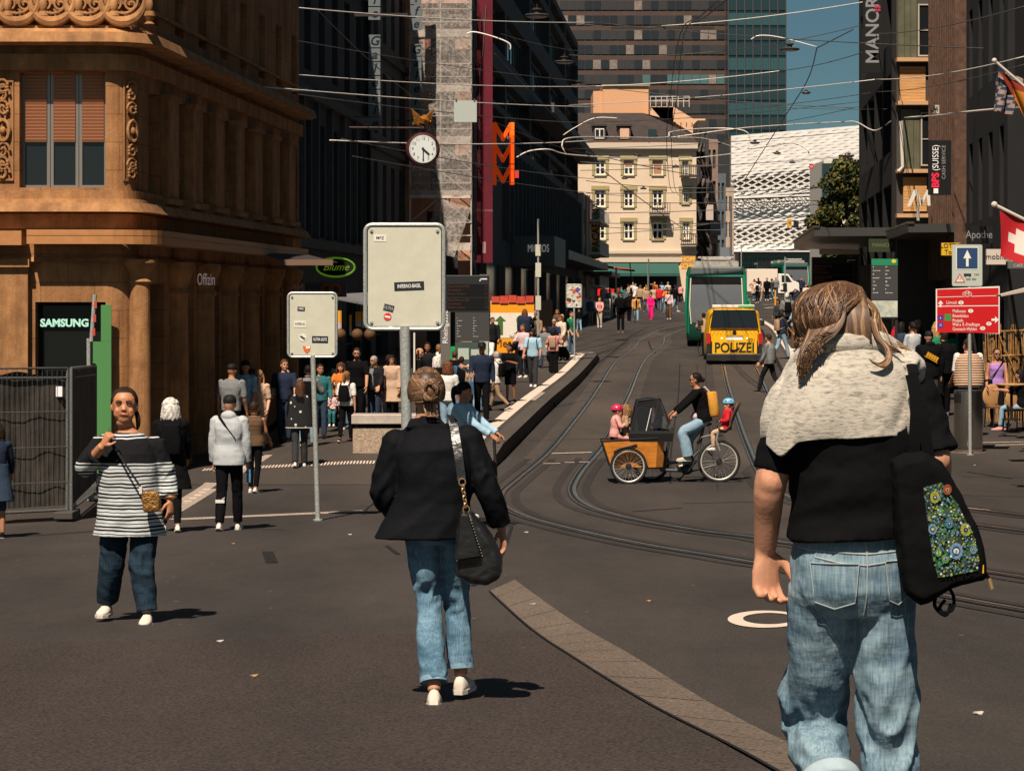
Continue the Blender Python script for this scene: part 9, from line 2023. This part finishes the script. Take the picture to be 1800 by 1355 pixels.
(-6,945,742,10,'f','b','long:n','skirt:dj','bob:dark','k','n,f',0,'person in a dark spotted dress cut by the left edge',''),
]
CN=dict(k='black',dk='near black',g='mid grey',w='white',n='navy',b='blue',be='beige',br='brown',ta='tan',o='orange',r='red',gr='green',cr='cream',ol='olive',te='dark teal',pp='pale mauve',lg='pale grey',j='blue denim',lj='pale denim',dj='dark denim',ch='charcoal',kh='khaki')
rg=random.Random(77); seen=set()
for place,xs_,fys_,n_c,hp in (('behind the bench',(585,700),(738,752),5,118),('near the left timetable',(770,885),(690,730),6,105),('beside the hoarding',(905,1000),(600,660),6,80),('on the far pavement',(1060,1200),(532,562),13,40),
 ('right of the van',(1405,1500),(545,600),8,52),('by the right shops',(1570,1690),(655,700),6,122),('near the white truck',(1318,1372),(518,530),4,37),('in the arcade shade',(395,560),(772,790),4,140)):
 for k in range(n_c):
  px=lerp(xs_[0],xs_[1],(k+rg.random()*.7)/n_c); fy=rg.uniform(*fys_); tp=rg.choice(('tee','long','jacket','hood','coat','jacket')); tc_=rg.choice(('k','n','g','w','be','b','w','lg','ta','o','r','gr','cr','be','te','pp','k','lg')); bc_=rg.choice(('k','j','lj','dj','ch','k','kh')); hr=rg.choice(('short:dark','short:brown','bob:dark','long:brown','pony:dkblond','short:black','short:grey','cap:cap','wavy:auburn'));
  lb='person in %s %s, %s trousers, %s'%(CN[tc_],{'tee':'tee','long':'long sleeved top','jacket':'jacket','hood':'hooded top','coat':'long coat'}[tp],CN[bc_],place)
  if lb in seen: continue
  seen.add(lb); PE.append((px,fy,fy-hp*rg.uniform(.92,1.05)*(1 if xs_[0]!=1060 else (fy-500)/45+.15),rg.choice((0,180,175,-10,60,-70,150,20)),rg.choice('fmfmh'),rg.choice('aabcp'),tp+':'+tc_,rg.choice(('straight','skinny','wide'))+':'+bc_,hr,rg.choice('kwkb'),rg.choice(('n,n','n,phone','f,b','bag,n','n,hips')),rg.choice((0,1,2,3,4)),lb,rg.choice(('','','pack','gl'))))
for row in PE:
 r_=person(*row)
 if 'yellow back print' in row[12]:
  t,f,p=r_; s=f.s; z0=f.J['neck'].z; q=MB(); q.M=Matrix.Translation((.02*s,-.182*s,z0-.25*s))@Matrix.Rotation(.5,4,'Y')
  for k in range(5): q.box((-.13+.05*k)*s,(-.09+.05*k)*s,-.006,.006,-.045*s,.04*s)
  q.box(-.15*s,.13*s,-.004,.004,-.07*s,-.055*s); q.build('back_print',mat('print_yellow',(.55,.27,.01)),t)
 if 'white spots' in row[12]:
  t,f,p=r_; s=f.s; rnd=random.Random(1); q=MB(); P2=[(-.12,.27,.17),(.1,.265,.165),(.4,.24,.15),(.7,.215,.145),(.86,.19,.12),(.95,.11,.085),(1,.07,.07)]; f.torso(q,.0,-.06,.96,prof=P2,n=30); o=q.build('poncho',mat('poncho_spotted',(.012,.012,.014),rough=.9),t,smooth='all')
  q=MB(); f.torso(q,.004,-.075,-.055,prof=[(-.12,.272,.172),(1,.27,.17)],n=30); q.build('poncho_edge',cm('w'),t,smooth='all')
  m=_M['poncho_spotted']; n_,l_=nodes(m); tc=n_.new('ShaderNodeTexCoord'); v=n_.new('ShaderNodeTexVoronoi'); v.inputs['Scale'].default_value=11; v.inputs['Randomness'].default_value=.55; l_.new(tc.outputs['Object'],v.inputs[0]); mr=n_.new('ShaderNodeMath'); mr.operation='LESS_THAN'; mr.inputs[1].default_value=.24; l_.new(v.outputs[0],mr.inputs[0]); x=n_.new('ShaderNodeMix'); x.data_type='RGBA'; x.inputs[6].default_value=(.012,.012,.014,1); x.inputs[7].default_value=(.6,.58,.55,1); l_.new(mr.outputs[0],x.inputs[0]); l_.new(x.outputs[2],n_['Principled BSDF'].inputs['Base Color'])
 if 'pale grey hooded' in row[12]:
  t,f,p=r_; s=f.s; a,b=f.J['knL'],f.J['anL']; c=a.lerp(b,.25); q=MB(); q.box(-.055,.055,-.006,0,-.02,.02); q.prism([(.02,.02),(.055,.035),(.06,.05),(.03,.035)],-.006,0); o=q.build('trouser_logo',cm('w'),t,loc=c+V(0,-.072,0))
  q=MB(); q.cbox(tuple(f.J['wrR']+V(.02,.02,-.17)),(.05,.05,.16)); tag(q.build('snack_pouch',mat('pouch_blue',(.06,.2,.38),var=.5,vscale=25),None,loc=p),'small blue packet held by the person in the grey hooded top','packet')
 if 'padded vest' in row[12]:
  t,f,p=r_; q=MB(); s=f.s
  f.torso(q,.020,.04,.30,n=24); o=q.build('shirt_hem',cm('w'),t,smooth='all'); q=MB()
  for sd in 'LR': f.arm(q,sd,(.066,.062,.058),.46,16); q.ball(f.J['sh'+sd],(.066*s,)*3,12,8)
  add_mod_remesh(q.build('shirt_sleeves',cm('w'),t,smooth='all'),.012,1)
  q=MB()
  for k in range(13):
   tt_=lerp(.12,.90,k/12); P=[(a,b,c) for a,b,c in PROF_T['h']]
   def at(t_):
    for a,b in zip(P,P[1:]):
     if t_<=b[0]: u=(t_-a[0])/(b[0]-a[0]); return lerp(a[1],b[1],u),lerp(a[2],b[2],u)
    return P[-1][1:]
   hw,hd=at(tt_); R1=f.ring(tt_,(hw+.040)*s,(hd+.040)*s,24); q.tube(R1,.021*s,8,closed=True,cap=False)
  q.build('padded_quilting',cm('be'),t,smooth='all')
q=MB(); o=W(1065,520,200); q.box(-.65,.65,0,.05,0,.55); tag(q.build('red_banner',mat('banner_bright_red',(.7,.01,.01)),None,loc=o),'bright red banner on the far terrace below the man in pale blue','banner')
t=thing('menu_board','white menu board with small pictures behind the slate stroller','board',tuple(GP(1067,562))); q=MB(); q.box(-.22,.22,0,.03,.1,1.35); q.build('panel',mat('board_white',(.72,.66,.58)),t); q=MB()
for k in range(6): q.box(-.17+.19*(k%2),-.02+.19*(k%2),-.01,-.002,.25+.36*(k//2),.5+.36*(k//2))
q.build('pictures',mat('menu_pics',(.35,.2,.12),var=.8,vscale=20),t)
def seated(name,lab,px,pyhip,s,legs,arms,lean,hy,kind,skin,top,bot,hairs,sc,heading,child=1.0,yy=0.0,extra='',helmet=None,face=True):
 p=V(X(px,Dk),Dk+yy,Z(pyhip,Dk)); f=pose(s,kind,legs,arms,lean=lean,hy=hy,hipz=0.0); t=thing('person',lab,'person',tuple(p),math.radians(heading)); dress(f,t,Dk,top,bot,hairs if not helmet else 'short:brown',sc,skin,'gl' in extra,None,face,child)
 if helmet:
  f.s=s*child; L=f.L; q=MB(); n=24; q.loft([[L(math.cos(a)*.098*c,-.012+math.sin(a)*.120*c,z) for a in [2*PI*j/n for j in range(n)]] for z,c in ((.012,1.0),(.03,1.03),(.07,.97),(.105,.74),(.125,.38),(.130,.05))]); h=q.build('helmet',mat('helmet_'+helmet,{'pink':(.60,.02,.10),'blue':(.16,.42,.60)}[helmet],rough=.3,spec=.6),t,smooth='all')
  q=MB()
  for k in range(5): a=.3+.35*k; q.ball(L((-.05+.025*k)*1.0,-.04+.02*k,.124-.012*abs(k-2)),(.008,.03,.006),6,4)
  for sx in (-1,1):
   for k in range(3): q.ball(L(sx*.088,-.05+.05*k,.07),(.012,.014,.006),6,4)
  q.build('vent',M_BLACK,h); f.s=s
 return t,f,p
t,f,p=seated('rider','woman with dark tied hair riding the cargo tricycle in a black sweater and jeans',1237,738,.96,[(1.05,1.25,.15),(.62,.55,.1)],[('t',-.28,.50,.12),('t',.28,.50,.12)],.20,0,'f','b','knit:k','wide:lj','updo:black','cr',90,extra='gl')
q=MB(); q.M=Matrix.Rotation(-.12,4,'X'); q.loft([[V(x*s_,y,z) for x,z in ((-.14,.03),(.14,.03),(.16,.22),(.12,.44),(-.12,.44),(-.16,.22))] for y,s_ in ((-.10,.9),(-.18,1.05),(-.26,.75))]); b=thing('backpack','mustard yellow backpack on the back of the tricycle rider','bag',tuple(p),t.rotation_euler.z); q.build('pack_body',clothmat('mustard',(.50,.24,.04),bump=.8,bs=8),b,smooth='all',bevel=.03)
q=MB(); q.tube([V(.13,-.14,.40),V(.15,-.03,.53),V(.15,.12,.42),V(.15,.08,.22),V(.13,-.06,.08)],.016,6); q.build('strap',cm('pp'),b)
q=MB(); q.ball((.02,.13,.06),(.15,.09,.085),14,10); b=thing('waist_bag','pale pink waist bag on the hip of the tricycle rider','bag',tuple(p),t.rotation_euler.z); q.build('pouch',clothmat('pale_pink',(.60,.40,.46)),b,smooth=True)
seated('child','small child in a pink jacket and pink helmet in the wooden box',1080,765,.58,[(1.3,1.4),(1.3,1.4)],[('t',-.10,.34,.34),('t',.10,.34,.34)],.12,0,'f','p','jacket:pi','straight:pi','x','w',-90,1.42,0,helmet='pink')
seated('child','child with fair hair facing the pink helmet in the wooden box',1102,762,.55,[(1.3,1.4),(1.3,1.4)],[('t',-.10,.2,.2),('t',.10,.2,.2)],.05,0,'f','p','jacket:ta','straight:k','bob:dkblond','w',90,1.42,.05)
seated('child','curly haired child in a red and navy top under the black canopy',1157,758,.52,[(1.3,1.4),(1.3,1.4)],[('t',-.10,.2,.2),('t',.10,.2,.2)],.0,0,'f','p','long:n','straight:k','curly:brown','w',90,1.42,.0)
seated('child','child in a blue helmet and red jacket in the rear seat of the tricycle',1277,752,.56,[(1.2,1.2),(1.25,1.15)],[('t',-.10,.2,.2),('t',.10,.2,.2)],-.10,0,'f','p','jacket:r','straight:be','x','w',90,1.42,-.0,helmet='blue')
t,f,p=person(812,931,668,-105,'f','b','knit:sb','straight:dj','pony:black','w','push,push',0,'young woman in light blue sweater on a scooter behind the blazer','',Hm=1.66,D=31.5,hyaw=.0); t.location.z+=.12
sc_t=thing('kick_scooter','black kick scooter ridden by the young woman in light blue','scooter',tuple(p),math.radians(-80)); q=MB(); q.cbox((0,.05,.10),(.14,.75,.03)); q.build('deck',M_PLB,sc_t); q=MB(); q.tube([(0,.45,.1),(0,.40,1.12)],.02,8); q.build('stem',M_PLB,sc_t); q=MB(); q.tube([(-.26,.40,1.12),(.26,.40,1.12)],.014,8); q.build('handlebar',M_PLB,sc_t)
for y_ in (-.35,.5): q=MB(); q.tube([(0,y_+.08*math.cos(a),.09+.08*math.sin(a)) for a in [2*PI*i/16 for i in range(16)]],.02,6,closed=True,cap=False); q.build('wheel',M_TYRE,sc_t)
pz=GP(585,758); f=pose(.50,'f',[(1.3,1.3),(1.3,1.3)],[('t',-.1,.22,.2),('t',.1,.22,.2)],lean=-.1,hipz=0.0); t=thing('person','toddler in a striped top sitting in the black buggy','person',(pz.x,pz.y-.12,pz.z+.42),PI); dress(f,t,pz.y,'long:pp','straight:te','short:dkblond','w','p',child=1.42)
pz=GP(1797,756); f=pose(.97,'f',[(1.45,1.3),(1.35,1.35)],[('t',-.1,.5,.36),('t',.1,.5,.36)],lean=.08,hipz=0.0); t=thing('person','seated cafe guest in pale jeans and pink shoes at the right edge','person',(pz.x,pz.y,pz.z+.50),math.radians(75)); dress(f,t,pz.y,'tee:k','skinny:lj','long:black','pi','b')
t,f,p=person(1241,632,547,20,'m','b','tee:ta','straight:k','short:black','k','push,push',0,'man in a tan tee cycling between the tram and the police van','',Hm=1.62,D=93,lean=.35)
b=thing('bicycle','dark bicycle ridden between the tram and the police van','bicycle',tuple(p),math.radians(15))
for y_ in (-.5,.55): q=MB(); q.tube([(0,y_+.32*math.cos(a),.34+.32*math.sin(a)) for a in [2*PI*i/20 for i in range(20)]],.02,6,closed=True,cap=False); q.build('wheel',M_TYRE,b)
q=MB(); q.tube([(0,-.5,.34),(0,-.15,.85),(0,.45,.85),(0,.55,.34)],.02,6); q.tube([(0,-.5,.34),(0,0,.3),(0,.45,.85)],.018,6); q.tube([(-.25,.45,1.0),(.25,.45,1.0)],.015,6); q.build('frame',M_BF,b)
